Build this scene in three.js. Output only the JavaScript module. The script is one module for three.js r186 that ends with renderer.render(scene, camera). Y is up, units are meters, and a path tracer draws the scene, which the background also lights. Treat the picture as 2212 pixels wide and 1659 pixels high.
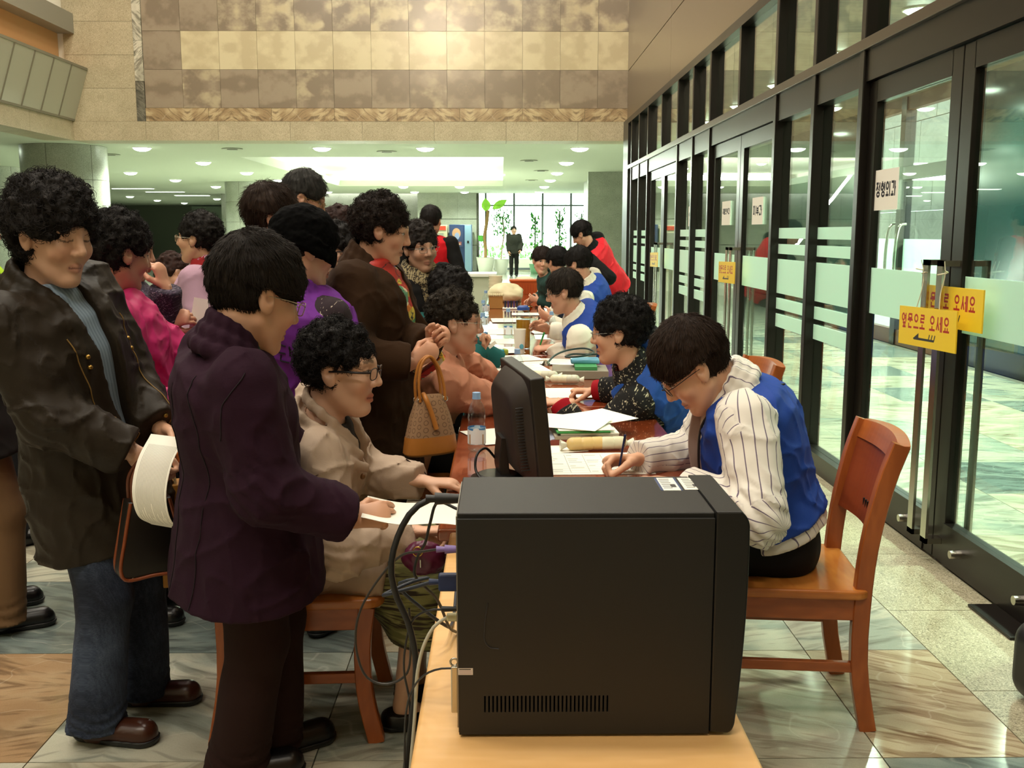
import * as THREE from 'three';
import { RoundedBoxGeometry } from 'three/addons/geometries/RoundedBoxGeometry.js';
import { mergeGeometries } from 'three/addons/utils/BufferGeometryUtils.js';
import { RectAreaLightUniformsLib } from 'three/addons/lights/RectAreaLightUniformsLib.js';

// ---------- camera, sky, exposure, large lights ----------
RectAreaLightUniformsLib.init();
const scene = new THREE.Scene();
const camera = new THREE.PerspectiveCamera(42.2, 2212 / 1659, 0.05, 200);
camera.position.set(0, 1.5, 0);
camera.rotation.order = 'YXZ';
camera.rotation.set(-8.635 * Math.PI / 180, -0.606 * Math.PI / 180, 0);
const renderer = new THREE.WebGLRenderer();
renderer.toneMapping = THREE.LinearToneMapping;
renderer.toneMappingExposure = 1.0;
renderer.shadowMap.enabled = true;
scene.background = new THREE.Color().setRGB(11, 11.4, 11.5);   // bright overcast sky

const WARM = 0xffd9a0, COOL = 0xe6f6de, NEUTRAL = 0xfff2dc;
const LAMP = { atrium: 44, flood: 3, lobby: 38, cove: 12, vestibule: 42, balcony: 6 };

// ---------- small helpers ----------
let seedState = 12345;
const rnd = () => { seedState = (seedState * 1664525 + 1013904223) >>> 0; return seedState / 4294967296; };
const rr = (a, b) => a + (b - a) * rnd();
const V = (x, y, z) => new THREE.Vector3(x, y, z);
const taken = new Map();
const numbered = (n) => { const k = taken.get(n) || 0; taken.set(n, k + 1); return k ? n + '_' + String(k).padStart(3, '0') : n; };
const lin = (r, g, b) => new THREE.Color().setRGB(r, g, b);
const mat = (color, roughness = 0.7, opts = {}) => new THREE.MeshPhysicalMaterial({ color, roughness, ...opts });
function mesh(name, geo, m, parent) {
  const o = new THREE.Mesh(Array.isArray(geo) ? merge(geo) : geo, m);
  o.castShadow = o.receiveShadow = true;
  o.name = parent ? name : numbered(name);
  (parent || scene).add(o);
  return o;
}
function merge(list) {
  return mergeGeometries(list.map((g) => {
    const h = g.index ? g.toNonIndexed() : g;
    for (const k of Object.keys(h.attributes)) if (!['position', 'normal', 'uv'].includes(k)) h.deleteAttribute(k);
    return h;
  }));
}
function tag(o, label, category, group, kind) {
  if (label) o.userData.label = label;
  if (category) o.userData.category = category;
  if (group) o.userData.group = group;
  if (kind) o.userData.kind = kind;
  return o;
}
function thing(name, label, category, pos = [0, 0, 0], turn = 0, group) {
  const o = new THREE.Group(); o.name = numbered(name); o.position.set(...pos); o.rotation.y = turn; scene.add(o);
  return tag(o, label, category, group);
}
function struct(name, label, category = 'wall') { const o = thing(name, label, category); o.userData.kind = 'structure'; return o; }
const bx = (w, h, d, x = 0, y = 0, z = 0, r = 0) => {          // centred box, uv in metres
  const g = r > 0 ? new RoundedBoxGeometry(w, h, d, 2, r) : new THREE.BoxGeometry(w, h, d);
  metric(g); return g.translate(x, y, z);
};
// box between two corners
const bb = (x0, x1, y0, y1, z0, z1, r = 0) => bx(Math.abs(x1 - x0), Math.abs(y1 - y0), Math.abs(z1 - z0), (x0 + x1) / 2, (y0 + y1) / 2, (z0 + z1) / 2, r);
function metric(g, ox = 0, oy = 0) {
  const p = g.attributes.position, n = g.attributes.normal, uv = new Float32Array(p.count * 2);
  for (let i = 0; i < p.count; i++) {
    const ax = Math.abs(n.getX(i)), ay = Math.abs(n.getY(i)), az = Math.abs(n.getZ(i));
    let u, v;
    if (ay >= ax && ay >= az) { u = p.getX(i); v = p.getZ(i); } else if (ax >= az) { u = p.getZ(i); v = p.getY(i); } else { u = p.getX(i); v = p.getY(i); }
    uv[i * 2] = u + ox; uv[i * 2 + 1] = v + oy;
  }
  g.setAttribute('uv', new THREE.BufferAttribute(uv, 2));
  return g;
}
const cyl = (r0, r1, h, x = 0, y = 0, z = 0, seg = 24) => new THREE.CylinderGeometry(r0, r1, h, seg).translate(x, y, z);
const tube = (pts, r, seg = 24, sides = 8, closed = false) => new THREE.TubeGeometry(new THREE.CatmullRomCurve3(pts.map((p) => (p.isVector3 ? p : V(...p))), closed), seg, r, sides, closed);
const lathe = (pts, seg = 28) => new THREE.LatheGeometry(pts.map(([r, y]) => new THREE.Vector2(r, y)), seg);

// ---------- noise and textures ----------
const hash3 = (x, y, z) => { let h = Math.imul(x, 374761393) + Math.imul(y, 668265263) + Math.imul(z, 1274126177) | 0; h = Math.imul(h ^ (h >>> 13), 1274126177); return ((h ^ (h >>> 16)) >>> 0) / 4294967296; };
function noise(x, y, z) {
  const X = Math.floor(x), Y = Math.floor(y), Z = Math.floor(z), u = x - X, v = y - Y, w = z - Z;
  const a = u * u * (3 - 2 * u), b = v * v * (3 - 2 * v), c = w * w * (3 - 2 * w), L = (p, q, t) => p + (q - p) * t;
  return L(L(L(hash3(X, Y, Z), hash3(X + 1, Y, Z), a), L(hash3(X, Y + 1, Z), hash3(X + 1, Y + 1, Z), a), b),
    L(L(hash3(X, Y, Z + 1), hash3(X + 1, Y, Z + 1), a), L(hash3(X, Y + 1, Z + 1), hash3(X + 1, Y + 1, Z + 1), a), b), c) * 2 - 1;
}
const fbm = (x, y, z, o = 4) => { let s = 0, a = 0.5; for (let i = 0; i < o; i++) { s += a * noise(x, y, z); x *= 2.03; y *= 2.03; z *= 2.03; a *= 0.5; } return s; };
const sm = (a, b, x) => { const t = Math.min(1, Math.max(0, (x - a) / (b - a))); return t * t * (3 - 2 * t); };
const mix3 = (a, b, t) => [a[0] + (b[0] - a[0]) * t, a[1] + (b[1] - a[1]) * t, a[2] + (b[2] - a[2]) * t];
function tex(size, fn, repeat = 1, srgb = true) {             // fn(u, v) -> [r, g, b] in 0..255
  const [W, Hh] = Array.isArray(size) ? size : [size, size], d = new Uint8Array(W * Hh * 4);
  for (let j = 0; j < Hh; j++) for (let i = 0; i < W; i++) {
    const c = fn(i / W, j / Hh), o = (j * W + i) * 4;
    d[o] = Math.max(0, Math.min(255, c[0])); d[o + 1] = Math.max(0, Math.min(255, c[1])); d[o + 2] = Math.max(0, Math.min(255, c[2])); d[o + 3] = 255;
  }
  const t = new THREE.DataTexture(d, W, Hh);
  t.wrapS = t.wrapT = THREE.MirroredRepeatWrapping; t.magFilter = THREE.LinearFilter; t.minFilter = THREE.LinearMipmapLinearFilter; t.generateMipmaps = true;
  if (srgb) t.colorSpace = THREE.SRGBColorSpace;
  t.repeat.set(...(Array.isArray(repeat) ? repeat : [repeat, repeat])); t.needsUpdate = true;
  return t;
}
// streaky marble: two tones plus dark veins, drawn along a slanted direction
function marbleTex(base, alt, vein, z, amount = 1, slant = 0.35, size = 512) {
  return tex(size, (u, v) => {
    const a = u + v * slant, b = v - u * slant, w = fbm(a * 3, b * 3, z, 3);
    const s = fbm(a * 3.5 + w * 0.5, b * 20 + w * 2.2, z + 5, 5), s2 = fbm(a * 7 + w, b * 60 + w * 4, z + 9, 3), m = fbm(a * 4, b * 5, z + 20, 4);
    let c = mix3(base, alt, sm(-0.28, 0.3, m + s * 0.5));
    c = mix3(c, vein, amount * (0.5 * sm(0.08, 0.4, s) + 0.4 * sm(0.08, 0.4, s2)));
    const pale = sm(0.02, 0.0, Math.abs(fbm(a * 4 + 40, b * 4, z + 3, 3) + 0.06)) * 0.4;
    c = mix3(c, [226, 220, 204], pale * 0.6);
    const g = (hash3(u * 4096 | 0, v * 4096 | 0, 7) - 0.5) * 8;
    return [c[0] + g, c[1] + g, c[2] + g];
  }, 1);
}
const graniteTex = (base, dark, light, z, rep) => tex(512, (u, v) => {
  const n = noise(u * 150, v * 150, z) * 0.6 + noise(u * 260, v * 260, z + 4) * 0.5, k = fbm(u * 5, v * 5, z + 9, 3);
  let c = mix3(base, light, sm(0.15, 0.6, n)); c = mix3(c, dark, 0.8 * sm(0.2, 0.65, -n));
  return [c[0] + k * 14, c[1] + k * 14, c[2] + k * 14];
}, rep);
const fabricBump = tex(128, (u, v) => { const a = 128 + 60 * Math.sin(u * 64 * 2 * Math.PI) * Math.sin(v * 64 * 2 * Math.PI) + (hash3(u * 128 | 0, v * 128 | 0, 1) - 0.5) * 90; return [a, a, a]; }, 9, false);

// ---------- Korean lettering drawn stroke by stroke ----------
const LEAD = 'ㄱㄲㄴㄷㄸㄹㅁㅂㅃㅅㅆㅇㅈㅉㅊㅋㅌㅍㅎ', VOW = 'ㅏㅐㅑㅒㅓㅔㅕㅖㅗㅘㅙㅚㅛㅜㅝㅞㅟㅠㅡㅢㅣ', TAIL = ' ㄱㄲㄳㄴㄵㄶㄷㄹㄺㄻㄼㄽㄾㄿㅀㅁㅂㅄㅅㅆㅇㅈㅊㅋㅌㅍㅎ';
const ring = Array.from({ length: 17 }, (_, i) => [0.5 + 0.46 * Math.cos(i * Math.PI / 8), 0.5 + 0.46 * Math.sin(i * Math.PI / 8)]);
const JAMO = {
  'ㄱ': [[[0, 0.05], [1, 0.05], [0.9, 0.95]]], 'ㄴ': [[[0.05, 0], [0.05, 0.9], [1, 0.9]]], 'ㄷ': [[[1, 0.05], [0.05, 0.05], [0.05, 0.92], [1, 0.92]]],
  'ㄹ': [[[0, 0.04], [0.95, 0.04], [0.95, 0.48], [0.05, 0.48], [0.05, 0.95], [1, 0.95]]], 'ㅁ': [[[0.05, 0.05], [0.95, 0.05], [0.95, 0.95], [0.05, 0.95], [0.05, 0.05]]],
  'ㅂ': [[[0.05, 0], [0.05, 0.95], [0.95, 0.95], [0.95, 0]], [[0.05, 0.5], [0.95, 0.5]]], 'ㅅ': [[[0.5, 0], [0.45, 0.4], [0, 1]], [[0.48, 0.4], [1, 1]]], 'ㅇ': [ring],
  'ㅈ': [[[0.02, 0.05], [0.98, 0.05]], [[0.5, 0.05], [0.45, 0.45], [0, 1]], [[0.48, 0.45], [1, 1]]], 'ㅍ': [[[0, 0.05], [1, 0.05]], [[0, 0.95], [1, 0.95]], [[0.28, 0.05], [0.3, 0.95]], [[0.72, 0.05], [0.7, 0.95]]],
  'ㅎ': [[[0.3, -0.02], [0.7, -0.02]], [[0, 0.2], [1, 0.2]], ring.map(([x, y]) => [x, 0.34 + y * 0.66])],
};
const VS = { 'ㅏ': 'V|r', 'ㅐ': 'V|rI', 'ㅓ': 'V|l', 'ㅔ': 'V|lI', 'ㅕ': 'V|L', 'ㅗ': 'H^', 'ㅘ': 'H^V|r', 'ㅚ': 'H^V|', 'ㅛ': 'HY', 'ㅜ': 'Hv', 'ㅡ': 'H', 'ㅢ': 'HV|', 'ㅣ': 'V|' };
// strokes of one syllable in a unit square, y down
function syllable(ch) {
  const k = ch.charCodeAt(0) - 0xac00, L = LEAD[Math.floor(k / 588)], W = VS[VOW[Math.floor((k % 588) / 28)]], T = TAIL[k % 28], out = [];
  const bot = T === ' ' ? 1 : 0.6, hasV = W.includes('V'), hasH = W.includes('H');
  const put = (j, x, y, w, h) => JAMO[j].forEach((s) => out.push(s.map(([a, b]) => [x + a * w, y + b * h])));
  const right = hasV ? (W.includes('I') ? 0.5 : 0.58) : 0.85;
  put(L, hasV ? 0.05 : 0.17, 0.03, hasV ? right - 0.08 : 0.66, (hasH ? 0.5 : 0.85) * bot);
  if (hasH) {
    const y = bot * (W.includes('v') ? 0.72 : 0.92), x1 = hasV ? right + 0.04 : 1, xm = x1 / 2;
    out.push([[0, y], [x1, y]]);
    if (W.includes('^')) out.push([[xm, y], [xm, y - 0.26 * bot]]);
    if (W.includes('v')) out.push([[xm, y], [xm, y + 0.28 * bot]]);
    if (W.includes('Y')) { out.push([[xm - 0.18, y], [xm - 0.18, y - 0.26 * bot]]); out.push([[xm + 0.18, y], [xm + 0.18, y - 0.26 * bot]]); }
  }
  if (hasV) {
    const x = W.includes('I') ? 0.76 : 0.82;
    out.push([[x, 0], [x, bot]]);
    if (W.includes('r')) out.push([[x, bot * 0.45], [W.includes('I') ? 0.95 : 1, bot * 0.45]]);
    if (W.includes('l')) out.push([[x - 0.2, bot * 0.45], [x, bot * 0.45]]);
    if (W.includes('L')) { out.push([[x - 0.2, bot * 0.32], [x, bot * 0.32]]); out.push([[x - 0.2, bot * 0.6], [x, bot * 0.6]]); }
    if (W.includes('I')) out.push([[0.96, 0], [0.96, bot]]);
  }
  if (T !== ' ') put(T, 0.2, 0.66, 0.62, 0.32);
  return out;
}
function hangul(ctx, text, x, y, w, h, line, color, gap = 0.14) {
  ctx.strokeStyle = color; ctx.lineWidth = line; ctx.lineCap = 'butt'; ctx.lineJoin = 'miter';
  const n = text.length, cw = w / (n + gap * (n - 1));
  [...text].forEach((ch, i) => {
    if (ch === ' ') return;
    for (const s of syllable(ch)) { ctx.beginPath(); s.forEach(([a, b], q) => ctx[q ? 'lineTo' : 'moveTo'](x + i * cw * (1 + gap) + a * cw, y + b * h)); ctx.stroke(); }
  });
}
function canvasTex(w, h, draw) {
  const c = document.createElement('canvas'); c.width = w; c.height = h; draw(c.getContext('2d'));
  const t = new THREE.CanvasTexture(c); t.colorSpace = THREE.SRGBColorSpace; return t;
}

// ---------- shared materials ----------
const M = {};
M.marble = [
  marbleTex([196, 190, 168], [170, 168, 148], [112, 98, 80], 1, 0.75), marbleTex([186, 184, 166], [150, 158, 146], [96, 96, 86], 2, 0.7), marbleTex([176, 160, 132], [190, 178, 150], [110, 84, 60], 3, 1, 0.5),
  marbleTex([138, 148, 140], [110, 122, 118], [76, 82, 80], 4), marbleTex([164, 134, 100], [180, 156, 122], [104, 82, 60], 5),
].map((t) => new THREE.MeshPhysicalMaterial({ map: t, roughness: 0.13 }));
M.granite = mat(0xffffff, 0.32, { map: graniteTex([168, 162, 134], [98, 92, 76], [205, 200, 176], 3, 1.6) });
M.wallGranite = mat(0xffffff, 0.45, { map: graniteTex([178, 166, 136], [136, 124, 98], [200, 190, 160], 8, 1.1) });
M.greyGranite = mat(0xffffff, 0.35, { map: graniteTex([166, 168, 154], [130, 132, 122], [190, 192, 180], 12, 1.1) });
M.bronze = mat(0x1c1814, 0.32, { metalness: 0.35 });
M.fascia = mat(0x8a7a62, 0.3, { metalness: 0.55 });
M.chrome = mat(0xb9b5aa, 0.22, { metalness: 1 });
M.glass = new THREE.MeshPhysicalMaterial({ color: 0xf2fbf6, transmission: 1, roughness: 0.0, thickness: 0, ior: 1.5 });
M.frost = new THREE.MeshPhysicalMaterial({ color: 0xd4ece0, transmission: 0.45, roughness: 1, thickness: 0 });
M.ceiling = mat(0xc6ccba, 0.8);
M.plaster = mat(0xd6d0bc, 0.85);
M.white = mat(0xeeeadf, 0.6);
M.black = mat(0x0d0d0d, 0.5);
M.grout = mat(0x5a574c, 0.9);
const glow = (hex, k) => new THREE.MeshStandardMaterial({ color: 0xffffff, emissive: hex, emissiveIntensity: k });
function area(parent, w, h, pos, target, color, intensity) {
  const l = new THREE.RectAreaLight(color, intensity, w, h); l.position.set(...pos); parent.add(l);
  l.lookAt(...target); return l;
}
// ---------- floor ----------
{
  const f = struct('floor', 'polished marble tile floor of the hall with grey and cream tiles', 'floor');
  mesh('floor_bed', [bb(-24, 5.6, -0.2, -0.012, -40.2, 4), bb(-24, -11, -0.2, -0.012, -58, -40.2)], M.grout, f);
  const variants = (w, d) => Array.from({ length: 6 }, (_, i) => { const g = new THREE.BoxGeometry(w - 0.004, 0.016, d - 0.004); metric(g, i * 0.37 + 0.1, i * 0.53); return g; });
  const px = 0.82, pz = 0.75, gA = variants(px, pz), gB = variants(0.45, pz), gG = variants(0.46, 0.71), gV = variants(0.8, 0.8);
  const pick = (i, j) => { const h = hash3(i, j, 5); return h < 0.34 ? 0 : h < 0.62 ? 1 : h < 0.78 ? 2 : h < 0.9 ? 3 : 4; };
  const special = { '0,0': 1, '0,1': 3, '-1,0': 4, '-1,1': 3, '-2,0': 0, '1,0': 1, '-1,2': 1, '-2,1': 0, '0,2': 0, '-2,2': 0 };
  for (let j = -1; j < 14; j++) for (let i = -8; i < 3; i++) {
    if (i < -6 && j < 3) continue;
    const key = (i) + ',' + (j - 3), o = mesh('tile', gA[(i * 5 + j * 3 + 90) % 6], M.marble[special[key] ?? pick(i, j)], f);
    o.position.set(1.10 - px * (2 - i + 0.5) - 0.0, -0.008, -(0.42 + pz * j + pz / 2));
  }
  for (let j = 0; j < 14; j++) { const o = mesh('tile', gB[j % 6], M.marble[j === 2 ? 3 : [1, 0, 1, 2][j % 4]], f); o.position.set(1.325, -0.008, -(0.42 + pz * j + pz / 2)); }
  for (let j = 0; j < 20; j++) { const o = mesh('granite_tile', gG[j % 6], M.granite, f); o.position.set(1.78, -0.008, -(0.96 + 0.71 * j + 0.355)); }
  for (let j = 0; j < 17; j++) for (let i = 0; i < 4; i++) { const o = mesh('tile', gV[(i + j * 2) % 6], M.marble[[0, 1, 0, 3, 1][Math.floor(hash3(i, j, 9) * 5)]], f); o.position.set(2.42 + 0.8 * i, -0.008, -(2.4 + 0.8 * j + 0.4)); }
  const far = mesh('far_floor', [bb(-24, 1.55, -0.012, -0.001, -40.2, -10.93), bb(-24, -11, -0.012, -0.001, -58, -40.2), bb(-24, -7.1, -0.012, -0.001, -10.92, 4), bb(1.55, 5.6, -0.012, -0.001, -40.2, -16.01)], M.marble[1], f);
  tag(far, 'distant marble paving of the lobby');
}
// ---------- mural wall at the back of the atrium ----------
const ZM = -16.4;
{
  const w = struct('wall_back', 'upper back wall of the atrium faced with a large stone tile mural and granite', 'wall');
  mesh('wall_core', [bb(-7.5, 2.1, 3.0, 9.2, ZM - 0.5, ZM - 0.03)], M.plaster, w);
  // plain generic stone tiles: greyish brown below, a pale band, mottled above
  const tones = [0, 1, 2, 3].map((k) => mat(0xffffff, 0.22, { map: tex(256, (u, v) => {
    const n = fbm(u * 4, v * 4, k * 7, 5), s = fbm(u * 3 + v * 5, v * 4 - u * 4, k * 5 + 3, 4);
    const brown = mix3([132, 118, 100], [154, 140, 120], sm(-0.3, 0.3, n)), cream = mix3([208, 196, 160], [190, 176, 142], sm(-0.25, 0.35, n + s * 0.4));
    if (k === 0) return brown; if (k === 1) return cream;
    return mix3(brown, cream, (k === 2 ? 1 : 0.7) * sm(k === 2 ? -0.35 : -0.2, 0.5, s + n * 0.6));
  }, 1.1) }));
  const geos = Array.from({ length: 8 }, (_, i) => { const g = new THREE.BoxGeometry(0.596, 0.586, 0.03); metric(g, i * 0.41, i * 0.29); return g; });
  for (let r = 0; r < 7; r++) for (let c = 0; c < 13; c++) {
    const k = r === 0 ? (hash3(c, r, 3) > 0.8 ? 3 : 0) : r === 1 ? (c === 0 ? 0 : 1) : r === 2 ? (c < 2 ? 0 : 2) : (c < 2 ? 0 : 3 - (hash3(c, r, 2) > 0.6));
    const o = mesh('mural_tile', geos[(c * 3 + r * 5) % 8], tones[k], w);
    o.position.set(-5.66 + 0.6 * c + 0.3, 3.47 + 0.59 * r + 0.295, ZM - 0.015 + 0.004 * hash3(c, r, 1));
  }
  const brownM = mat(0xffffff, 0.25, { map: marbleTex([192, 172, 134], [158, 134, 100], [92, 78, 60], 11, 1, 0.7, 256) }), darkM = mat(0xffffff, 0.2, { map: marbleTex([86, 84, 74], [120, 116, 102], [48, 50, 46], 12, 1, 0.8, 256) }), paleM = mat(0xffffff, 0.2, { map: marbleTex([206, 200, 180], [170, 166, 148], [96, 92, 78], 13, 1, 0.9, 256) });
  for (let c = 0; c < 8; c++) mesh('marble_border', [metric(bb(-5.66 + c, Math.min(2.03, -4.664 + c), 3.262, 3.466, ZM - 0.03, ZM + 0.02), c * 0.3)], brownM, w);
  for (let r = 0; r < 7; r++) mesh('marble_border', [metric(bb(-5.8, -5.664, 3.262 + 0.62 * r, 3.878 + 0.62 * r, ZM - 0.03, ZM + 0.02), r * 0.4)], r % 3 ? paleM : darkM, w);
  for (let c = 0; c < 8; c++) mesh('beam_stone', [metric(bb(-6.82 + 1.15 * c, Math.min(2.03, -5.674 + 1.15 * c), 2.96, 3.258, ZM - 0.55, ZM + 0.03), c * 0.4)], M.wallGranite, w);
  for (let r = 0; r < 9; r++) mesh('granite_slab', [metric(bb(-6.9, -5.804, 3.262 + 0.51 * r, 3.768 + 0.51 * r, ZM - 0.03, ZM + 0.01), r * 0.7)], M.wallGranite, w);
  mesh('ceiling_reveal', [bb(-6.8, 2.03, 2.97, 3.04, ZM - 0.62, ZM - 0.55)], mat(0x4a4438, 0.6), w);
}
// ---------- balcony on the left ----------
{
  const w = struct('wall_left', 'left balcony front with slanted grey panels and a warm lit cove above', 'wall');
  const panelM = mat(0xa9a692, 0.45), frameM = mat(0x77725f, 0.5), band = mat(0xffffff, 0.45, { map: graniteTex([172, 160, 132], [134, 122, 98], [192, 182, 152], 15, 1.1) });
  for (let k = 0; k < 13; k++) mesh('band_stone', [metric(bb(-7.3, -6.82, 2.96, 3.258, -16.37 + 1.5 * k, -14.876 + 1.5 * k), 0.3, k)], band, w);
  const ang = Math.atan2(0.25, 0.76), len = 0.8;
  const gp = bx(0.03, len, 0.586), gf = bx(0.05, len + 0.02, 0.016);
  for (let k = 0; k < 32; k++) {
    const o = mesh('slanted_panel', gp, panelM, w); o.position.set(-6.69, 3.66, -16.1 + 0.6 * k); o.rotation.z = -ang;
    const q = mesh('panel_rib', gf, frameM, w); q.position.set(-6.685, 3.66, -15.8 + 0.6 * k); q.rotation.z = -ang;
  }
  mesh('panel_rail', [bb(-6.85, -6.79, 3.258, 3.29, -16.38, 3), bb(-6.62, -6.54, 4.035, 4.075, -16.38, 3)], frameM, w);
  mesh('balcony_core', [bb(-8.0, -7.0, 3.06, 3.6, -16.38, 3)], M.plaster, w);
  const tan = mat(0xc79a68, 0.6);
  mesh('cove_wall', [bb(-7.3, -6.98, 3.6, 4.62, -16.38, 3)], tan, w);
  mesh('upper_band', [bb(-7.3, -6.72, 4.6, 4.9, -16.38, 3)], mat(0x8c887a, 0.5), w);
  mesh('upper_wall', [bb(-7.3, -7.15, 4.9, 9.2, -16.38, 3)], mat(0x5f5b4e, 0.6), w);
  const lamp = thing('cove_lamp', 'warm linear cove lamp hidden behind the slanted balcony panels', 'lamp', [0, 0, 0]);
  mesh('tube', [bb(-6.86, -6.82, 3.88, 3.90, -16.2, 2)], glow(0xffb060, 2.5), lamp);
  for (let k = 0; k < 3; k++) area(lamp, 0.05, 6, [-6.84, 3.92, -13.2 + 6.1 * k], [-6.95, 4.6, -13.2 + 6.1 * k], 0xffa050, LAMP.balcony * 4);
}
// ---------- shell of the atrium, outside the frame ----------
{
  const w = struct('wall_front', 'rear wall of the hall behind the camera', 'wall');
  mesh('wall_slab', [bb(-24, 5.6, -0.1, 9.2, 4, 4.3)], M.wallGranite, w);
  const c = struct('ceiling', 'plain high ceiling of the atrium', 'ceiling');
  mesh('ceiling_slab', [bb(-7.3, 2.3, 9.0, 9.2, -16.9, 4.3)], M.plaster, c);
  const l = struct('wall_left_lower', 'far left wall of the lobby under the balcony', 'wall');
  mesh('wall_slab', [bb(-24.3, -24, -0.1, 3.4, -58, 4.3)], M.greyGranite, l);
  const u = struct('ceiling_left', 'low ceiling under the balcony', 'ceiling');
  mesh('ceiling_slab', [bb(-24, -6.95, 3.05, 3.25, -16.45, 4.3)], M.ceiling, u);
  for (let j = 0; j < 4; j++) for (let i = 0; i < 3; i++) {
    const o = thing('atrium_lamp', 'square warm ceiling lamp high in the atrium', 'lamp', [-5.2 + 2.8 * i, 8.9, 2.2 - 4.8 * j], 0, 'atrium ceiling lamps');
    mesh('housing', [bx(1.1, 0.08, 1.1, 0, -0.02, 0, 0.02)], M.white, o);
    mesh('diffuser', [bx(1.0, 0.02, 1.0, 0, -0.07, 0)], glow(NEUTRAL, 4), o);
    area(o, 1.0, 1.0, [0, -0.09, 0], [o.position.x, 0, o.position.z], 0xfff7e8, LAMP.atrium);
  }
  for (const x of [-1.05, -0.82]) {   // floodlights that wash the mural
    const o = thing('mural_floodlight', 'warm floodlight aimed at the stone mural', 'lamp', [x * 2.2, 8.4, 3.4], 0, 'mural floodlights');
    mesh('housing', [bx(0.36, 0.3, 0.2, 0, 0, 0.12, 0.02)], M.black, o);
    mesh('lens', [bx(0.3, 0.24, 0.02, 0, 0, 0.01)], glow(WARM, 8), o);
    const s = new THREE.SpotLight(0xffe8c4, LAMP.flood * 28, 0, 0.42, 0.5, 2); s.position.set(0, 0, -0.05); s.target.position.set(-1.8 - x * 2.2, -3.4, -20); s.castShadow = true; s.shadow.radius = 6; o.add(s, s.target); s.target.name = 'aim';
  }
}
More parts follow.
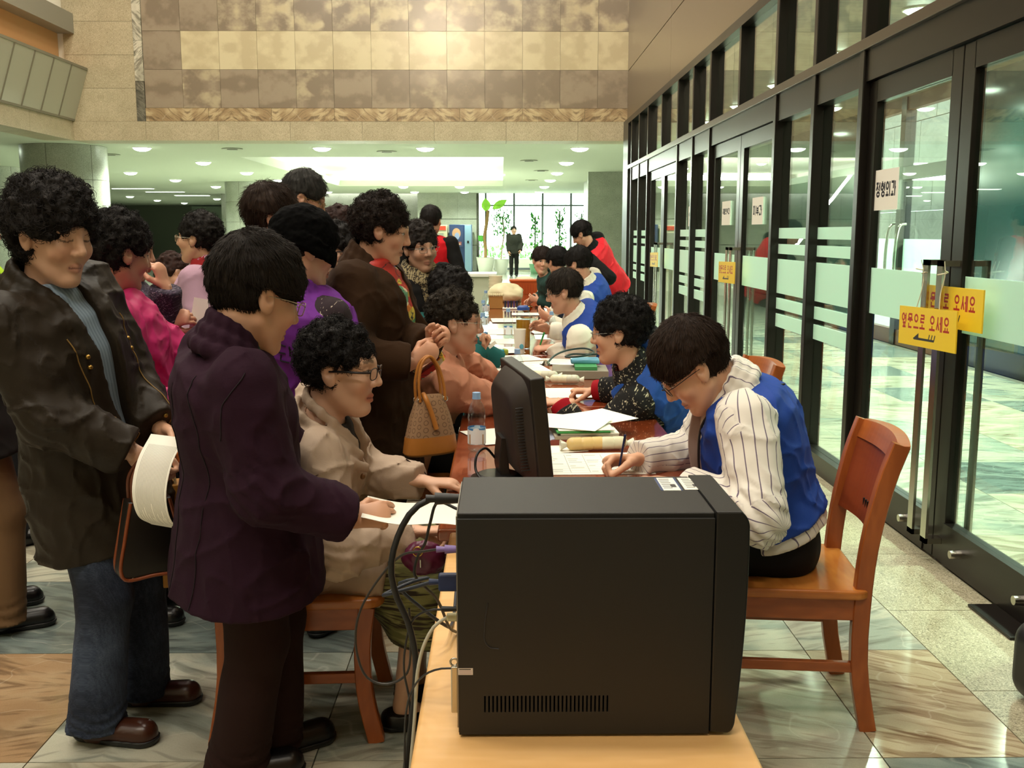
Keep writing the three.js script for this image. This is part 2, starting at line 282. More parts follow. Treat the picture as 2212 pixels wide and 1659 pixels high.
// ---------- glass partition on the right ----------
const XG = 2.03;
{
  const up = struct('wall_right', 'bronze metal fascia panels above the glass doors', 'wall');
  mesh('wall_core', [bb(XG + 0.06, XG + 0.26, 3.3, 9.2, ZM - 0.5, 4.3)], M.plaster, up);
  let y = 3.27;
  for (const h of [0.77, 1.2, 1.2, 1.2, 1.3]) { for (let k = 0; k < 5; k++) mesh('fascia_panel', [bb(XG - 0.01, XG + 0.06, y + 0.006, y + h - 0.006, ZM + 0.02 + 4.1 * k, ZM + 4.114 + 4.1 * k)], M.fascia, up); y += h; }
  mesh('fascia_return', [bb(XG - 0.01, XG + 0.26, 3.25, 3.276, ZM, 4.3)], M.fascia, up);
  const p = struct('wall_right_glazing', 'dark bronze framed glass partition with upper lights', 'wall');
  const mull = [-0.75, 1.55, 2.4, 3.3, 5.6, 6.45, 7.35, 9.65, 10.5, 11.4, 13.7, 14.55, 15.4];
  const gm = bx(0.13, 3.25, 0.07, 0, 1.625, 0, 0.006);
  for (const d of mull) { const o = mesh('mullion', gm, M.bronze, p); o.position.set(XG, 0, -d); }
  mesh('end_post', [bb(XG - 0.07, XG + 0.07, 0, 3.25, -16.35, -15.75)], M.bronze, p);
  mesh('head_rail', [bb(XG - 0.07, XG + 0.07, 3.17, 3.25, -15.75, 3.9)], M.bronze, p);
  const railM = mat(0x5a5145, 0.3, { metalness: 0.5 });
  mesh('transom', [bb(XG - 0.075, XG + 0.075, 2.475, 2.535, -15.75, 3.9, 0.004)], railM, p);
  const gt = [];
  for (let i = 0; i + 1 < mull.length; i++) {
    const a = mull[i] + 0.035, b = mull[i + 1] - 0.035, door = b - a > 1.6;
    const halves = door ? [[a, (a + b) / 2], [(a + b) / 2, b]] : [[a, b]];
    for (const [q, r] of halves) mesh('upper_pane', [bb(XG - 0.004, XG + 0.004, 2.535, 3.17, -r, -q)], M.glass, p);
    if (door) mesh('upper_mullion', [bb(XG - 0.06, XG + 0.06, 2.535, 3.17, -(a + b) / 2 - 0.03, -(a + b) / 2 + 0.03)], M.bronze, p);
    else {
      mesh('side_pane', [bb(XG - 0.004, XG + 0.004, 0.12, 2.3, -b, -a)], M.glass, p);
      mesh('side_head', [bb(XG - 0.05, XG + 0.05, 2.29, 2.475, -b, -a)], M.bronze, p);
      mesh('side_sill', [bb(XG - 0.05, XG + 0.05, 0, 0.12, -b, -a)], M.bronze, p);
      for (const [y0, y1] of [[1.46, 1.535], [1.35, 1.42], [1.065, 1.312], [0.95, 1.03], [0.82, 0.915]]) mesh('frosted_stripe', [bb(XG - 0.008, XG - 0.005, y0, y1, -b, -a)], M.frost, p);
    }
  }
  // double doors
  let n = 0;
  for (const d0 of [3.335, 7.385, 11.435, -0.715]) {
    const L = 1.115;
    const dr = struct('door_' + (++n), ['bronze framed double glass doors nearest the front chair', 'bronze framed double glass doors, middle pair along the partition', 'bronze framed double glass doors, farthest pair along the partition', 'bronze framed double glass doors beside the camera'][n - 1], 'door');
    mesh('door_head', [bb(XG - 0.05, XG + 0.05, 2.31, 2.475, -d0 - 2 * L - 0.0, -d0)], M.bronze, dr);
    for (let k = 0; k < 2; k++) {
      const a = d0 + k * L + 0.004, b = d0 + (k + 1) * L - 0.004, lf = new THREE.Group(); lf.name = 'door_leaf'; dr.add(lf);
      mesh('leaf_frame', [bb(XG - 0.025, XG + 0.025, 0.012, 2.305, -a - 0.11, -a, 0.004), bb(XG - 0.025, XG + 0.025, 0.012, 2.305, -b, -b + 0.11, 0.004), bb(XG - 0.025, XG + 0.025, 2.19, 2.305, -b + 0.1, -a - 0.1), bb(XG - 0.03, XG + 0.03, 0.012, 0.2, -b + 0.1, -a - 0.1)], M.bronze, lf);
      mesh('pane', [bb(XG - 0.004, XG + 0.004, 0.2, 2.19, -b + 0.11, -a - 0.11)], M.glass, lf);
      mesh('frosted_band', [bb(XG - 0.008, XG - 0.005, 1.065, 1.312, -b + 0.11, -a - 0.11)], M.frost, lf);
      const hz = k ? a + 0.07 : b - 0.07;
      for (const s of [-1, 1]) mesh('pull_handle', [bb(XG + s * 0.1 - 0.006, XG + s * 0.1 + 0.006, 0.1, 1.38, -hz - 0.028, -hz + 0.028), bb(XG + s * 0.02, XG + s * 0.106, 1.355, 1.38, -hz - 0.028, -hz + 0.028), bb(XG + s * 0.02, XG + s * 0.106, 0.1, 0.125, -hz - 0.028, -hz + 0.028)], M.chrome, lf);
      if (n === 1 && k === 0) mesh('floor_plate', [bb(XG - 0.14, XG - 0.03, 0.001, 0.012, -a - 0.5, -a - 0.16, 0.002)], M.bronze, lf);
      for (const q of [a + 0.28, b - 0.28]) mesh('rail_bolt', [cyl(0.018, 0.022, 0.05, 0, 0, 0, 16).rotateZ(Math.PI / 2).translate(XG - 0.05, 0.11, -q)], M.chrome, lf);
    }
  }
}
// ---------- vestibule beyond the glass ----------
{
  const c = struct('ceiling_vestibule', 'streaked stone ceiling of the entrance vestibule', 'ceiling');
  mesh('ceiling_slab', [bb(XG + 0.1, 5.7, 3.27, 3.4, -26, 4.3)], mat(0xa8a296, 0.4, { map: marbleTex([176, 166, 140], [150, 140, 116], [100, 88, 70], 21, 0.7, 0.2, 256) }), c);
  const w = struct('wall_vestibule', 'outer wall of the vestibule with glass entrance doors and teal panels', 'wall');
  const XO = 5.4, teal = mat(0x0c3434, 0.12), darkTeal = mat(0x0a2827, 0.15);
  for (let k = 0; k < 5; k++) mesh('teal_panel', [bb(XO, XO + 0.08, 0.25, 3.27, -12.0 + 3.2 * k + 0.01, -8.8 + 3.2 * k - 0.01)], teal, w);
  for (let k = 0; k < 4; k++) mesh('teal_panel', [bb(XO, XO + 0.08, 0.25, 3.27, -26 + 2.75 * k + 0.01, -23.25 + 2.75 * k - 0.01)], k % 2 ? teal : darkTeal, w);
  mesh('outer_base', [bb(XO - 0.05, XO + 0.1, 0, 0.25, -12, 4.3), bb(XO - 0.05, XO + 0.1, 0, 0.25, -26, -15)], M.bronze, w);
  for (const d of [12.0, 13.5, 15.0]) mesh('outer_mullion', [bb(XO - 0.07, XO + 0.07, 0, 3.27, -d - 0.08, -d + 0.08)], M.bronze, w);
  mesh('outer_transom', [bb(XO - 0.07, XO + 0.07, 2.2, 2.36, -15, -12)], M.bronze, w);
  mesh('outer_rail', [bb(XO - 0.05, XO + 0.05, 0, 0.2, -15, -12), bb(XO - 0.05, XO + 0.05, 3.1, 3.27, -15, -12)], mat(0x5b3a24, 0.5), w);
  for (const [a, b] of [[12.08, 13.42], [13.58, 14.92]]) { mesh('outer_pane', [bb(XO - 0.004, XO + 0.004, 0.2, 3.1, -b, -a)], M.glass, w); mesh('frosted_band', [bb(XO - 0.012, XO - 0.008, 1.0, 1.42, -b, -a)], M.frost, w); mesh('pull_handle', [tube([[XO - 0.02, 0.6, -13.5 + (a < 13 ? 0.16 : -0.16)], [XO - 0.1, 0.62, -13.5 + (a < 13 ? 0.16 : -0.16)], [XO - 0.1, 1.6, -13.5 + (a < 13 ? 0.16 : -0.16)], [XO - 0.02, 1.62, -13.5 + (a < 13 ? 0.16 : -0.16)]], 0.022, 20)], M.chrome, w); }
  for (const d of [8.9, 9.6]) mesh('steel_post', [bb(XO - 0.12, XO - 0.02, 0.25, 2.7, -d - 0.05, -d + 0.05)], M.chrome, w);
  const e = struct('wall_vestibule_end', 'end wall of the vestibule', 'wall');
  mesh('wall_slab', [bb(XG + 0.2, 5.6, -0.1, 3.4, -26.2, -26)], M.greyGranite, e);
  // sunlit stone wall outside the entrance
  const s = struct('wall_exterior', 'pale stone wall outside the entrance doors', 'wall');
  const stone = mat(0x8a8a86, 0.8, { map: marbleTex([216, 214, 202], [196, 194, 182], [150, 150, 140], 31, 0.6, 0.6, 256) });
  for (let r = 0; r < 5; r++) for (let k = 0; k < 9; k++) mesh('stone_block', [metric(bb(9.4, 9.6, 1.0 * r, 1.0 * r + 0.985, -28 + 1.5 * k + (r % 2) * 0.7, -26.52 + 1.5 * k + (r % 2) * 0.7), k * 0.3, r * 0.2)], stone, s);
  mesh('outdoor_paving', [bb(5.55, 60, -0.25, -0.02, -90, 20), bb(-10.9, 5.5, -0.3, -0.02, -90, -40.3), bb(-60, 60, -0.3, -0.2, -130, -90)], mat(0xb9b6aa, 0.9), s);
  const vo = ['first', 'second', 'third', 'fourth', 'fifth', 'sixth', 'seventh', 'eighth'];
  [-4.28, -6.28, -8.28, -10.28, -12.4, -14.4, -16.4, -18.4].forEach((z, k) => downlight(3.35, 3.268, z, 0.12, LAMP.vestibule, COOL, vo[k] + ' vestibule downlight in the line nearer the glass partition', 'vestibule downlights'));
  [-4.5, -6.5, -8.5, -10.6, -12.7, -14.6, -18.2].forEach((z, k) => downlight(4.73, 3.268, z, 0.12, LAMP.vestibule, COOL, vo[k] + ' vestibule downlight in the line nearer the outer doors', 'vestibule downlights'));
}
function downlight(x, y, z, r, power, color, label, group) {
  const o = thing('downlight', label, 'lamp', [x, y, z], 0, group);
  mesh('trim_ring', [new THREE.TorusGeometry(r + 0.01, 0.012, 8, 24).rotateX(Math.PI / 2)], M.white, o);
  mesh('lens', [new THREE.SphereGeometry(r, 24, 10, 0, Math.PI * 2, Math.PI / 2, Math.PI / 2).scale(1, 0.42, 1)], glow(color, 22), o);
  const s = new THREE.SpotLight(color, power, 0, 1.25, 0.6, 2); s.position.set(0, -r * 0.42 - 0.015, 0); s.target.position.set(0, -3, 0); s.target.name = 'aim'; s.castShadow = true; s.shadow.radius = 4; o.add(s, s.target);
  return o;
}
// ---------- lobby beyond the mural wall ----------
{
  const YC = 3.05, c = struct('ceiling_lobby', 'low pale green lobby ceiling with a lit rectangular coffer', 'ceiling');
  const cx0 = -5.4, cx1 = 0.05, cz0 = -21.1, cz1 = -34;
  mesh('ceiling_panel', [bb(-24, 4.2, YC, YC + 0.2, cz0, -16.45), bb(-24, cx0, YC, YC + 0.2, cz1, cz0), bb(cx1, 4.2, YC, YC + 0.2, cz1, cz0), bb(-24, 4.2, YC, YC + 0.2, -40.25, cz1), bb(-24, -10.95, YC, YC + 0.2, -58, -40.25)], M.ceiling, c);
  mesh('coffer_top', [bb(cx0 - 0.6, cx1 + 0.6, YC + 0.42, YC + 0.5, cz1 - 0.6, cz0 + 0.6)], M.white, c);
  mesh('coffer_side', [bb(cx0 - 0.65, cx0 - 0.55, YC + 0.2, YC + 0.45, cz1 - 0.6, cz0 + 0.6), bb(cx1 + 0.55, cx1 + 0.65, YC + 0.2, YC + 0.45, cz1 - 0.6, cz0 + 0.6), bb(cx0 - 0.6, cx1 + 0.6, YC + 0.2, YC + 0.45, cz1 - 0.65, cz1 - 0.55), bb(cx0 - 0.6, cx1 + 0.6, YC + 0.2, YC + 0.45, cz0 + 0.55, cz0 + 0.65)], M.white, c);
  const cov = thing('coffer_lamp', 'white fluorescent cove lamp running around the lobby coffer', 'lamp');
  const gl = glow(0xf4fff0, 6);
  mesh('tube', [bb(cx0 - 0.4, cx0 - 0.36, YC + 0.21, YC + 0.25, cz1 - 0.3, cz0 + 0.3)], gl, cov);
  mesh('tube', [bb(cx1 + 0.36, cx1 + 0.4, YC + 0.21, YC + 0.25, cz1 - 0.3, cz0 + 0.3)], gl, cov);
  mesh('tube', [bb(cx0 - 0.3, cx1 + 0.3, YC + 0.21, YC + 0.25, cz1 - 0.4, cz1 - 0.36)], gl, cov);
  const cm = (cx0 + cx1) / 2, cz = (cz0 + cz1) / 2;
  area(cov, 0.3, 12, [cx0 - 0.25, YC + 0.27, cz], [cx0 + 0.6, YC + 0.9, cz], 0xf0ffec, LAMP.cove * 6);
  area(cov, 0.3, 12, [cx1 + 0.25, YC + 0.27, cz], [cx1 - 0.6, YC + 0.9, cz], 0xf0ffec, LAMP.cove * 6);
  area(cov, 5, 0.3, [cm, YC + 0.27, cz1 - 0.25], [cm, YC + 0.9, cz1 + 0.6], 0xf0ffec, LAMP.cove * 7);
  const spots = [];
  for (const x of [-9.6, -6.6, -3.3, -1.4, 1.45]) for (const z of [-18.8, -22.6, -26.4, -30, -34.2, -38.6]) if (!(x > cx0 && x < cx1 && z < -20 && z > -34.1)) spots.push([x, z]);
  spots.push([-13, -46.4], [-15.9, -43.5], [-16.4, -48.4], [-16.5, -52.8], [-13, -26.8], [-13, -31], [-6.8, -43], [-9.7, -43]);
  const ord = ['first', 'second', 'third', 'fourth', 'fifth', 'sixth', 'seventh', 'eighth', 'ninth', 'tenth'], colName = { '-9.6': 'the line left of the large column', '-6.6': 'the line beside the large column', '-3.3': 'the line left of the coffer centre', '-1.4': 'the line right of the coffer centre', '1.45': 'the line nearest the glass doors' }, cnt = {};
  for (const [x, z] of spots) { const cn = colName[String(x)] || 'the far left corner of the lobby'; cnt[cn] = (cnt[cn] || 0) + 1; downlight(x, YC - 0.002, z, 0.16, LAMP.lobby, COOL, ord[cnt[cn] - 1] + ' lobby downlight in ' + cn, 'lobby downlights'); }
  for (const x of [-3.4, -1.58]) [-24.9, -27, -29.1, -31.2].forEach((z, k) => downlight(x, YC + 0.418, z, 0.13, LAMP.lobby * 0.7, COOL, ord[k] + ' downlight from the front in the ' + (x < -2 ? 'left' : 'right') + ' line inside the coffer', 'coffer downlights'));
  for (const [x, z] of [[-13, -35.9], [-12.8, -38.7], [-12.9, -42.4]]) {
    const o = thing('linear_ceiling_light', (z > -37 ? 'nearest' : z > -40 ? 'middle' : 'farthest') + ' of three long thin fluorescent lights in the lobby ceiling', 'lamp', [x, YC - 0.002, z], 0, 'linear lobby lights');
    mesh('tray', [bx(1.5, 0.02, 0.34, 0, 0.005, 0)], M.white, o); mesh('diffuser', [bx(1.4, 0.02, 0.24, 0, -0.006, 0)], glow(COOL, 8), o);
    area(o, 1.4, 0.24, [0, -0.03, 0], [x, 0, z], COOL, 12);
  }
  // ceiling fittings
  for (const [x, z, w] of [[-5.0, -19, 'left of the coffer front'], [-7.8, -20.4, 'above the large column'], [0.6, -22, 'right of the coffer, nearest one'], [-2.2, -19.6, 'in front of the coffer'], [1.0, -25.5, 'right of the coffer, middle one'], [0.9, -30, 'right of the coffer, farthest one']]) { const o = thing('ceiling_vent', 'small round ceiling vent ' + w, 'vent', [x, YC - 0.004, z], 0, 'lobby ceiling vents'); mesh('vent_plate', [cyl(0.17, 0.2, 0.02, 0, 0, 0, 20)], mat(0xb5b6a6, 0.6), o); mesh('vent_core', [cyl(0.08, 0.1, 0.03, 0, -0.006, 0, 16)], mat(0x8b8c80, 0.6), o); }
  // columns
  const col = (name, label, x, z, r) => {
    const o = tag(thing(name, label, 'column', [x, 0, z]), null, null, null, 'structure');
    const seg = 6, rows = 5;
    for (let j = 0; j < rows; j++) for (let i = 0; i < seg; i++) { const g = new THREE.CylinderGeometry(r, r, YC / rows - 0.008, 8, 1, false, i * 2 * Math.PI / seg + 0.006, 2 * Math.PI / seg - 0.012); const uv = g.attributes.uv; for (let q = 0; q < uv.count; q++) uv.setXY(q, uv.getX(q) * 0.76 + i * 0.3, uv.getY(q) * 0.6 + j * 0.4); mesh('stone_panel', [g.translate(0, YC * (j + 0.5) / rows, 0)], M.greyGranite, o); }
    mesh('column_core', [cyl(r - 0.006, r - 0.006, YC, 0, YC / 2, 0, 36)], M.grout, o);
  };
  col('column', 'large round granite column under the balcony corner at far left', -7.95, -18.6, 0.74);
  col('column', 'round granite column standing deep in the lobby', -8.0, -31.5, 0.55);
  col('column', 'round granite column at the left edge of the lobby', -12.2, -24.5, 0.7);
  const pil = tag(thing('pillar', 'square tiled granite pillar beside the far window', 'pillar', [3.35, 0, -30.6]), null, null, null, 'structure');
  for (let j = 0; j < 4; j++) for (let i = 0; i < 2; i++) { mesh('stone_panel', [metric(bb(-0.75 + 0.75 * i + 0.004, 0.75 * i - 0.004, j * 0.763, (j + 1) * 0.763 - 0.008, 0.6, 0.65), i * 0.5, j * 0.3)], M.greyGranite, pil); mesh('stone_panel', [metric(bb(-0.8, -0.75, j * 0.763, (j + 1) * 0.763 - 0.008, -0.65 + 0.63 * i, -0.03 + 0.63 * i), i, j)], M.greyGranite, pil); }
  mesh('pillar_core', [bb(-0.75, 0.75, 0, YC, -0.65, 0.6)], M.grout, pil);
  // back walls
  const bw = struct('wall_lobby_back', 'tiled grey stone back wall of the lobby beside the window', 'wall');
  const dark = mat(0xffffff, 0.35, { map: graniteTex([140, 142, 126], [108, 110, 98], [160, 162, 146], 18, 1.1) });
  const gw = [bx(0.786, 1.0, 0.1), bx(0.786, 1.0, 0.1)];
  for (let j = 0; j < 3; j++) for (let i = 0; i < 13; i++) { const o = mesh('wall_slab', gw[0], i > 9 ? M.greyGranite : dark, bw); o.position.set(-11.2 + 0.79 * i + 0.395, 0.51 + 1.02 * j, i > 9 ? -39.9 : -40.6); }
  mesh('wall_core', [bb(-11, -0.95, 0, 3.1, -41, -40.66), bb(-3.1, -0.9, 0, 3.1, -40.7, -39.96), bb(-0.98, -0.9, 0, 3.1, -41, -39.85)], M.grout, bw);
  const lw = struct('wall_lobby_far', 'dark far left end wall of the lobby', 'wall');
  mesh('wall_slab', [bb(-24, -11, 0, 3.1, -58.2, -57.9), bb(-11.1, -11, 0, 3.1, -58, -40.6), bb(4.1, 4.3, 0, 3.1, -40.3, -26.2)], mat(0x767a6c, 0.6), lw);
  mesh('yellow_panel', [bb(-15.4, -14.6, 2.3, 2.9, -57.88, -57.8)], mat(0xb39a3a, 0.6), lw);
  mesh('light_wall', [bb(-17.6, -15.7, 0, 3.0, -57.88, -57.6)], mat(0x9aa694, 0.6), lw);
  // big far window
  const wn = struct('window_1', 'wide bright window at the far end of the lobby', 'window');
  const fr = mat(0x56605c, 0.5);
  mesh('pane', [bb(-0.9, -0.66, 0.2, 3.05, -40.145, -40.137)], M.glass, wn);
  for (let i = 0; i < 5; i++) mesh('window_mullion', [bb(-0.62 + 1.13 * i - 0.04, -0.62 + 1.13 * i + 0.04, 0.1, 3.05, -40.2, -40.08)], fr, wn);
  mesh('window_bar', [bb(-0.7, 4.05, 2.55, 2.61, -40.19, -40.09)], fr, wn);
  mesh('window_bar', [bb(-0.7, 4.05, 0.0, 0.2, -40.22, -40.05)], fr, wn);
  for (let i = 0; i < 4; i++) { mesh('pane', [bb(-0.58 + 1.13 * i, 0.47 + 1.13 * i, 0.2, 2.55, -40.145, -40.137)], M.glass, wn); mesh('pane', [bb(-0.58 + 1.13 * i, 0.47 + 1.13 * i, 2.61, 3.05, -40.145, -40.137)], M.glass, wn); }
}
// ---------- tables ----------
const woodTex = (a, b, z, stretch = 14) => tex(256, (u, v) => { const n = fbm(u * 2.5, v * stretch + fbm(u * 2, v * 3, z, 2) * 2, z, 4), f = noise(u * 20, v * 120, z); return mix3(a, b, sm(-0.35, 0.4, n + f * 0.15)); }, [1, 1]);
M.redWood = mat(0xffffff, 0.16, { clearcoat: 1, clearcoatRoughness: 0.04, map: woodTex([150, 70, 36], [124, 52, 24], 2) });
M.redWoodLeg = mat(0xffffff, 0.4, { map: woodTex([130, 54, 26], [104, 40, 18], 4) });
M.chairWood = mat(0xffffff, 0.28, { map: woodTex([172, 94, 44], [148, 76, 32], 6) });
M.chairPanel = mat(0xffffff, 0.35, { map: woodTex([138, 62, 32], [118, 50, 24], 7) });
M.seatWood = mat(0xffffff, 0.25, { map: woodTex([196, 124, 56], [174, 100, 42], 8) });
M.deskWood = mat(0xffffff, 0.32, { map: woodTex([226, 182, 124], [214, 168, 108], 9, 22) });
M.paper = mat(0xf2efe2, 0.75);
{
  const names = ['reddish brown meeting table nearest the beige desk', 'reddish brown meeting table, second from the beige desk', 'reddish brown meeting table, third from the beige desk', 'reddish brown meeting table, fourth from the beige desk', 'reddish brown meeting table, fifth from the beige desk', 'reddish brown meeting table at the far end of the row'];
  for (let k = 0; k < 6; k++) {
    const tw = k < 3 ? 0.828 : 0.62, t = thing('meeting_table', names[k], 'table', [-0.172 + tw / 2, 0, -3.5 - 1.9 * k], 0, 'meeting tables in a row');
    mesh('tabletop', [bx(tw, 0.032, 1.894, 0, 0.704, 0, 0.008)], M.redWood, t);
    for (const s of [-1, 1]) { mesh('leg_panel', [bx(0.5, 0.65, 0.04, 0, 0.363, s * 0.8, 0.004)], M.redWoodLeg, t); mesh('foot', [bx(tw - 0.14, 0.04, 0.07, 0, 0.02, s * 0.8, 0.01)], M.redWoodLeg, t); }
    mesh('modesty_panel', [bx(0.025, 0.36, 1.5, 0, 0.48, 0, 0.004)], M.redWoodLeg, t);
  }
  const d = thing('desk', 'narrow beige wood veneer desk carrying the black computer tower', 'desk', [0.125, 0, -1.82]);
  mesh('desktop', [bx(0.524, 0.03, 1.44, 0, 0.705, 0, 0.008)], M.deskWood, d);
  for (const s of [-1, 1]) mesh('side_panel', [bx(0.48, 0.685, 0.03, 0, 0.3475, s * 0.66, 0.004)], M.deskWood, d);
  mesh('back_panel', [bx(0.02, 0.45, 1.29, 0.1, 0.46, 0)], M.deskWood, d);
}
// ---------- wooden chairs ----------
// rectangular section swept along points; w across (x), d along the thickness direction
function sweepBox(pts, w, d) {
  const c = new THREE.CatmullRomCurve3(pts.map((p) => V(...p))), n = 14, pos = [], idx = [], e = Math.min(w, d) * 0.16;
  const sec = [[-w + e, -d], [w - e, -d], [w, -d + e], [w, d - e], [w - e, d], [-w + e, d], [-w, d - e], [-w, -d + e]].map(([a, b]) => [a / 2, b / 2]);
  for (let i = 0; i <= n; i++) { const p = c.getPoint(i / n), t = c.getTangent(i / n), X = V(1, 0, 0).addScaledVector(t, -t.x).normalize(), Z = new THREE.Vector3().crossVectors(X, t); for (const [a, b] of sec) pos.push(p.x + X.x * a + Z.x * b, p.y + X.y * a + Z.y * b, p.z + X.z * a + Z.z * b); }
  const m = sec.length;
  for (let i = 0; i < n; i++) for (let k = 0; k < m; k++) { const a = i * m + k, b = i * m + (k + 1) % m; idx.push(a, a + m, b, b, a + m, b + m); }
  for (let k = 1; k + 1 < m; k++) { idx.push(0, k, k + 1); idx.push(n * m, n * m + k + 1, n * m + k); }
  let g = new THREE.BufferGeometry(); g.setAttribute('position', new THREE.Float32BufferAttribute(pos, 3)); g.setIndex(idx);
  g = g.toNonIndexed(); g.computeVertexNormals();
  const uv = []; const q = g.attributes.position; for (let i = 0; i < q.count; i++) uv.push(q.getY(i), q.getX(i) + q.getZ(i));
  g.setAttribute('uv', new THREE.Float32BufferAttribute(uv, 2)); return g;
}
function chairParts(o) {   // front is +z
  for (const s of [-1, 1]) {
    mesh('back_post', [sweepBox([[s * 0.2, 0, -0.235], [s * 0.2, 0.2, -0.2], [s * 0.2, 0.43, -0.2], [s * 0.2, 0.6, -0.215], [s * 0.203, 0.78, -0.25], [s * 0.205, 0.89, -0.285]], 0.036, 0.05)], M.chairWood, o);
    mesh('front_leg', [sweepBox([[s * 0.205, 0, 0.235], [s * 0.205, 0.15, 0.205], [s * 0.205, 0.3, 0.2], [s * 0.205, 0.42, 0.215]], 0.038, 0.048)], M.chairWood, o);
    mesh('side_rail', [bx(0.026, 0.07, 0.39, s * 0.2, 0.385, 0.005, 0.004)], M.chairWood, o);
    mesh('stretcher', [bx(0.022, 0.032, 0.4, s * 0.2, 0.2, 0.0, 0.004)], M.chairWood, o);
  }
  mesh('front_rail', [bx(0.38, 0.07, 0.026, 0, 0.385, 0.2, 0.004)], M.chairWood, o);
  mesh('rear_rail', [bx(0.37, 0.07, 0.026, 0, 0.385, -0.195, 0.004)], M.chairWood, o);
  // dished seat with rounded corners
  const sh = new THREE.Shape(), w = 0.225, d = 0.235, r = 0.05;
  sh.moveTo(-w + r, -d); sh.lineTo(w - r, -d); sh.quadraticCurveTo(w, -d, w, -d + r); sh.lineTo(w, d - r); sh.quadraticCurveTo(w, d, w - r, d); sh.quadraticCurveTo(0, d + 0.03, -w + r, d); sh.quadraticCurveTo(-w, d, -w, d - r); sh.lineTo(-w, -d + r); sh.quadraticCurveTo(-w, -d, -w + r, -d);
  const g = new THREE.ExtrudeGeometry(sh, { depth: 0.014, bevelEnabled: true, bevelSize: 0.01, bevelThickness: 0.008, bevelSegments: 3, curveSegments: 8 }).rotateX(-Math.PI / 2).rotateY(Math.PI);
  mesh('seat', [g.translate(0, 0.428, 0.02)], M.seatWood, o);
  // curved back: top rail and panel
  const arc = (y0, y1, z0, z1, thick, hw, bow, dropEnd) => {
    const n = 14, pos = [], idx = [];
    for (let i = 0; i <= n; i++) { const t = i / n * 2 - 1, x = t * hw, b = -bow * (1 - t * t), e = dropEnd * t * t; for (const [y, z] of [[y0, z0 + thick / 2], [y0, z0 - thick / 2], [y1 - e, z1 - thick / 2], [y1 - e, z1 + thick / 2]]) pos.push(x, y, z + b); }
    for (let i = 0; i < n; i++) for (let k = 0; k < 4; k++) { const a = i * 4 + k, c = i * 4 + (k + 1) % 4; idx.push(a, c, a + 4, c, c + 4, a + 4); }
    idx.push(0, 2, 1, 0, 3, 2); const e = n * 4; idx.push(e, e + 1, e + 2, e, e + 2, e + 3);
    let q = new THREE.BufferGeometry(); q.setAttribute('position', new THREE.Float32BufferAttribute(pos, 3)); q.setIndex(idx); q = q.toNonIndexed(); q.computeVertexNormals();
    const uv = []; for (let i = 0; i < q.attributes.position.count; i++) uv.push(q.attributes.position.getX(i), q.attributes.position.getY(i)); q.setAttribute('uv', new THREE.Float32BufferAttribute(uv, 2)); return q;
  };
  mesh('top_rail', [arc(0.835, 0.9, -0.268, -0.29, 0.036, 0.222, 0.03, 0.012)], M.chairWood, o);
  const p = mesh('back_panel', [arc(0.6, 0.84, -0.214, -0.27, 0.016, 0.19, 0.03, 0)], M.chairPanel, o);
  for (const k of [-1, 0, 1]) mesh('slit', [bx(0.006, 0.03, 0.022, k * 0.018, 0.655, -0.257, 0.002).rotateZ(k * 0.06)], M.black, p);
}
const chair0 = thing('wooden_chair', 'reddish wooden chair under the man writing at the front', 'chair', [0.9, 0, -3.06], -Math.PI / 2 - 0.1, 'wooden meeting chairs');
chairParts(chair0);
function chairAt(x, z, turn, label) { const c = chair0.clone(); c.name = numbered('wooden_chair'); c.position.set(x, 0, z); c.rotation.y = turn; c.userData = { label, category: 'chair', group: 'wooden meeting chairs' }; scene.add(c); return c; }
chairAt(-0.62, -2.98, Math.PI / 2 - 0.05, 'reddish wooden chair under the woman in the beige trench coat');
chairAt(-0.5, -4.44, Math.PI / 2, 'reddish wooden chair under the woman in the salmon jacket');
chairAt(-0.6, -5.62, Math.PI / 2, 'reddish wooden chair under the dark haired woman in teal');
chairAt(0.98, -4.72, -Math.PI / 2 - 0.1, 'reddish wooden chair under the woman in the speckled black jacket');
chairAt(0.88, -6.6, -Math.PI / 2, 'reddish wooden chair under the man in the white shirt');
chairAt(1.0, -8.6, -Math.PI / 2, 'reddish wooden chair under the second man in a blue vest');
chairAt(0.92, -10.0, -Math.PI / 2, 'reddish wooden chair under the dark haired person at the far table');
chairAt(0.82, -10.9, -Math.PI / 2, 'reddish wooden chair under the young woman looking back');

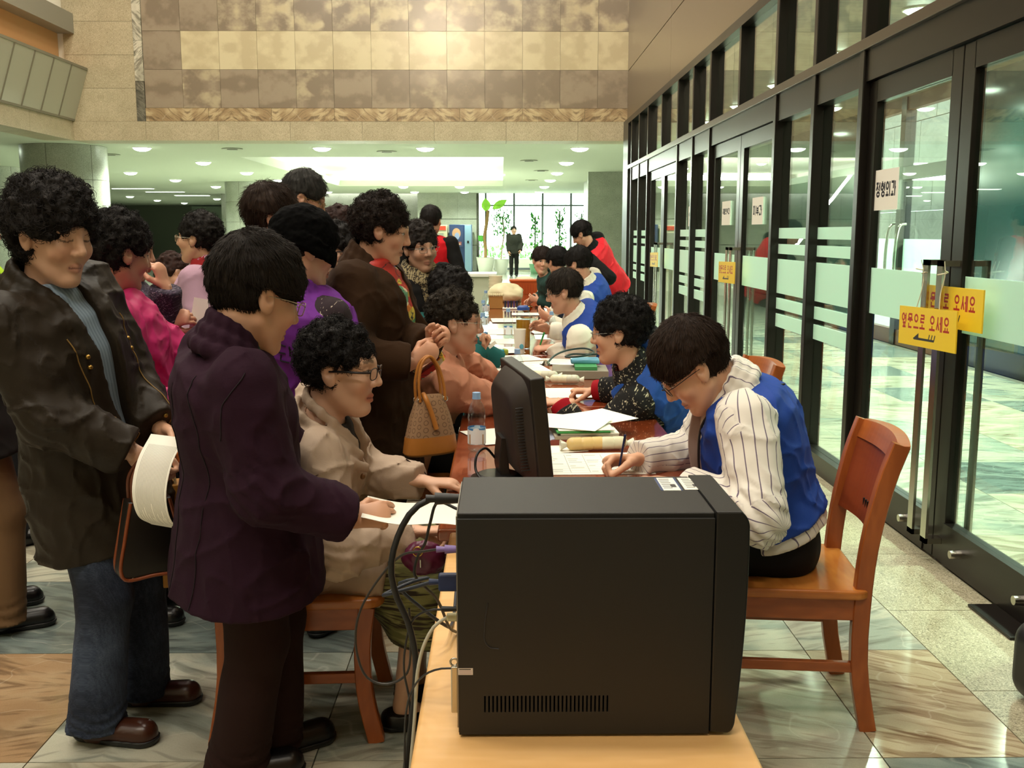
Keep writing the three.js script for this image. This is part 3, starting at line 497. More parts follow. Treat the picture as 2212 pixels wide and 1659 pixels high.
// ---------- computer tower ----------
{
  const t = thing('computer_tower', 'large black desktop computer tower lying on the beige desk front', 'computer', [0, 0, 0]);
  const x0 = -0.068, x1 = 0.325, y0 = 0.722, y1 = 1.08, z0 = -1.69, z1 = -1.455, cm = mat(0x171614, 0.52, { bumpMap: tex(128, (u, v) => { const a = hash3(u * 128 | 0, v * 128 | 0, 3) * 255; return [a, a, a]; }, 12, false), bumpScale: 0.00008 });
  const zc = z1 - 0.008, zi = z1 - 0.09;   // hollow behind the vent slots
  mesh('case', [bb(x0, x1, y1 - 0.012, y1, z0, zc, 0.003), bb(x0, x1, y0 + 0.003, y1 - 0.01, z0, zi), bb(x0, x1, 0.8, y1 - 0.01, zi, zc), bb(x0, x1, y0 + 0.003, 0.752, zi, zc), bb(x0, -0.036, 0.752, 0.8, zi, zc), bb(0.172, x1, 0.752, 0.8, zi, zc)], cm, t);
  // side panel with real vent slots
  const sh = new THREE.Shape(); sh.moveTo(x0 + 0.001, y0 + 0.003); sh.lineTo(x1 - 0.002, y0 + 0.003); sh.lineTo(x1 - 0.002, y1 - 0.008); sh.lineTo(x0 + 0.001, y1 - 0.008); sh.closePath();
  for (let k = 0; k < 31; k++) { const x = -0.028 + k * 0.00635, h = new THREE.Path(); h.moveTo(x, 0.762); h.lineTo(x + 0.0027, 0.762); h.lineTo(x + 0.0027, 0.789); h.lineTo(x, 0.789); h.closePath(); sh.holes.push(h); }
  const side = mesh('side_panel', [metric(new THREE.ExtrudeGeometry(sh, { depth: 0.0072, bevelEnabled: false }).translate(0, 0, z1 - 0.0076))], cm, t);
  mesh('grip_groove', [tube([[-0.022, 0.94, z1], [-0.0265, 0.9, z1], [-0.026, 0.878, z1], [-0.018, 0.868, z1], [-0.005, 0.866, z1]], 0.0011, 24, 6)], mat(0x26262a, 0.35), side);
  mesh('warning_sticker', [new THREE.BoxGeometry(0.023, 0.011, 0.0006).translate(-0.0565, 0.8295, z1)], mat(0xffffff, 0.6, { map: canvasTex(128, 64, (c) => { c.fillStyle = '#cfc3b8'; c.fillRect(0, 0, 128, 64); c.fillStyle = '#4a4540'; c.fillRect(10, 6, 100, 10); c.fillStyle = '#b59aa0'; for (let k = 0; k < 4; k++) c.fillRect(12, 24 + k * 9, 104, 4); }) }), side);
  // curved front bezel
  const f = new THREE.Shape(); f.moveTo(0, y0 + 0.008); f.lineTo(0.024, y0 + 0.006); f.quadraticCurveTo(0.031, y0 + 0.008, 0.033, y0 + 0.02); f.quadraticCurveTo(0.049, 0.9, 0.046, y1 - 0.022); f.quadraticCurveTo(0.045, y1 - 0.008, 0.034, y1); f.lineTo(0, y1); f.closePath();
  mesh('front_bezel', [metric(new THREE.ExtrudeGeometry(f, { depth: 0.229, bevelEnabled: true, bevelSize: 0.003, bevelThickness: 0.003, bevelSegments: 2, curveSegments: 16 }).translate(x1 + 0.003, 0, z0 + 0.003))], mat(0x121211, 0.45), t);
  const st = (name, w, d, x, z, blue) => mesh(name, [new THREE.BoxGeometry(w, 0.0006, d).translate(x, y1 + 0.0002, z)], mat(0xffffff, 0.55, { map: canvasTex(160, 110, (c) => { c.fillStyle = blue ? '#e6e4dc' : '#e9e6d8'; c.fillRect(0, 0, 160, 110); if (blue) { c.fillStyle = '#35456e'; c.fillRect(0, 0, 18, 110); c.fillRect(146, 0, 14, 110); } c.fillStyle = '#3c3a3a'; for (let k = 0; k < 6; k++) c.fillRect(28, 12 + k * 15, 60 + 50 * hash3(k, blue ? 1 : 2, 3), 5); c.fillRect(90, 60, 40, 24); }) }), t);
  st('license_sticker', 0.036, 0.085, 0.281, -1.635, true); st('serial_sticker', 0.032, 0.08, 0.319, -1.637, false);
  // rear ports and bracket on the left end
  const rear = mesh('rear_plate', [bb(x0 - 0.002, x0 + 0.001, y0 + 0.01, y1 - 0.006, z0 + 0.01, z1 - 0.01)], mat(0x8f8c84, 0.35, { metalness: 0.8 }), t);
  for (let k = 0; k < 9; k++) mesh('port', [bb(x0 - 0.006, x0 - 0.001, 0.86 + 0.02 * k, 0.873 + 0.02 * k, -1.66 + 0.03 * (k % 3), -1.63 + 0.03 * (k % 3))], k % 2 ? M.chrome : M.black, rear);
  const br = mesh('slot_bracket', [bb(x0 - 0.013, x0 - 0.002, 0.742, 0.82, -1.502, -1.492, 0.002), new THREE.TorusGeometry(0.006, 0.0018, 8, 16).translate(x0 - 0.008, 0.826, -1.497)], M.chrome, t);
  br.userData.label = 'steel card bracket';
  for (let k = 0; k < 4; k++) mesh('foot', [bx(0.02, 0.005, 0.02, k % 2 ? 0.3 : -0.04, 0.7228, k < 2 ? -1.49 : -1.66)], M.black, t);
  // cables
  const cab = (name, label, pts, r, color, plug) => { const o = thing(name, label, 'cable', pts[0].map ? [0, 0, 0] : [0, 0, 0]); mesh('cord', [tube(pts, r, 60, 8)], mat(color, 0.5), o); if (plug) mesh('plug', plug[0], mat(plug[1], 0.5), o); return o; };
  const cx = (x0p, y, z, l, r) => cyl(r, r * 0.75, l, 0, 0, 0, 14).rotateZ(Math.PI / 2).translate(x0p - l / 2, y, z);
  cab('power_cable', 'thick black power cable looping down from the computer tower', [[-0.1, 1.06, -1.62], [-0.125, 1.057, -1.62], [-0.15, 1.04, -1.615], [-0.173, 1.0, -1.61], [-0.185, 0.95, -1.6], [-0.178, 0.9, -1.6], [-0.158, 0.85, -1.6], [-0.146, 0.79, -1.595], [-0.15, 0.71, -1.595], [-0.162, 0.62, -1.6], [-0.19, 0.4, -1.62], [-0.22, 0.15, -1.62], [-0.3, 0.01, -1.62], [-0.42, 0.008, -1.7]], 0.0055, 0x141414, [[cx(-0.07, 1.06, -1.62, 0.042, 0.0105), cx(-0.105, 1.06, -1.62, 0.022, 0.007)], 0x141414]);
  cab('mouse_cable', 'thin black cable with a purple plug making a wide loop', [[-0.106, 0.985, -1.58], [-0.13, 0.975, -1.6], [-0.175, 0.95, -1.65], [-0.218, 0.9, -1.66], [-0.25, 0.84, -1.66], [-0.256, 0.78, -1.66], [-0.238, 0.725, -1.66], [-0.205, 0.712, -1.66], [-0.168, 0.735, -1.65], [-0.158, 0.8, -1.64], [-0.16, 0.86, -1.64]], 0.0022, 0x2a2724, [[cx(-0.072, 0.985, -1.58, 0.022, 0.0075), cx(-0.092, 0.985, -1.58, 0.016, 0.0055)], 0x7c66a0]);
  cab('monitor_cable', 'blue monitor plug with a dark cable behind the tower', [[-0.118, 0.918, -1.61], [-0.15, 0.905, -1.62], [-0.2, 0.888, -1.63], [-0.205, 0.882, -1.645], [-0.16, 0.892, -1.68], [-0.13, 0.886, -1.72], [-0.18, 0.872, -1.74], [-0.19, 0.86, -1.75], [-0.15, 0.81, -1.77], [-0.11, 0.765, -1.8], [-0.1, 0.726, -1.9], [-0.1, 0.724, -2.2], [-0.08, 0.724, -2.5]], 0.0035, 0x1d2430, [[bx(0.034, 0.03, 0.016, -0.09, 0.918, -1.61, 0.004), cx(-0.105, 0.918, -1.61, 0.018, 0.006)], 0x1d2c52]);
  cab('audio_cable', 'thin black cable with a small black plug', [[-0.098, 0.885, -1.57], [-0.12, 0.88, -1.58], [-0.15, 0.855, -1.6], [-0.165, 0.8, -1.61], [-0.168, 0.75, -1.62], [-0.16, 0.7, -1.62], [-0.165, 0.6, -1.62], [-0.2, 0.3, -1.64], [-0.26, 0.006, -1.66]], 0.002, 0x1a1a1a, [[cx(-0.07, 0.886, -1.57, 0.03, 0.005)], 0x111111]);
  cab('network_cable', 'pale grey network cable hanging over the desk edge', [[-0.09, 0.868, -1.58], [-0.11, 0.855, -1.58], [-0.13, 0.82, -1.58], [-0.142, 0.77, -1.58], [-0.147, 0.7, -1.58], [-0.156, 0.6, -1.58], [-0.18, 0.3, -1.58], [-0.22, 0.006, -1.56]], 0.003, 0xb8b4a0, [[bx(0.022, 0.012, 0.012, -0.081, 0.868, -1.58, 0.002)], 0xc2b98e]);
  cab('keyboard_cable', 'thin dark cable lying on the beige desk beside the tower', [[-0.072, 0.805, -1.52], [-0.1, 0.8, -1.53], [-0.128, 0.78, -1.55], [-0.15, 0.745, -1.57], [-0.162, 0.7, -1.58], [-0.17, 0.5, -1.6], [-0.19, 0.006, -1.64]], 0.0018, 0x2a2a2a);
  cab('power_lead', 'short dark lead curving up behind the tower', [[-0.075, 1.03, -1.66], [-0.11, 1.04, -1.67], [-0.125, 1.0, -1.68], [-0.135, 0.96, -1.69], [-0.15, 0.93, -1.7], [-0.155, 0.9, -1.7], [-0.12, 0.84, -1.74], [-0.1, 0.76, -1.8], [-0.09, 0.725, -1.86]], 0.0028, 0x181818);
}
// ---------- monitor (back towards the patients) ----------
{
  const o = thing('monitor', 'black flat monitor seen from its edge on the red table', 'monitor', [0.055, 0.7205, -3.03], 0.17);
  const m = mat(0x1b1815, 0.45), m2 = mat(0x2c2621, 0.5);
  const scr = new THREE.Group(); scr.name = 'display'; o.add(scr); scr.position.set(0, 0.2, 0); scr.rotation.z = 0.1;
  mesh('bezel', [bx(0.045, 0.345, 0.5, 0.02, 0, 0, 0.007)], m, scr);
  mesh('screen', [bx(0.004, 0.3, 0.45, 0.0425, 0, 0)], mat(0x0b0d12, 0.1), scr);
  // tapered rear housing
  const pos = [], idx = [], A = [[0.0, 0.165, 0.235], [-0.02, 0.15, 0.22], [-0.045, 0.125, 0.19], [-0.055, 0.11, 0.17]], N = 28;
  A.forEach(([x, h, w]) => { for (let k = 0; k < N; k++) { const t = k / N * 2 * Math.PI, c = Math.cos(t), s = Math.sin(t), p = 0.4; pos.push(x, Math.sign(s) * Math.abs(s) ** p * h, Math.sign(c) * Math.abs(c) ** p * w); } });
  for (let i = 0; i < A.length - 1; i++) for (let k = 0; k < N; k++) { const a = i * N + k, b = i * N + (k + 1) % N; idx.push(a, b, a + N, b, b + N, a + N); }
  pos.push(-0.057, 0, 0); const ce = A.length * N; for (let k = 0; k < N; k++) idx.push((A.length - 1) * N + k, (A.length - 1) * N + (k + 1) % N, ce);
  let g = new THREE.BufferGeometry(); g.setAttribute('position', new THREE.Float32BufferAttribute(pos, 3)); g.setIndex(idx); g.computeVertexNormals(); g.setAttribute('uv', new THREE.Float32BufferAttribute(new Float32Array(pos.length / 3 * 2), 2));
  const hs = mesh('rear_housing', g, m2, scr);
  for (let k = 0; k < 22; k++) mesh('vent_rib', [bx(0.03, 0.0035, 0.006, -0.03, -0.1 + k * 0.0088, 0.212, 0.0012).rotateY(0)], M.black, hs);
  mesh('stand_neck', [sweepBox([[-0.03, 0.0, 0], [-0.055, 0.06, 0], [-0.05, 0.16, 0]], 0.03, 0.1).rotateY(0)], m, o);
  mesh('stand_base', [cyl(0.085, 0.095, 0.035, -0.07, 0.018, 0.02, 36), cyl(0.06, 0.085, 0.012, -0.07, 0.041, 0.02, 36)], mat(0x151413, 0.3), o);
  const c = thing('cable_loop', 'black cable looping behind the monitor stand', 'cable'); mesh('cord', [tube([[-0.02, 0.8, -3.06], [-0.05, 0.84, -3.02], [-0.075, 0.83, -2.98], [-0.08, 0.79, -2.96], [-0.06, 0.765, -2.93], [0.0, 0.77, -2.9]], 0.004, 40, 8)], M.black, c);
}
// ---------- bottles, cups, jug ----------
const water = new THREE.MeshPhysicalMaterial({ color: 0xf4fbff, transmission: 1, roughness: 0.04, thickness: 0, ior: 1.45 });
const wave = Array.from({ length: 13 }, (_, i) => [0.0305 + 0.0012 * Math.cos(i * 2.1), 0.016 + i * 0.0085]);
function bottle(x, z, label, s = 1) {
  const o = thing('water_bottle', label, 'bottle', [x, 0.721, z], 0, 'plastic water bottles');
  mesh('bottle_body', [lathe([[0.001, 0.0], [0.022, 0.001], [0.029, 0.006], [0.0315, 0.014], ...wave, [0.0315, 0.13], [0.03, 0.145], [0.024, 0.165], [0.015, 0.18], [0.0125, 0.187], [0.0125, 0.196]])], water, o);
  mesh('cap', [cyl(0.0145, 0.0145, 0.02, 0, 0.2, 0, 24), cyl(0.0155, 0.0155, 0.004, 0, 0.189, 0, 24)], mat(0x8fb4dc, 0.45), o);
  mesh('label_wrap', [lathe([[0.0322, 0.028], [0.0326, 0.03], [0.0326, 0.085], [0.0322, 0.087]])], mat(0xffffff, 0.45, { map: bottle.map }), o);
  o.scale.setScalar(s); return o;
}
bottle.map = canvasTex(256, 96, (c) => { c.fillStyle = '#e9eef0'; c.fillRect(0, 0, 256, 96); c.fillStyle = '#3d7fb8'; for (const x of [4, 68, 132, 196]) { c.beginPath(); c.moveTo(x, 6); c.lineTo(x + 54, 10); c.lineTo(x + 44, 36); c.lineTo(x + 8, 34); c.fill(); c.fillStyle = '#8fb9c9'; c.fillRect(x + 2, 66, 50, 24); c.fillStyle = '#b08a5e'; c.fillRect(x + 24, 44, 7, 30); c.fillStyle = '#3d7fb8'; } });
bottle(-0.09, -3.52, 'clear water bottle with blue cap left of the monitor', 1.02);
bottle(0.078, -4.9, 'clear water bottle with blue cap behind the monitor');
bottle(0.05, -7.4, 'clear water bottle beside the tea jug', 1.06);
bottle(0.36, -7.15, 'clear water bottle in front of the man in the white shirt', 1.05);
bottle(-0.13, -6.9, 'clear water bottle at the left table edge, nearer one', 1.1);
bottle(-0.15, -8.2, 'clear water bottle at the left table edge, middle one', 1.1);
bottle(-0.15, -9.6, 'clear water bottle at the left table edge, farther one', 1.1);
{
  const o = thing('tea_jug', 'tall clear jug of golden tea with a blue lid', 'jug', [0.148, 0.721, -6.75]);
  mesh('jug_wall', [lathe([[0.001, 0], [0.044, 0.001], [0.047, 0.01], [0.05, 0.2], [0.048, 0.22], [0.04, 0.25], [0.04, 0.262]])], water, o);
  mesh('tea', [lathe([[0.001, 0.004], [0.043, 0.005], [0.046, 0.012], [0.0485, 0.195], [0.001, 0.196]])], new THREE.MeshPhysicalMaterial({ color: 0xc48f26, roughness: 0.1, transmission: 0.5, thickness: 0 }), o);
  mesh('lid', [cyl(0.043, 0.043, 0.02, 0, 0.272, 0, 28), cyl(0.03, 0.04, 0.01, 0, 0.287, 0, 28)], mat(0x2d4f9a, 0.4), o);
  mesh('handle', [tube([[0.045, 0.23, 0], [0.075, 0.22, 0], [0.08, 0.15, 0], [0.075, 0.08, 0], [0.047, 0.06, 0]], 0.006, 24, 8)], water, o);
  const c = thing('paper_cup', 'tall white paper cup beside the tea jug', 'cup', [0.118, 0.721, -6.45]);
  mesh('cup_wall', [lathe([[0.001, 0.002], [0.03, 0.002], [0.031, 0.0], [0.04, 0.155], [0.042, 0.157], [0.042, 0.161], [0.039, 0.161], [0.03, 0.01], [0.001, 0.008]])], M.paper, c);
  mesh('print', [new THREE.SphereGeometry(0.014, 14, 10).scale(1, 1.2, 0.12).translate(0.012, 0.05, 0.034)], mat(0x5fb2c8, 0.6), c);
}
// ---------- papers and folders on the tables ----------
const formTex = canvasTex(512, 362, (c) => { c.fillStyle = '#efece0'; c.fillRect(0, 0, 512, 362); c.strokeStyle = '#8d8a80'; c.lineWidth = 2; for (let k = 1; k < 12; k++) { c.beginPath(); c.moveTo(20, 30 * k); c.lineTo(492, 30 * k); c.stroke(); } for (let k = 0; k < 7; k++) { c.beginPath(); c.moveTo(20 + k * 78, 30); c.lineTo(20 + k * 78, 330); c.stroke(); } c.fillStyle = '#56544e'; for (let r = 0; r < 10; r++) for (let k = 0; k < 6; k++) if (hash3(r, k, 4) > 0.35) c.fillRect(28 + k * 78, 40 + r * 30, 20 + 40 * hash3(k, r, 8), 5); });
const textTex = canvasTex(256, 362, (c) => { c.fillStyle = '#f2efe4'; c.fillRect(0, 0, 256, 362); c.fillStyle = '#8a867c'; for (let r = 0; r < 22; r++) c.fillRect(24, 24 + r * 14, 120 + 90 * hash3(r, 1, 6), 4); });
const M_form = mat(0xffffff, 0.7, { map: formTex }), M_text = mat(0xffffff, 0.7, { map: textTex });
let paperLayer = 0;
function sheet(x, z, w, d, turn, label, m = M.paper, y = 0.7212, curl = 0) {
  const n = 10, g = new THREE.BoxGeometry(w, 0.0008, d, n, 1, n), p = g.attributes.position;
  for (let i = 0; i < p.count; i++) p.setY(i, p.getY(i) + curl * Math.pow(p.getX(i) / w + 0.5, 2));
  g.computeVertexNormals();
  const o = mesh('paper_sheet', g, m); o.position.set(x, y + 0.0011 * (paperLayer++ % 7), z); o.rotation.y = turn;
  return tag(o, label, 'paper', 'papers on the tables');
}
sheet(0.29, -3.32, 0.42, 0.32, 0.03, 'printed chart form under the writing hand of the front man', M_form);
sheet(0.17, -3.62, 0.21, 0.297, 0.3, 'blank white sheet lying beyond the printed chart form', M.paper);
sheet(-0.02, -3.78, 0.2, 0.28, 0.4, 'white sheet behind the water bottle by the monitor', M.paper);
sheet(0.35, -4.82, 0.4, 0.3, 0.05, 'white sheet under the hands being held across the table', M.paper);
sheet(0.1, -5.75, 0.3, 0.5, 0.2, 'white sheet behind the monitor top edge', M_text);
sheet(0.32, -6.0, 0.34, 0.26, -0.3, 'printed sheet beside the stethoscope', M_text);
sheet(0.0, -6.6, 0.28, 0.36, 0.1, 'white sheet on the left half of the table before the jug', M.paper);
sheet(0.4, -7.5, 0.3, 0.35, 0, 'white sheet in front of the second man in a blue vest', M.paper);
sheet(0.02, -7.9, 0.26, 0.45, 0.0, 'white sheet beyond the tea jug on the left', M.paper);
sheet(0.35, -8.6, 0.36, 0.3, 0.1, 'white sheet near the far end of the table', M_text);
sheet(0.42, -6.6, 0.3, 0.3, 0.2, 'white sheet under the arm in the white sleeve', M_text);
sheet(0.3, -9.6, 0.4, 0.3, 0.0, 'white sheet in front of the brass bowl', M.paper);
sheet(0.05, -8.9, 0.28, 0.4, 0.05, 'white sheet beside the small tan box', M.paper);
sheet(0.38, -5.25 - 2.6, 0.3, 0.3, 0.15, 'white sheet before the second man in blue', M_text);
sheet(0.0, -7.2, 0.24, 0.34, -0.1, 'white sheet left of the tea jug', M_text);
sheet(0.06, -5.1, 0.2, 0.26, 0.7, 'white sheet corner beside the monitor top', M.paper);
{
  const o = thing('folder_stack', 'stack of files and a green edged book on the red table', 'books', [0.31, 0.721, -3.72], 0.06);
  const cols = [0x7c2f22, 0x9a8b76, 0xe8e4d6, 0x2f8a3c, 0xe8e4d6]; let y = 0;
  [[0.27, 0.022, 0.22], [0.24, 0.013, 0.2], [0.22, 0.008, 0.2], [0.2, 0.007, 0.19], [0.21, 0.004, 0.2]].forEach(([w, h, d], i) => { mesh('file', [bx(w, h, d, 0.012 * ((i * 7) % 3 - 1), y + h / 2, 0.01 * (i % 2), 0.002)], mat(cols[i], 0.6), o); y += h + 0.0005; });
  const s1 = sheet(0.25, -3.74, 0.21, 0.297, 1.15, 'bent white sheet on top of the file stack', M.paper, 0.778, 0.012);
  const s2 = sheet(0.38, -3.86, 0.21, 0.25, 0.5, 'white sheet sticking out behind the file stack', M.paper, 0.776, 0.008);
  const b = thing('plastic_folder', 'clear bluish plastic folder between the monitor and the files', 'folder', [0.12, 0.722, -3.66], 0.5);
  mesh('cover', [bx(0.2, 0.004, 0.16, 0, 0.018, 0, 0.001).rotateZ(0.1)], mat(0xa8b0c4, 0.25), b); mesh('cover', [bx(0.2, 0.004, 0.16, 0, 0.004, 0, 0.001)], mat(0x9aa2ba, 0.25), b);
  // cling wrapped rice rolls
  const wrap = mat(0xd9d6c4, 0.22), rollM = [mat(0xd9b978, 0.35), mat(0xd8d2b4, 0.3), mat(0xc4c1ac, 0.3)];
  const roll = (x, z, turn, len, label, k) => { const q = thing('wrapped_rice_roll', label, 'food', [x, 0.7215, z], turn); for (let i = 0; i < 5; i++) mesh('roll_piece', [new THREE.CapsuleGeometry(0.024, len / 5 - 0.012, 6, 14).rotateZ(Math.PI / 2).translate((i - 2) * len / 5, 0.025, 0.002 * (i % 2))], rollM[(i > 2 ? 1 : 0) + k], q); mesh('film_twist', [new THREE.ConeGeometry(0.02, 0.04, 10).rotateZ(Math.PI / 2).translate(len / 2 + 0.02, 0.022, 0)], wrap, q); mesh('film_twist', [new THREE.ConeGeometry(0.02, 0.04, 10).rotateZ(-Math.PI / 2).translate(-len / 2 - 0.02, 0.022, 0)], wrap, q); };
  roll(0.345, -3.53, 0.12, 0.19, 'cling wrapped rice roll in front of the file stack', 0);
  roll(0.2, -5.28, -0.12, 0.17, 'cling wrapped rice roll behind the monitor, left one', 1);
  roll(0.33, -5.13, -0.1, 0.12, 'cling wrapped rice roll behind the monitor, right one', 1);
  const k = thing('medical_book', 'grey and green box with papers under the stethoscope', 'box', [0.43, 0.721, -5.42], -0.04);
  mesh('box_body', [bx(0.3, 0.045, 0.26, 0, 0.023, 0, 0.003)], mat(0x8a8272, 0.5), k); mesh('green_edge', [bx(0.12, 0.02, 0.24, 0.03, 0.056, -0.01, 0.002)], mat(0x3f8f55, 0.5), k); mesh('blue_pouch', [bx(0.16, 0.03, 0.1, 0.03, 0.078, -0.06, 0.012)], mat(0x6fb0cc, 0.35), k);
  const s = thing('stethoscope', 'dark stethoscope coiled on the grey box', 'stethoscope', [0.41, 0.81, -5.46]);
  mesh('tubing', [tube([[-0.16, 0.0, 0.14], [-0.12, 0.03, 0.08], [-0.04, 0.05, 0.0], [0.06, 0.055, -0.03], [0.1, 0.04, 0.0], [0.04, 0.025, 0.06], [-0.06, 0.02, 0.06], [-0.02, 0.03, 0.02], [0.08, 0.03, 0.03], [0.18, 0.03, 0.0]], 0.0055, 80, 8)], mat(0x20302c, 0.35), s);
  mesh('chest_piece', [cyl(0.022, 0.022, 0.012, -0.17, -0.01, 0.15, 24), cyl(0.014, 0.018, 0.012, -0.17, 0.002, 0.15, 20)], M.chrome, s);
  mesh('ear_tube', [tube([[0.18, 0.03, 0], [0.22, 0.03, 0.02], [0.26, 0.02, 0.01]], 0.003, 16, 6), tube([[0.18, 0.03, 0], [0.22, 0.035, -0.03], [0.27, 0.02, -0.04]], 0.003, 16, 6)], M.chrome, s);
  const pk = thing('snack_packet', 'small blue and green snack packet on the white table', 'packet', [-0.02, 0.722, -6.35], 0.3);
  mesh('packet', [bx(0.07, 0.04, 0.06, 0, 0.02, 0, 0.012)], mat(0x2f8ca0, 0.35), pk); mesh('packet_band', [bx(0.03, 0.042, 0.062, 0.045, 0.02, 0, 0.012)], mat(0x9aa83a, 0.4), pk);
  const cl = thing('clipboard', 'brown clipboard with a form beside the paper cup', 'clipboard', [0.12, 0.722, -6.15], 0.35);
  mesh('board', [bx(0.24, 0.005, 0.32, 0, 0.004, 0, 0.002)], mat(0x8a6b4e, 0.5), cl); mesh('form', [new THREE.BoxGeometry(0.21, 0.002, 0.29).translate(0, 0.008, 0)], M_text, cl);
  const bx1 = thing('cardboard_box', 'small tan box with a ruffled top on the far table', 'box', [-0.06, 0.721, -10.4]);
  mesh('box_body', [bx(0.15, 0.14, 0.12, 0, 0.07, 0, 0.004)], mat(0xa97a3c, 0.6), bx1); for (let i = 0; i < 7; i++) mesh('ruffle', [new THREE.SphereGeometry(0.016, 8, 6).translate(-0.066 + i * 0.022, 0.142, 0.058)], mat(0xd9cfa4, 0.7), bx1);
  const tr = thing('medicine_tray', 'white tray of small purple bottles beside the tan box', 'tray', [0.11, 0.721, -10.3]);
  mesh('tray_base', [bx(0.2, 0.015, 0.14, 0, 0.008, 0, 0.004)], M.white, tr); for (let i = 0; i < 5; i++) mesh('vial', [cyl(0.011, 0.011, 0.07, -0.07 + i * 0.03, 0.05, 0.02 * (i % 2), 10)], mat(i % 2 ? 0x4a3560 : 0x2a2a3a, 0.4), tr);
  const ba = thing('orange_basket', 'orange plastic basket at the far end of the table', 'basket', [0.3, 0.721, -12.9]);
  const tap = (w, d, w2, d2, h, y0) => { const g = new THREE.BoxGeometry(1, 1, 1), p = g.attributes.position; for (let i = 0; i < p.count; i++) { const t = p.getY(i) + 0.5; p.setXYZ(i, p.getX(i) * (w + (w2 - w) * t), y0 + t * h, p.getZ(i) * (d + (d2 - d) * t)); } g.computeVertexNormals(); return g; };
  mesh('basket_body', [tap(0.31, 0.2, 0.37, 0.26, 0.17, 0)], mat(0xb5501c, 0.4), ba); mesh('basket_rim', [bx(0.4, 0.028, 0.29, 0, 0.175, 0, 0.01)], mat(0xc25a20, 0.4), ba); mesh('contents', [new THREE.SphereGeometry(0.12, 16, 10).scale(1, 0.3, 0.8).translate(0, 0.19, 0)], mat(0xe6dcc0, 0.7), ba);
  for (let i = 0; i < 9; i++) mesh('rib', [bx(0.008, 0.13, 0.006, -0.14 + i * 0.035, 0.085, 0.115, 0.002).rotateX(0.15)], mat(0xa84818, 0.4), ba);
  const bag = thing('plastic_bag', 'crumpled pale yellow plastic bag on the far table', 'bag', [0.04, 0.721, -11.4]);
  const bg = new THREE.SphereGeometry(0.19, 40, 26), bp = bg.attributes.position; for (let i = 0; i < bp.count; i++) { const v = V(bp.getX(i), bp.getY(i), bp.getZ(i)), n = 1 + 0.28 * fbm(v.x * 9, v.y * 9, v.z * 9, 3); bp.setXYZ(i, v.x * n * 1.1, Math.max(0.001, v.y * n * 0.7 + 0.08), v.z * n); } bg.computeVertexNormals();
  mesh('bag_body', bg, mat(0xe2dab2, 0.45), bag);
  const cup = thing('paper_cup_stack', 'stack of cream paper cups behind the plastic bag', 'cups', [-0.07, 0.721, -12.0]);
  for (let i = 0; i < 6; i++) mesh('cup', [cyl(0.085, 0.07, 0.06, 0, 0.03 + i * 0.042, 0, 24)], mat(0xe4ddc0, 0.6), cup);
  const bo = thing('brass_bowl', 'small shiny brass bowl on the far table', 'bowl', [0.25, 0.721, -9.9]);
  mesh('bowl', [lathe([[0.001, 0.004], [0.03, 0.004], [0.03, 0], [0.034, 0.004], [0.055, 0.03], [0.062, 0.055], [0.058, 0.055], [0.05, 0.032], [0.001, 0.012]])], mat(0xc9962e, 0.2, { metalness: 1 }), bo);
}
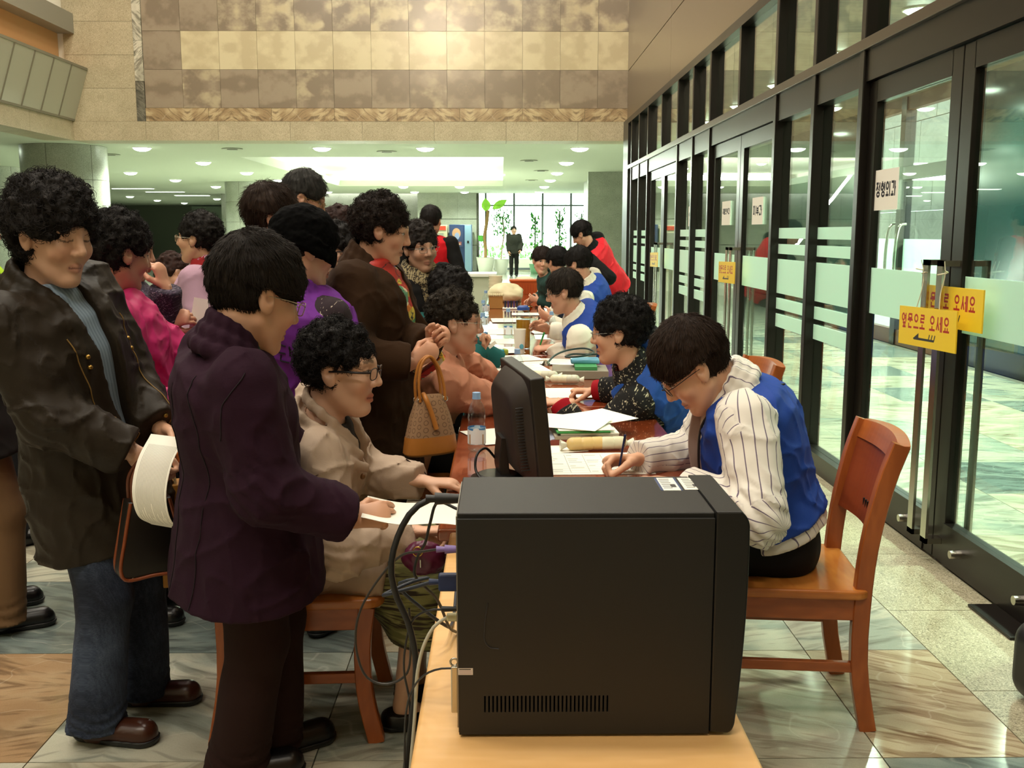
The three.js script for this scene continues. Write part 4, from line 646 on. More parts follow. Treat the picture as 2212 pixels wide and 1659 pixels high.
// ---------- signs on the doors ----------
{
  const board = (x, z, y, tilt, label, dots) => {
    const o = thing('yellow_notice', label, 'sign', [x, y, z], 0, null);
    const m = mat(0xffffff, 0.45, { map: canvasTex(768, 256, (c) => { c.fillStyle = '#f6d22c'; c.fillRect(0, 0, 768, 256); hangul(c, '옆문으로', 40, 46, 330, 96, 13, '#b3201c', 0.2); hangul(c, '오세요', 430, 46, 255, 96, 13, '#b3201c', 0.22); c.strokeStyle = '#26262c'; c.fillStyle = '#26262c'; c.beginPath(); c.moveTo(215, 206); c.lineTo(290, 168); c.lineTo(290, 198); c.lineTo(500, 198); c.lineTo(500, 212); c.lineTo(225, 214); c.fill(); c.lineWidth = 11; for (let k = 0; k < 3; k++) { c.beginPath(); c.moveTo(425 + k * 36, 206); c.lineTo(440 + k * 36, 168); c.stroke(); } }) });
    const g = new THREE.BoxGeometry(0.6, 0.178, 0.006), mm = mat(0xe0b41c, 0.5);
    const b = new THREE.Mesh(g, [mm, mm, mm, mm, m, mm]); b.name = 'board'; b.castShadow = b.receiveShadow = true; b.rotation.set(0, -Math.PI / 2, 0); b.rotation.order = 'YXZ'; b.rotation.z = tilt; o.add(b);
    if (dots) for (const s of [-1, 1]) mesh('string', [tube([[0, 0.08, s * 0.12], [0.01, 0.16, s * 0.1], [0.02, 0.24, s * 0.11], [0.01, 0.3, s * 0.12]], 0.0022, 16, 6), tube([[0.0, 0.24, s * 0.08], [0.03, 0.25, s * 0.11], [0.0, 0.26, s * 0.15]], 0.003, 12, 6)], mat(0xd8d0b4, 0.8), o);
    return o;
  };
  board(1.905, -4.43, 1.078, 0.03, 'yellow notice with red lettering hung on the nearest door handles, front board', true);
  board(1.962, -4.33, 1.178, 0.01, 'yellow notice with red lettering behind the nearest door handles, rear board', false);
  board(1.905, -8.45, 1.17, 0.02, 'yellow notice hung on the handles of the middle glass doors', false);
  board(1.905, -12.5, 1.17, 0.02, 'yellow notice hung on the handles of the farthest glass doors', false);
  const paper = (z, y, text, label, lw) => { const m = mat(0xffffff, 0.7, { map: canvasTex(420, 297, (c) => { c.fillStyle = '#f0ecdf'; c.fillRect(0, 0, 420, 297); hangul(c, text, 40, 92, 340, text.length > 4 ? 70 : 106, lw, '#1c1c22', 0.1); }) }); const g = new THREE.BoxGeometry(0.335, 0.212, 0.001); const mm = M.paper; const b = new THREE.Mesh(g, [mm, mm, mm, mm, m, mm]); b.castShadow = b.receiveShadow = true; b.name = numbered('paper_sign'); b.position.set(XG - 0.011, y, z); b.rotation.y = -Math.PI / 2; scene.add(b); tag(b, label, 'sign', 'clinic name sheets on the glass'); };
  paper(-5.3, 1.725, '정형외과', 'white clinic sign sheet on the nearest glass door leaf', 17);
  paper(-7.94, 1.672, '피부과', 'white clinic sign sheet on the near leaf of the middle doors', 19);
  paper(-9.05, 1.675, '재활의학과', 'white clinic sign sheet on the far leaf of the middle doors', 15);
  paper(-10.7, 1.675, '안과', 'white clinic sign sheet on the glass beyond the middle doors', 24);
}
// ---------- vending machines, plants, ledge ----------
{
  const v = thing('vending_machine', 'blue coffee vending machine with a light blue side column', 'vending machine', [-1.58, 0, -39.3]);
  mesh('cabinet', [bx(0.88, 1.82, 0.6, 0, 0.91, 0, 0.02)], mat(0x14305c, 0.4), v);
  mesh('picture_panel', [new THREE.BoxGeometry(0.5, 0.8, 0.02).translate(-0.16, 1.36, 0.305)], mat(0xffffff, 0.4, { map: canvasTex(128, 200, (c) => { c.fillStyle = '#2c3a62'; c.fillRect(0, 0, 128, 200); c.fillStyle = '#b98a6a'; c.beginPath(); c.ellipse(64, 70, 42, 50, 0, 0, 7); c.fill(); c.fillStyle = '#8a93b8'; c.beginPath(); c.ellipse(70, 96, 24, 34, 0, 0, 7); c.fill(); c.fillStyle = '#8a4a4a'; c.fillRect(14, 150, 100, 34); c.fillStyle = '#d8c8a0'; for (let k = 0; k < 4; k++) c.fillRect(24 + k * 22, 166, 12, 12); }) }), v);
  mesh('side_column', [bx(0.26, 1.78, 0.03, 0.29, 0.91, 0.3, 0.006)], mat(0x7f9cb4, 0.35), v);
  mesh('coin_slot', [bx(0.08, 0.1, 0.02, 0.29, 1.15, 0.32, 0.004)], M.black, v); mesh('cup_door', [bx(0.2, 0.2, 0.02, -0.14, 0.72, 0.305, 0.01)], mat(0x27506e, 0.4), v);
  mesh('swirl_print', [tube([[-0.36, 0.22, 0.305], [-0.3, 0.34, 0.305], [-0.24, 0.22, 0.305], [-0.16, 0.34, 0.305], [-0.08, 0.2, 0.305], [0.0, 0.32, 0.305], [0.1, 0.2, 0.305]], 0.012, 40, 6)], mat(0xdfe8ee, 0.5), v);
  const v2 = thing('vending_machine', 'beige vending machine with a red top sign beside the blue one', 'vending machine', [-2.5, 0, -39.3]);
  mesh('cabinet', [bx(0.82, 1.8, 0.6, 0, 0.9, 0, 0.02)], mat(0xb9b096, 0.45), v2); mesh('red_sign', [bx(0.7, 0.16, 0.02, 0, 1.68, 0.305, 0.004)], mat(0xc23a24, 0.4), v2); mesh('display_window', [bx(0.6, 0.5, 0.02, -0.04, 1.25, 0.305, 0.004)], mat(0x8f8d80, 0.2), v2); mesh('outlet', [bx(0.14, 0.1, 0.02, 0.2, 0.5, 0.305, 0.004)], M.black, v2);
  const le = thing('stone_ledge', 'low white stone counter at the end of the tables', 'counter', [-0.62, 0, -15.0]);
  mesh('ledge_top', [bx(1.1, 0.05, 0.7, 0, 0.885, 0, 0.01)], mat(0xe4e6dc, 0.25), le); mesh('ledge_base', [bx(1.0, 0.86, 0.6, 0, 0.43, 0, 0.01)], mat(0xb4baa4, 0.4), le);
  const sill = thing('radiator_cover', 'long white radiator cover under the far window', 'radiator', [1.7, 0, -39.6]);
  mesh('cover', [bx(4.2, 0.5, 0.3, 0, 0.25, 0, 0.02)], M.white, sill); mesh('grille', [bx(4.0, 0.08, 0.02, 0, 0.1, 0.155)], mat(0x6a7076, 0.6), sill);
  const leafM = [mat(0x4f9a3a, 0.5), mat(0x2f7a34, 0.5), mat(0x8ec93e, 0.5), mat(0x6fae52, 0.5)];
  leafM.forEach((m) => { m.side = THREE.DoubleSide; m.transmission = 0.45; m.roughness = 0.95; });
  const leafShape = (l, w) => { const s = new THREE.Shape(); s.moveTo(0, 0); s.quadraticCurveTo(w, l * 0.4, 0, l); s.quadraticCurveTo(-w, l * 0.4, 0, 0); const g = new THREE.ShapeGeometry(s, 5), p = g.attributes.position; for (let i = 0; i < p.count; i++) p.setZ(i, -Math.pow(p.getY(i) / l, 2) * l * 0.3); g.computeVertexNormals(); return g; };
  const pot = (o, r, h, m) => mesh('pot', [lathe([[0.001, 0.0], [r * 0.7, 0.0], [r, h * 0.98], [r * 1.05, h], [r * 0.95, h], [r * 0.9, h * 0.92], [0.001, h * 0.92]])], m, o);
  const foliage = (o, n, fn, l, w, mats) => { const parts = mats.map(() => []); for (let i = 0; i < n; i++) { const [x, y, z] = fn(i); parts[i % mats.length].push(leafShape(l * rr(0.7, 1.2), w).rotateX(rr(0.6, 2.2)).rotateY(rr(0, 6.28)).translate(x, y, z)); } parts.forEach((g, k) => { const q = mesh('foliage', g, mats[k], o); q.userData.kind = 'stuff'; }); };
  const wpot = mat(0xe6e6dc, 0.4);
  const a = thing('banana_plant', 'tall potted plant with two broad bright leaves by the window', 'plant', [-0.58, 0, -36.5]); pot(a, 0.33, 0.62, wpot);
  mesh('trunk', [tube([[0, 0.55, 0], [0.0, 1.0, 0], [-0.04, 1.3, 0], [0.04, 1.8, 0], [0.1, 2.3, 0]], 0.06, 20, 8)], mat(0x9a7a4e, 0.8), a);
  mesh('broad_leaf', [leafShape(0.55, 0.34).rotateX(-0.2).rotateZ(0.1).translate(0.05, 2.25, 0)], leafM[2], a); mesh('broad_leaf', [leafShape(0.7, 0.28).rotateX(-0.2).rotateZ(-1.0).translate(0.25, 2.35, 0.05)], leafM[2], a); mesh('broad_leaf', [leafShape(0.3, 0.25).rotateZ(0.8).translate(-0.05, 1.2, 0.05)], leafM[0], a);
  const b = thing('ficus_tree', 'bushy potted ficus tree left of the standing man', 'plant', [-0.02, 0, -36.9]); pot(b, 0.3, 0.55, wpot); mesh('trunk', [tube([[0, 0.5, 0], [0.05, 1.0, 0], [0.12, 1.5, 0], [0.05, 2.1, 0]], 0.03, 16, 6)], mat(0xb9a98c, 0.8), b);
  foliage(b, 420, () => { const t = rr(0, 6.28), r = Math.sqrt(rnd()) * 0.42, y = rr(-0.5, 0.45); return [0.06 + r * Math.cos(t) * Math.sqrt(1 - y * y * 1.2), 1.85 + y, r * Math.sin(t)]; }, 0.14, 0.05, [leafM[0], leafM[1], leafM[3]]);
  const vine = (x, z, h, label) => { const o = thing('climbing_plant', label, 'plant', [x, 0, z], 0, 'climbing plants on poles'); pot(o, 0.22, 0.36, mat(0x7fb38a, 0.5)); mesh('pole', [cyl(0.03, 0.03, h - 0.4, 0, 0.3 + (h - 0.4) / 2, 0, 10)], mat(0x8a9a86, 0.7), o); foliage(o, 260, (i) => { const y = 0.45 + (h - 0.5) * rnd(), t = rr(0, 6.28), r = 0.08 + 0.14 * rnd() + 0.08 * Math.sin(y * 6); return [r * Math.cos(t), y, r * Math.sin(t)]; }, 0.16, 0.07, [leafM[0], leafM[1], leafM[3]]); };
  vine(1.25, -37.2, 2.2, 'climbing plant on a pole just right of the standing man'); vine(2.15, -37.2, 2.4, 'taller climbing plant on a pole in the middle of the window'); vine(2.98, -37.4, 2.3, 'climbing plant on a pole beside the granite pillar');
  // planting outside the window
  for (let k = 0; k < 7; k++) { const o = thing('outdoor_shrub', ['leftmost', 'second', 'third', 'fourth', 'fifth', 'sixth', 'rightmost'][k] + ' pale green shrub outside the far window, counted from the left', 'shrub', [-3.6 + k * 1.1, 0, -46 - (k % 3) * 2], 0, 'shrubs outside the window'); foliage(o, 160, () => { const t = rr(0, 6.28), r = Math.sqrt(rnd()) * 0.7; return [r * Math.cos(t), rr(0.05, 0.9), r * Math.sin(t)]; }, 0.25, 0.1, [leafM[3], leafM[0]]); }
}
// ---------- people: implicit surfaces meshed with surface nets ----------
const smin = (a, b, k) => { const h = Math.max(k - Math.abs(a - b), 0) / k; return Math.min(a, b) - h * h * k * 0.25; };
const smax = (a, b, k) => -smin(-a, -b, k);
function polygonize(f, lo, hi, h, base) {
  const nx = Math.ceil((hi[0] - lo[0]) / h) + 1, ny = Math.ceil((hi[1] - lo[1]) / h) + 1, nz = Math.ceil((hi[2] - lo[2]) / h) + 1, g = new Float32Array(nx * ny * nz).fill(1), B = 4, R = B * h * 0.87 * 1.7;
  const at = (i, j, k) => (k * ny + j) * nx + i;
  for (let k = 0; k < nz; k += B) for (let j = 0; j < ny; j += B) for (let i = 0; i < nx; i += B) {
    const c = f(lo[0] + (i + 1.5) * h, lo[1] + (j + 1.5) * h, lo[2] + (k + 1.5) * h);
    const K = Math.min(k + B, nz), J = Math.min(j + B, ny), I = Math.min(i + B, nx), skip = Math.abs(c) > R;
    for (let c2 = k; c2 < K; c2++) for (let b = j; b < J; b++) for (let a = i; a < I; a++) g[at(a, b, c2)] = skip ? (c < 0 ? -1 : 1) : f(lo[0] + a * h, lo[1] + b * h, lo[2] + c2 * h);
  }
  const map = new Int32Array(nx * ny * nz).fill(-1), pos = [], idx = [];
  const off = [0, 1, nx, nx + 1, nx * ny, nx * ny + 1, nx * ny + nx, nx * ny + nx + 1], ED = [[0, 1], [2, 3], [4, 5], [6, 7], [0, 2], [1, 3], [4, 6], [5, 7], [0, 4], [1, 5], [2, 6], [3, 7]];
  for (let k = 0; k < nz - 1; k++) for (let j = 0; j < ny - 1; j++) for (let i = 0; i < nx - 1; i++) {
    const q = at(i, j, k); let m = 0;
    for (let e = 0; e < 8; e++) if (g[q + off[e]] < 0) m |= 1 << e;
    if (m === 0 || m === 255) continue;
    let x = 0, y = 0, z = 0, n = 0;
    for (const [a, b] of ED) if (((m >> a) & 1) !== ((m >> b) & 1)) { const va = g[q + off[a]], vb = g[q + off[b]], t = va / (va - vb); x += (a & 1) + ((b & 1) - (a & 1)) * t; y += ((a >> 1) & 1) + (((b >> 1) & 1) - ((a >> 1) & 1)) * t; z += (a >> 2) + ((b >> 2) - (a >> 2)) * t; n++; }
    map[q] = pos.length / 3; pos.push(lo[0] + (i + x / n) * h - base[0], lo[1] + (j + y / n) * h - base[1], lo[2] + (k + z / n) * h - base[2]);
  }
  const quad = (a, b, c, d, flip) => { if (a < 0 || b < 0 || c < 0 || d < 0) return; if (flip) idx.push(a, c, b, a, d, c); else idx.push(a, b, c, a, c, d); };
  const sy = nx, sz = nx * ny;
  for (let k = 1; k < nz - 1; k++) for (let j = 1; j < ny - 1; j++) for (let i = 1; i < nx - 1; i++) {
    const q = at(i, j, k), s = g[q] < 0;
    if (s !== (g[q + 1] < 0)) quad(map[q], map[q - sy], map[q - sy - sz], map[q - sz], s);
    if (s !== (g[q + sy] < 0)) quad(map[q], map[q - sz], map[q - sz - 1], map[q - 1], s);
    if (s !== (g[q + sz] < 0)) quad(map[q], map[q - 1], map[q - 1 - sy], map[q - sy], s);
  }
  // drop unused vertices
  const re = new Int32Array(pos.length / 3).fill(-1), P2 = []; for (let i = 0; i < idx.length; i++) { const v = idx[i]; if (re[v] < 0) { re[v] = P2.length / 3; P2.push(pos[v * 3], pos[v * 3 + 1], pos[v * 3 + 2]); } idx[i] = re[v]; }
  const geo = new THREE.BufferGeometry(); geo.setAttribute('position', new THREE.Float32BufferAttribute(P2, 3)); geo.setIndex(idx); geo.computeVertexNormals(); return geo;
}
// tapered capsule; n and k flatten it along n
function capsule(a, b, ra, rb, n, k = 1) {
  const ax = a.x, ay = a.y, az = a.z, dx = b.x - ax, dy = b.y - ay, dz = b.z - az, L = dx * dx + dy * dy + dz * dz + 1e-9, kk = k - 1;
  return (x, y, z) => {
    let px = x - ax, py = y - ay, pz = z - az, t = (px * dx + py * dy + pz * dz) / L; t = t < 0 ? 0 : t > 1 ? 1 : t;
    px -= dx * t; py -= dy * t; pz -= dz * t;
    if (kk) { const q = (px * n.x + py * n.y + pz * n.z) * kk; px += n.x * q; py += n.y * q; pz += n.z * q; }
    return Math.sqrt(px * px + py * py + pz * pz) - (ra + (rb - ra) * t);
  };
}
const ell = (x, y, z, cx, cy, cz, a, b, c) => { x -= cx; y -= cy; z -= cz; const k0 = Math.hypot(x / a, y / b, z / c), k1 = Math.hypot(x / a / a, y / b / b, z / c / c); return k1 < 1e-6 ? -Math.min(a, b, c) : k0 * (k0 - 1) / k1; };
const cap3 = (x, y, z, ax, ay, az, bx, by, bz, ra, rb) => { const dx = bx - ax, dy = by - ay, dz = bz - az; let t = ((x - ax) * dx + (y - ay) * dy + (z - az) * dz) / (dx * dx + dy * dy + dz * dz); t = t < 0 ? 0 : t > 1 ? 1 : t; return Math.hypot(x - ax - dx * t, y - ay - dy * t, z - az - dz * t) - ra - (rb - ra) * t; };
const sph = (x, y, z, a, b, c, r) => Math.hypot(x - a, y - b, z - c) - r;
function headField(x, y, z, male) {
  const a = Math.abs(x);
  let d = ell(x, y, z, 0, 0.03, -0.012, 0.074, 0.088, 0.094);
  d = smin(d, ell(x, y, z, 0, -0.034, 0.02, 0.057, 0.084, 0.066), 0.03);
  d = smin(d, cap3(a, y, z, male ? 0.05 : 0.046, -0.05, 0, 0.012, -0.1, 0.056, 0.018, 0.016), 0.03);
  d = smin(d, sph(a, y, z, 0.037, -0.022, 0.058, 0.024), 0.025);
  d = smin(d, cap3(a, y, z, 0, 0.033, 0.08, 0.042, 0.03, 0.064, 0.011, 0.01), 0.02);
  d = smax(d, -sph(a, y, z, 0.031, 0.011, 0.1, 0.0165), 0.014);
  d = smin(d, sph(a, y, z, 0.031, 0.01, 0.0705, 0.0135), 0.004);
  d = smin(d, cap3(a, y, z, 0, 0.022, 0.084, 0, -0.02, 0.103, 0.0075, 0.0115), 0.014);
  d = smin(d, sph(a, y, z, 0.0115, -0.026, 0.093, 0.0078), 0.007);
  d = smin(d, sph(a, y, z, 0, -0.096, 0.07, 0.017), 0.02);
  d = smin(d, cap3(a, y, z, 0, -0.057, 0.0875, 0.019, -0.0595, 0.0755, 0.006, 0.004), 0.007);
  d = smin(d, cap3(a, y, z, 0, -0.0695, 0.0865, 0.015, -0.0675, 0.0785, 0.0068, 0.004), 0.007);
  d = smax(d, -cap3(a, y, z, 0, -0.0632, 0.097, 0.021, -0.0632, 0.083, 0.0028, 0.002), 0.004);
  let e = ell(a, y, z, 0.077, -0.003, -0.012 - (y + 0.003) * 0.25, 0.011, 0.032, 0.0195);
  e = smax(e, -sph(a, y, z, 0.092, 0.002, -0.006, 0.0135), 0.005);
  return smin(d, e, 0.008);
}
const HAIR = {
  perm: (x, y, z, o) => { const p = o.puff ?? 0.03; let d = ell(x, y, z, 0, 0.034 + p * 0.35, -0.022 - p * 0.2, 0.08 + p, 0.09 + p, 0.096 + p); d += 0.010 * noise(x * 55, y * 55, z * 55) + 0.006 * noise(x * 110 + 9, y * 110, z * 110);
    d = smax(d, -ell(x, y, z, 0, -0.045, 0.115, 0.068, 0.1 + (o.fringe ?? 0), 0.08), 0.012); d = smax(d, -Math.max(0.012 - z, y + 0.0), 0.012); d = smax(d, -sph(Math.abs(x), y, z, 0.09, -0.008, -0.004, 0.03), 0.008); return smax(d, (o.nape ?? -0.085) - y + z * 0.35, 0.012); },
  short: (x, y, z, o) => { const p = o.puff ?? 0.012; let d = ell(x, y, z, 0, 0.034 + p * 0.5, -0.016, 0.077 + p * (y > 0.02 ? 1 : 0.5), 0.089 + p, 0.095 + p); d += 0.004 * noise(x * 30, y * 60, z * 30) + 0.0025 * noise(x * 120, y * 40, z * 120);
    d = smax(d, -ell(x, y, z, 0, -0.045, 0.112, 0.071, 0.112 + (o.fringe ?? 0), 0.085), 0.01); d = smax(d, -Math.max(0.006 - z, y - (o.temple ?? -0.005)), 0.01); d = smax(d, -sph(Math.abs(x), y, z, 0.088, -0.006, -0.006, 0.03), 0.006); return smax(d, (o.nape ?? -0.06) - y + z * 0.25, 0.01); },
  hat: (x, y, z) => { let d = ell(x, y, z, 0, 0.05, -0.02, 0.1, 0.1, 0.118); d = smin(d, Math.max(Math.abs(y - 0.012 + z * 0.25) - 0.024, ell(x, y, z, 0, 0.012, -0.015, 0.108, 0.2, 0.118)), 0.012); d += 0.0025 * noise(x * 160, y * 160, z * 160) + 0.004 * noise(x * 40, y * 60, z * 40); return smax(d, -0.022 - y - z * 0.3, 0.01); },
};
function ik(a, t, l1, l2, pole) {
  const d = t.clone().sub(a); let L = d.length(); const m = (l1 + l2) * 0.995; if (L > m) { t = a.clone().addScaledVector(d, m / L); L = m; } d.normalize();
  const c = (l1 * l1 + L * L - l2 * l2) / (2 * l1 * L), p = pole.clone().addScaledVector(d, -pole.dot(d)).normalize();
  return [a.clone().addScaledVector(d, l1 * c).addScaledVector(p, l1 * Math.sqrt(Math.max(0, 1 - c * c))), t];
}
const FING = { relaxed: [0.35, 0.5, 0.3], flat: [0.06, 0.12, 0.08], fist: [1.25, 1.4, 0.7], hold: [0.9, 0.9, 0.4], pen: [0.75, 0.95, 0.45], pinch: [0.6, 0.5, 0.2] };
function handField(W, d, n, ts, pose, s, back) {
  const l = new THREE.Vector3().crossVectors(d, n), A = (p, ...m) => { const q = p.clone(); for (const [v, k] of m) q.addScaledVector(v, k); return q; }, c = FING[pose] || FING.relaxed, list = [];
  const base = [[0.03, 0.083], [0.0105, 0.088], [-0.0095, 0.085], [-0.028, 0.077]], len = [0.07, 0.078, 0.073, 0.058];
  list.push(capsule(A(W, [d, 0.018 * s]), A(W, [d, 0.072 * s]), 0.031 * s, 0.038 * s, n, 2.3), capsule(A(W, [d, -0.06 * s]), W, 0.026 * s, 0.0245 * s, n, 1.25));
  let k0 = list.map((f) => f), fingers = [];
  base.forEach(([u, v], i) => { let p = A(W, [d, v * s], [l, u * ts * s]), a = 0; const x = pose === 'pinch' || pose === 'pen' ? [1, 1.15, 1.35, 1.5][i] : [0.9, 1, 1.05, 1.1][i]; [0.45, 0.31, 0.24].forEach((q, j) => { a += c[j] * x; const e = A(p, [d, Math.cos(a) * len[i] * q * s], [n, Math.sin(a) * len[i] * q * s], [l, (1.5 - i) * 0.06 * ts * len[i] * q * s * (c[0] < 0.3 ? 1 : 0)]); fingers.push(capsule(p, e, (0.0092 - 0.0008 * j) * s, (0.0086 - 0.0009 * j) * s)); p = e; }); });
  const th = A(W, [d, 0.022 * s], [l, 0.022 * ts * s], [n, 0.008 * s]), t1 = A(th, [d, 0.032 * s], [l, 0.024 * ts * s], [n, (pose === 'flat' ? 0.004 : 0.022) * s]), t2 = A(t1, [d, 0.026 * s], [l, (pose === 'flat' ? 0.014 : -0.002) * ts * s], [n, (pose === 'flat' ? 0.0 : 0.016) * s]), t3 = A(t2, [d, 0.02 * s], [l, (pose === 'flat' ? 0.006 : -0.008) * ts * s], [n, (pose === 'flat' ? 0 : 0.01) * s]);
  const thumb = [capsule(th, t1, 0.015 * s, 0.0115 * s), capsule(t1, t2, 0.0108 * s, 0.0098 * s), capsule(t2, t3, 0.0098 * s, 0.0082 * s)];
  return (x, y, z) => {
    let m = smin(k0[0](x, y, z), k0[1](x, y, z), 0.02 * s), b = 1;
    for (let i = 0; i < fingers.length; i += 3) { const q = Math.min(fingers[i](x, y, z), fingers[i + 1](x, y, z), fingers[i + 2](x, y, z)); b = Math.min(b, q); }
    m = smin(m, b, 0.006 * s);
    return smin(m, smin(thumb[0](x, y, z), Math.min(thumb[1](x, y, z), thumb[2](x, y, z)), 0.006), 0.01 * s);
  };
}
const skinMat = new THREE.MeshPhysicalMaterial({ vertexColors: true, roughness: 0.48, sheen: 0.15 }), hairMat = new THREE.MeshPhysicalMaterial({ vertexColors: true, roughness: 0.72, specularIntensity: 0.5 });
const glassLens = new THREE.MeshPhysicalMaterial({ color: 0xffffff, transmission: 1, roughness: 0, thickness: 0 });
function paint(g, fn) { const p = g.attributes.position, c = new Float32Array(p.count * 3); for (let i = 0; i < p.count; i++) { const q = fn(p.getX(i), p.getY(i), p.getZ(i)); c[i * 3] = q[0]; c[i * 3 + 1] = q[1]; c[i * 3 + 2] = q[2]; } g.setAttribute('color', new THREE.BufferAttribute(c, 3)); return g; }
function mergeIdx(list) { return mergeGeometries(list.map((g) => { for (const k of Object.keys(g.attributes)) if (!['position', 'normal', 'color'].includes(k)) g.deleteAttribute(k); return g; })); }
const lin3 = (hex) => { const c = new THREE.Color(hex); return [c.r, c.g, c.b]; };
// profile of a torso garment: [height as a share of torso length, half width, half depth, forward offset]
const PROF = [[-1.2, 0.215, 0.17, 0], [-0.6, 0.2, 0.155, 0], [-0.2, 0.188, 0.145, 0], [0, 0.18, 0.138, 0], [0.3, 0.158, 0.12, 0.005], [0.62, 0.17, 0.125, 0.012], [0.8, 0.18, 0.116, 0.0], [0.92, 0.158, 0.094, -0.008], [1.0, 0.088, 0.074, -0.005], [1.08, 0.06, 0.062, 0.005]];
function person(o) {
  const rad = Math.PI / 180, s = o.H / 1.6, up = V(0, 1, 0), yw = o.yaw * rad, F = V(Math.sin(yw), 0, -Math.cos(yw)), R = V(Math.cos(yw), 0, Math.sin(yw));
  const hy = (o.headYaw ?? o.yaw) * rad, hp = (o.headPitch || 0) * rad, hr = (o.headRoll || 0) * rad, hs = (o.hs || 1.06), lod = o.lod || 1;
  const hf = V(Math.sin(hy) * Math.cos(hp), -Math.sin(hp), -Math.cos(hy) * Math.cos(hp)); let hR = V(Math.cos(hy), 0, Math.sin(hy)), hu = new THREE.Vector3().crossVectors(hR, hf);
  if (hr) { const c = Math.cos(hr), n = Math.sin(hr), a = hR.clone(), b = hu.clone(); hR = a.clone().multiplyScalar(c).addScaledVector(b, -n); hu = b.multiplyScalar(c).addScaledVector(a, n); }
  const HC = V(...o.headAt), py = o.seat ?? 0.53 * o.H, pel = V(o.at[0], py, o.at[1]);
  const neck = o.neckAt ? V(...o.neckAt) : HC.clone().addScaledVector(hu, -0.1 * hs).addScaledVector(F, -0.035).add(V(0, -0.022 * s, 0));
  const U = neck.clone().sub(pel), TL = U.length(); U.normalize(); const FT = F.clone().addScaledVector(U, -F.dot(U)).normalize(); const RT = new THREE.Vector3().crossVectors(FT, U).normalize();
  const sw = (o.shoulder ?? (o.male ? 0.19 : 0.165)) * s, base = [o.at[0], 0, o.at[1]];
  const g = thing(o.name || 'person', o.label, 'person', base);
  const add = (name, geo, m, parent = g) => mesh(name, geo, m, parent);
  const J = { pel, neck, head: HC };
  const shC = pel.clone().addScaledVector(U, TL * 0.89).addScaledVector(FT, -0.01);
  for (const [k, q] of [['L', -1], ['R', 1]]) {
    J['sh' + k] = shC.clone().addScaledVector(RT, q * sw);
    const spec = (o.hands || {})[k] || {}; const t = spec.at ? V(...spec.at) : J['sh' + k].clone().add(V(0, -0.47 * s, 0)).addScaledVector(F, 0.08).addScaledVector(R, q * 0.05);
    const pole = spec.pole ? V(...spec.pole) : FT.clone().multiplyScalar(-0.5).addScaledVector(U, -0.8).addScaledVector(RT, q * 0.5);
    [J['el' + k], J['wr' + k]] = ik(J['sh' + k], t, 0.275 * s, 0.24 * s, pole);
    const dd = spec.dir ? V(...spec.dir).normalize() : J['wr' + k].clone().sub(J['el' + k]).normalize(); let n = spec.palm ? V(...spec.palm) : RT.clone().multiplyScalar(-q); n.addScaledVector(dd, -n.dot(dd)).normalize();
    J['hd' + k] = dd; J['hn' + k] = n; J['hp' + k] = spec.pose || 'relaxed';
    J['hip' + k] = pel.clone().addScaledVector(R, q * 0.085 * s).add(V(0, -0.01, 0));
    const ft = (o.feet || {})[k] || [pel.x + R.x * q * 0.09 + F.x * (o.seat ? 0.38 : 0), pel.z + R.z * q * 0.09 + F.z * (o.seat ? 0.38 : 0)];
    const an = V(ft[0], 0.085, ft[1]); [J['kn' + k], J['an' + k]] = ik(J['hip' + k], an, (o.thigh || (o.seat ? 0.415 : 0.392)) * s, (o.seat ? 0.4 : 0.374) * s, o.seat ? F.clone().add(V(0, 0.9, 0)) : F);
    J['fd' + k] = ft[2] !== undefined ? V(Math.sin(ft[2] * rad), 0, -Math.cos(ft[2] * rad)) : F.clone();
  }
  g.userData.joints = undefined;
  const bound = (pts, m) => { const lo = [1e9, 1e9, 1e9], hi = [-1e9, -1e9, -1e9]; for (const p of pts) p.toArray().forEach((v, i) => { lo[i] = Math.min(lo[i], v - m); hi[i] = Math.max(hi[i], v + m); }); return [lo, hi]; };
  // ---- skin: one continuous body
  const sk = mix3(lin3(o.skin || 0xc98f68), [0.7, 0.47, 0.36], 0.42), sl = sk.map((v, i) => v * [0.8, 0.5, 0.52][i]), brow = [0.012, 0.008, 0.006], hl = (x, y, z) => { x -= HC.x; y -= HC.y; z -= HC.z; return [(x * hR.x + y * hR.y + z * hR.z) / hs, (x * hu.x + y * hu.y + z * hu.z) / hs, (x * hf.x + y * hf.y + z * hf.z) / hs]; };
  const neckCap = capsule(HC.clone().addScaledVector(hu, -0.055 * hs).addScaledVector(hf, -0.03 * hs), neck.clone().addScaledVector(U, -0.02), 0.047 * hs, 0.056 * s), parts = [];
  const bodyCaps = [capsule(pel, pel.clone().addScaledVector(U, TL * 0.8), 0.09 * s, 0.1 * s, FT, 1.25), capsule(J.shL, J.shR, 0.045 * s, 0.045 * s), neckCap];
  for (const k of 'LR') bodyCaps.push(capsule(J['sh' + k], J['el' + k], 0.04 * s, 0.034 * s), capsule(J['el' + k], J['wr' + k], 0.034 * s, 0.024 * s), capsule(J['hip' + k], J['kn' + k], 0.065 * s, 0.048 * s), capsule(J['kn' + k], J['an' + k], 0.046 * s, 0.033 * s), capsule(J['an' + k].clone().add(V(0, -0.03, 0)), J['an' + k].clone().add(V(0, -0.055, 0)).addScaledVector(J['fd' + k], 0.13), 0.03, 0.022));
  const bf = (x, y, z) => { let d = 1; for (const c of bodyCaps) d = smin(d, c(x, y, z), 0.03); return d; };
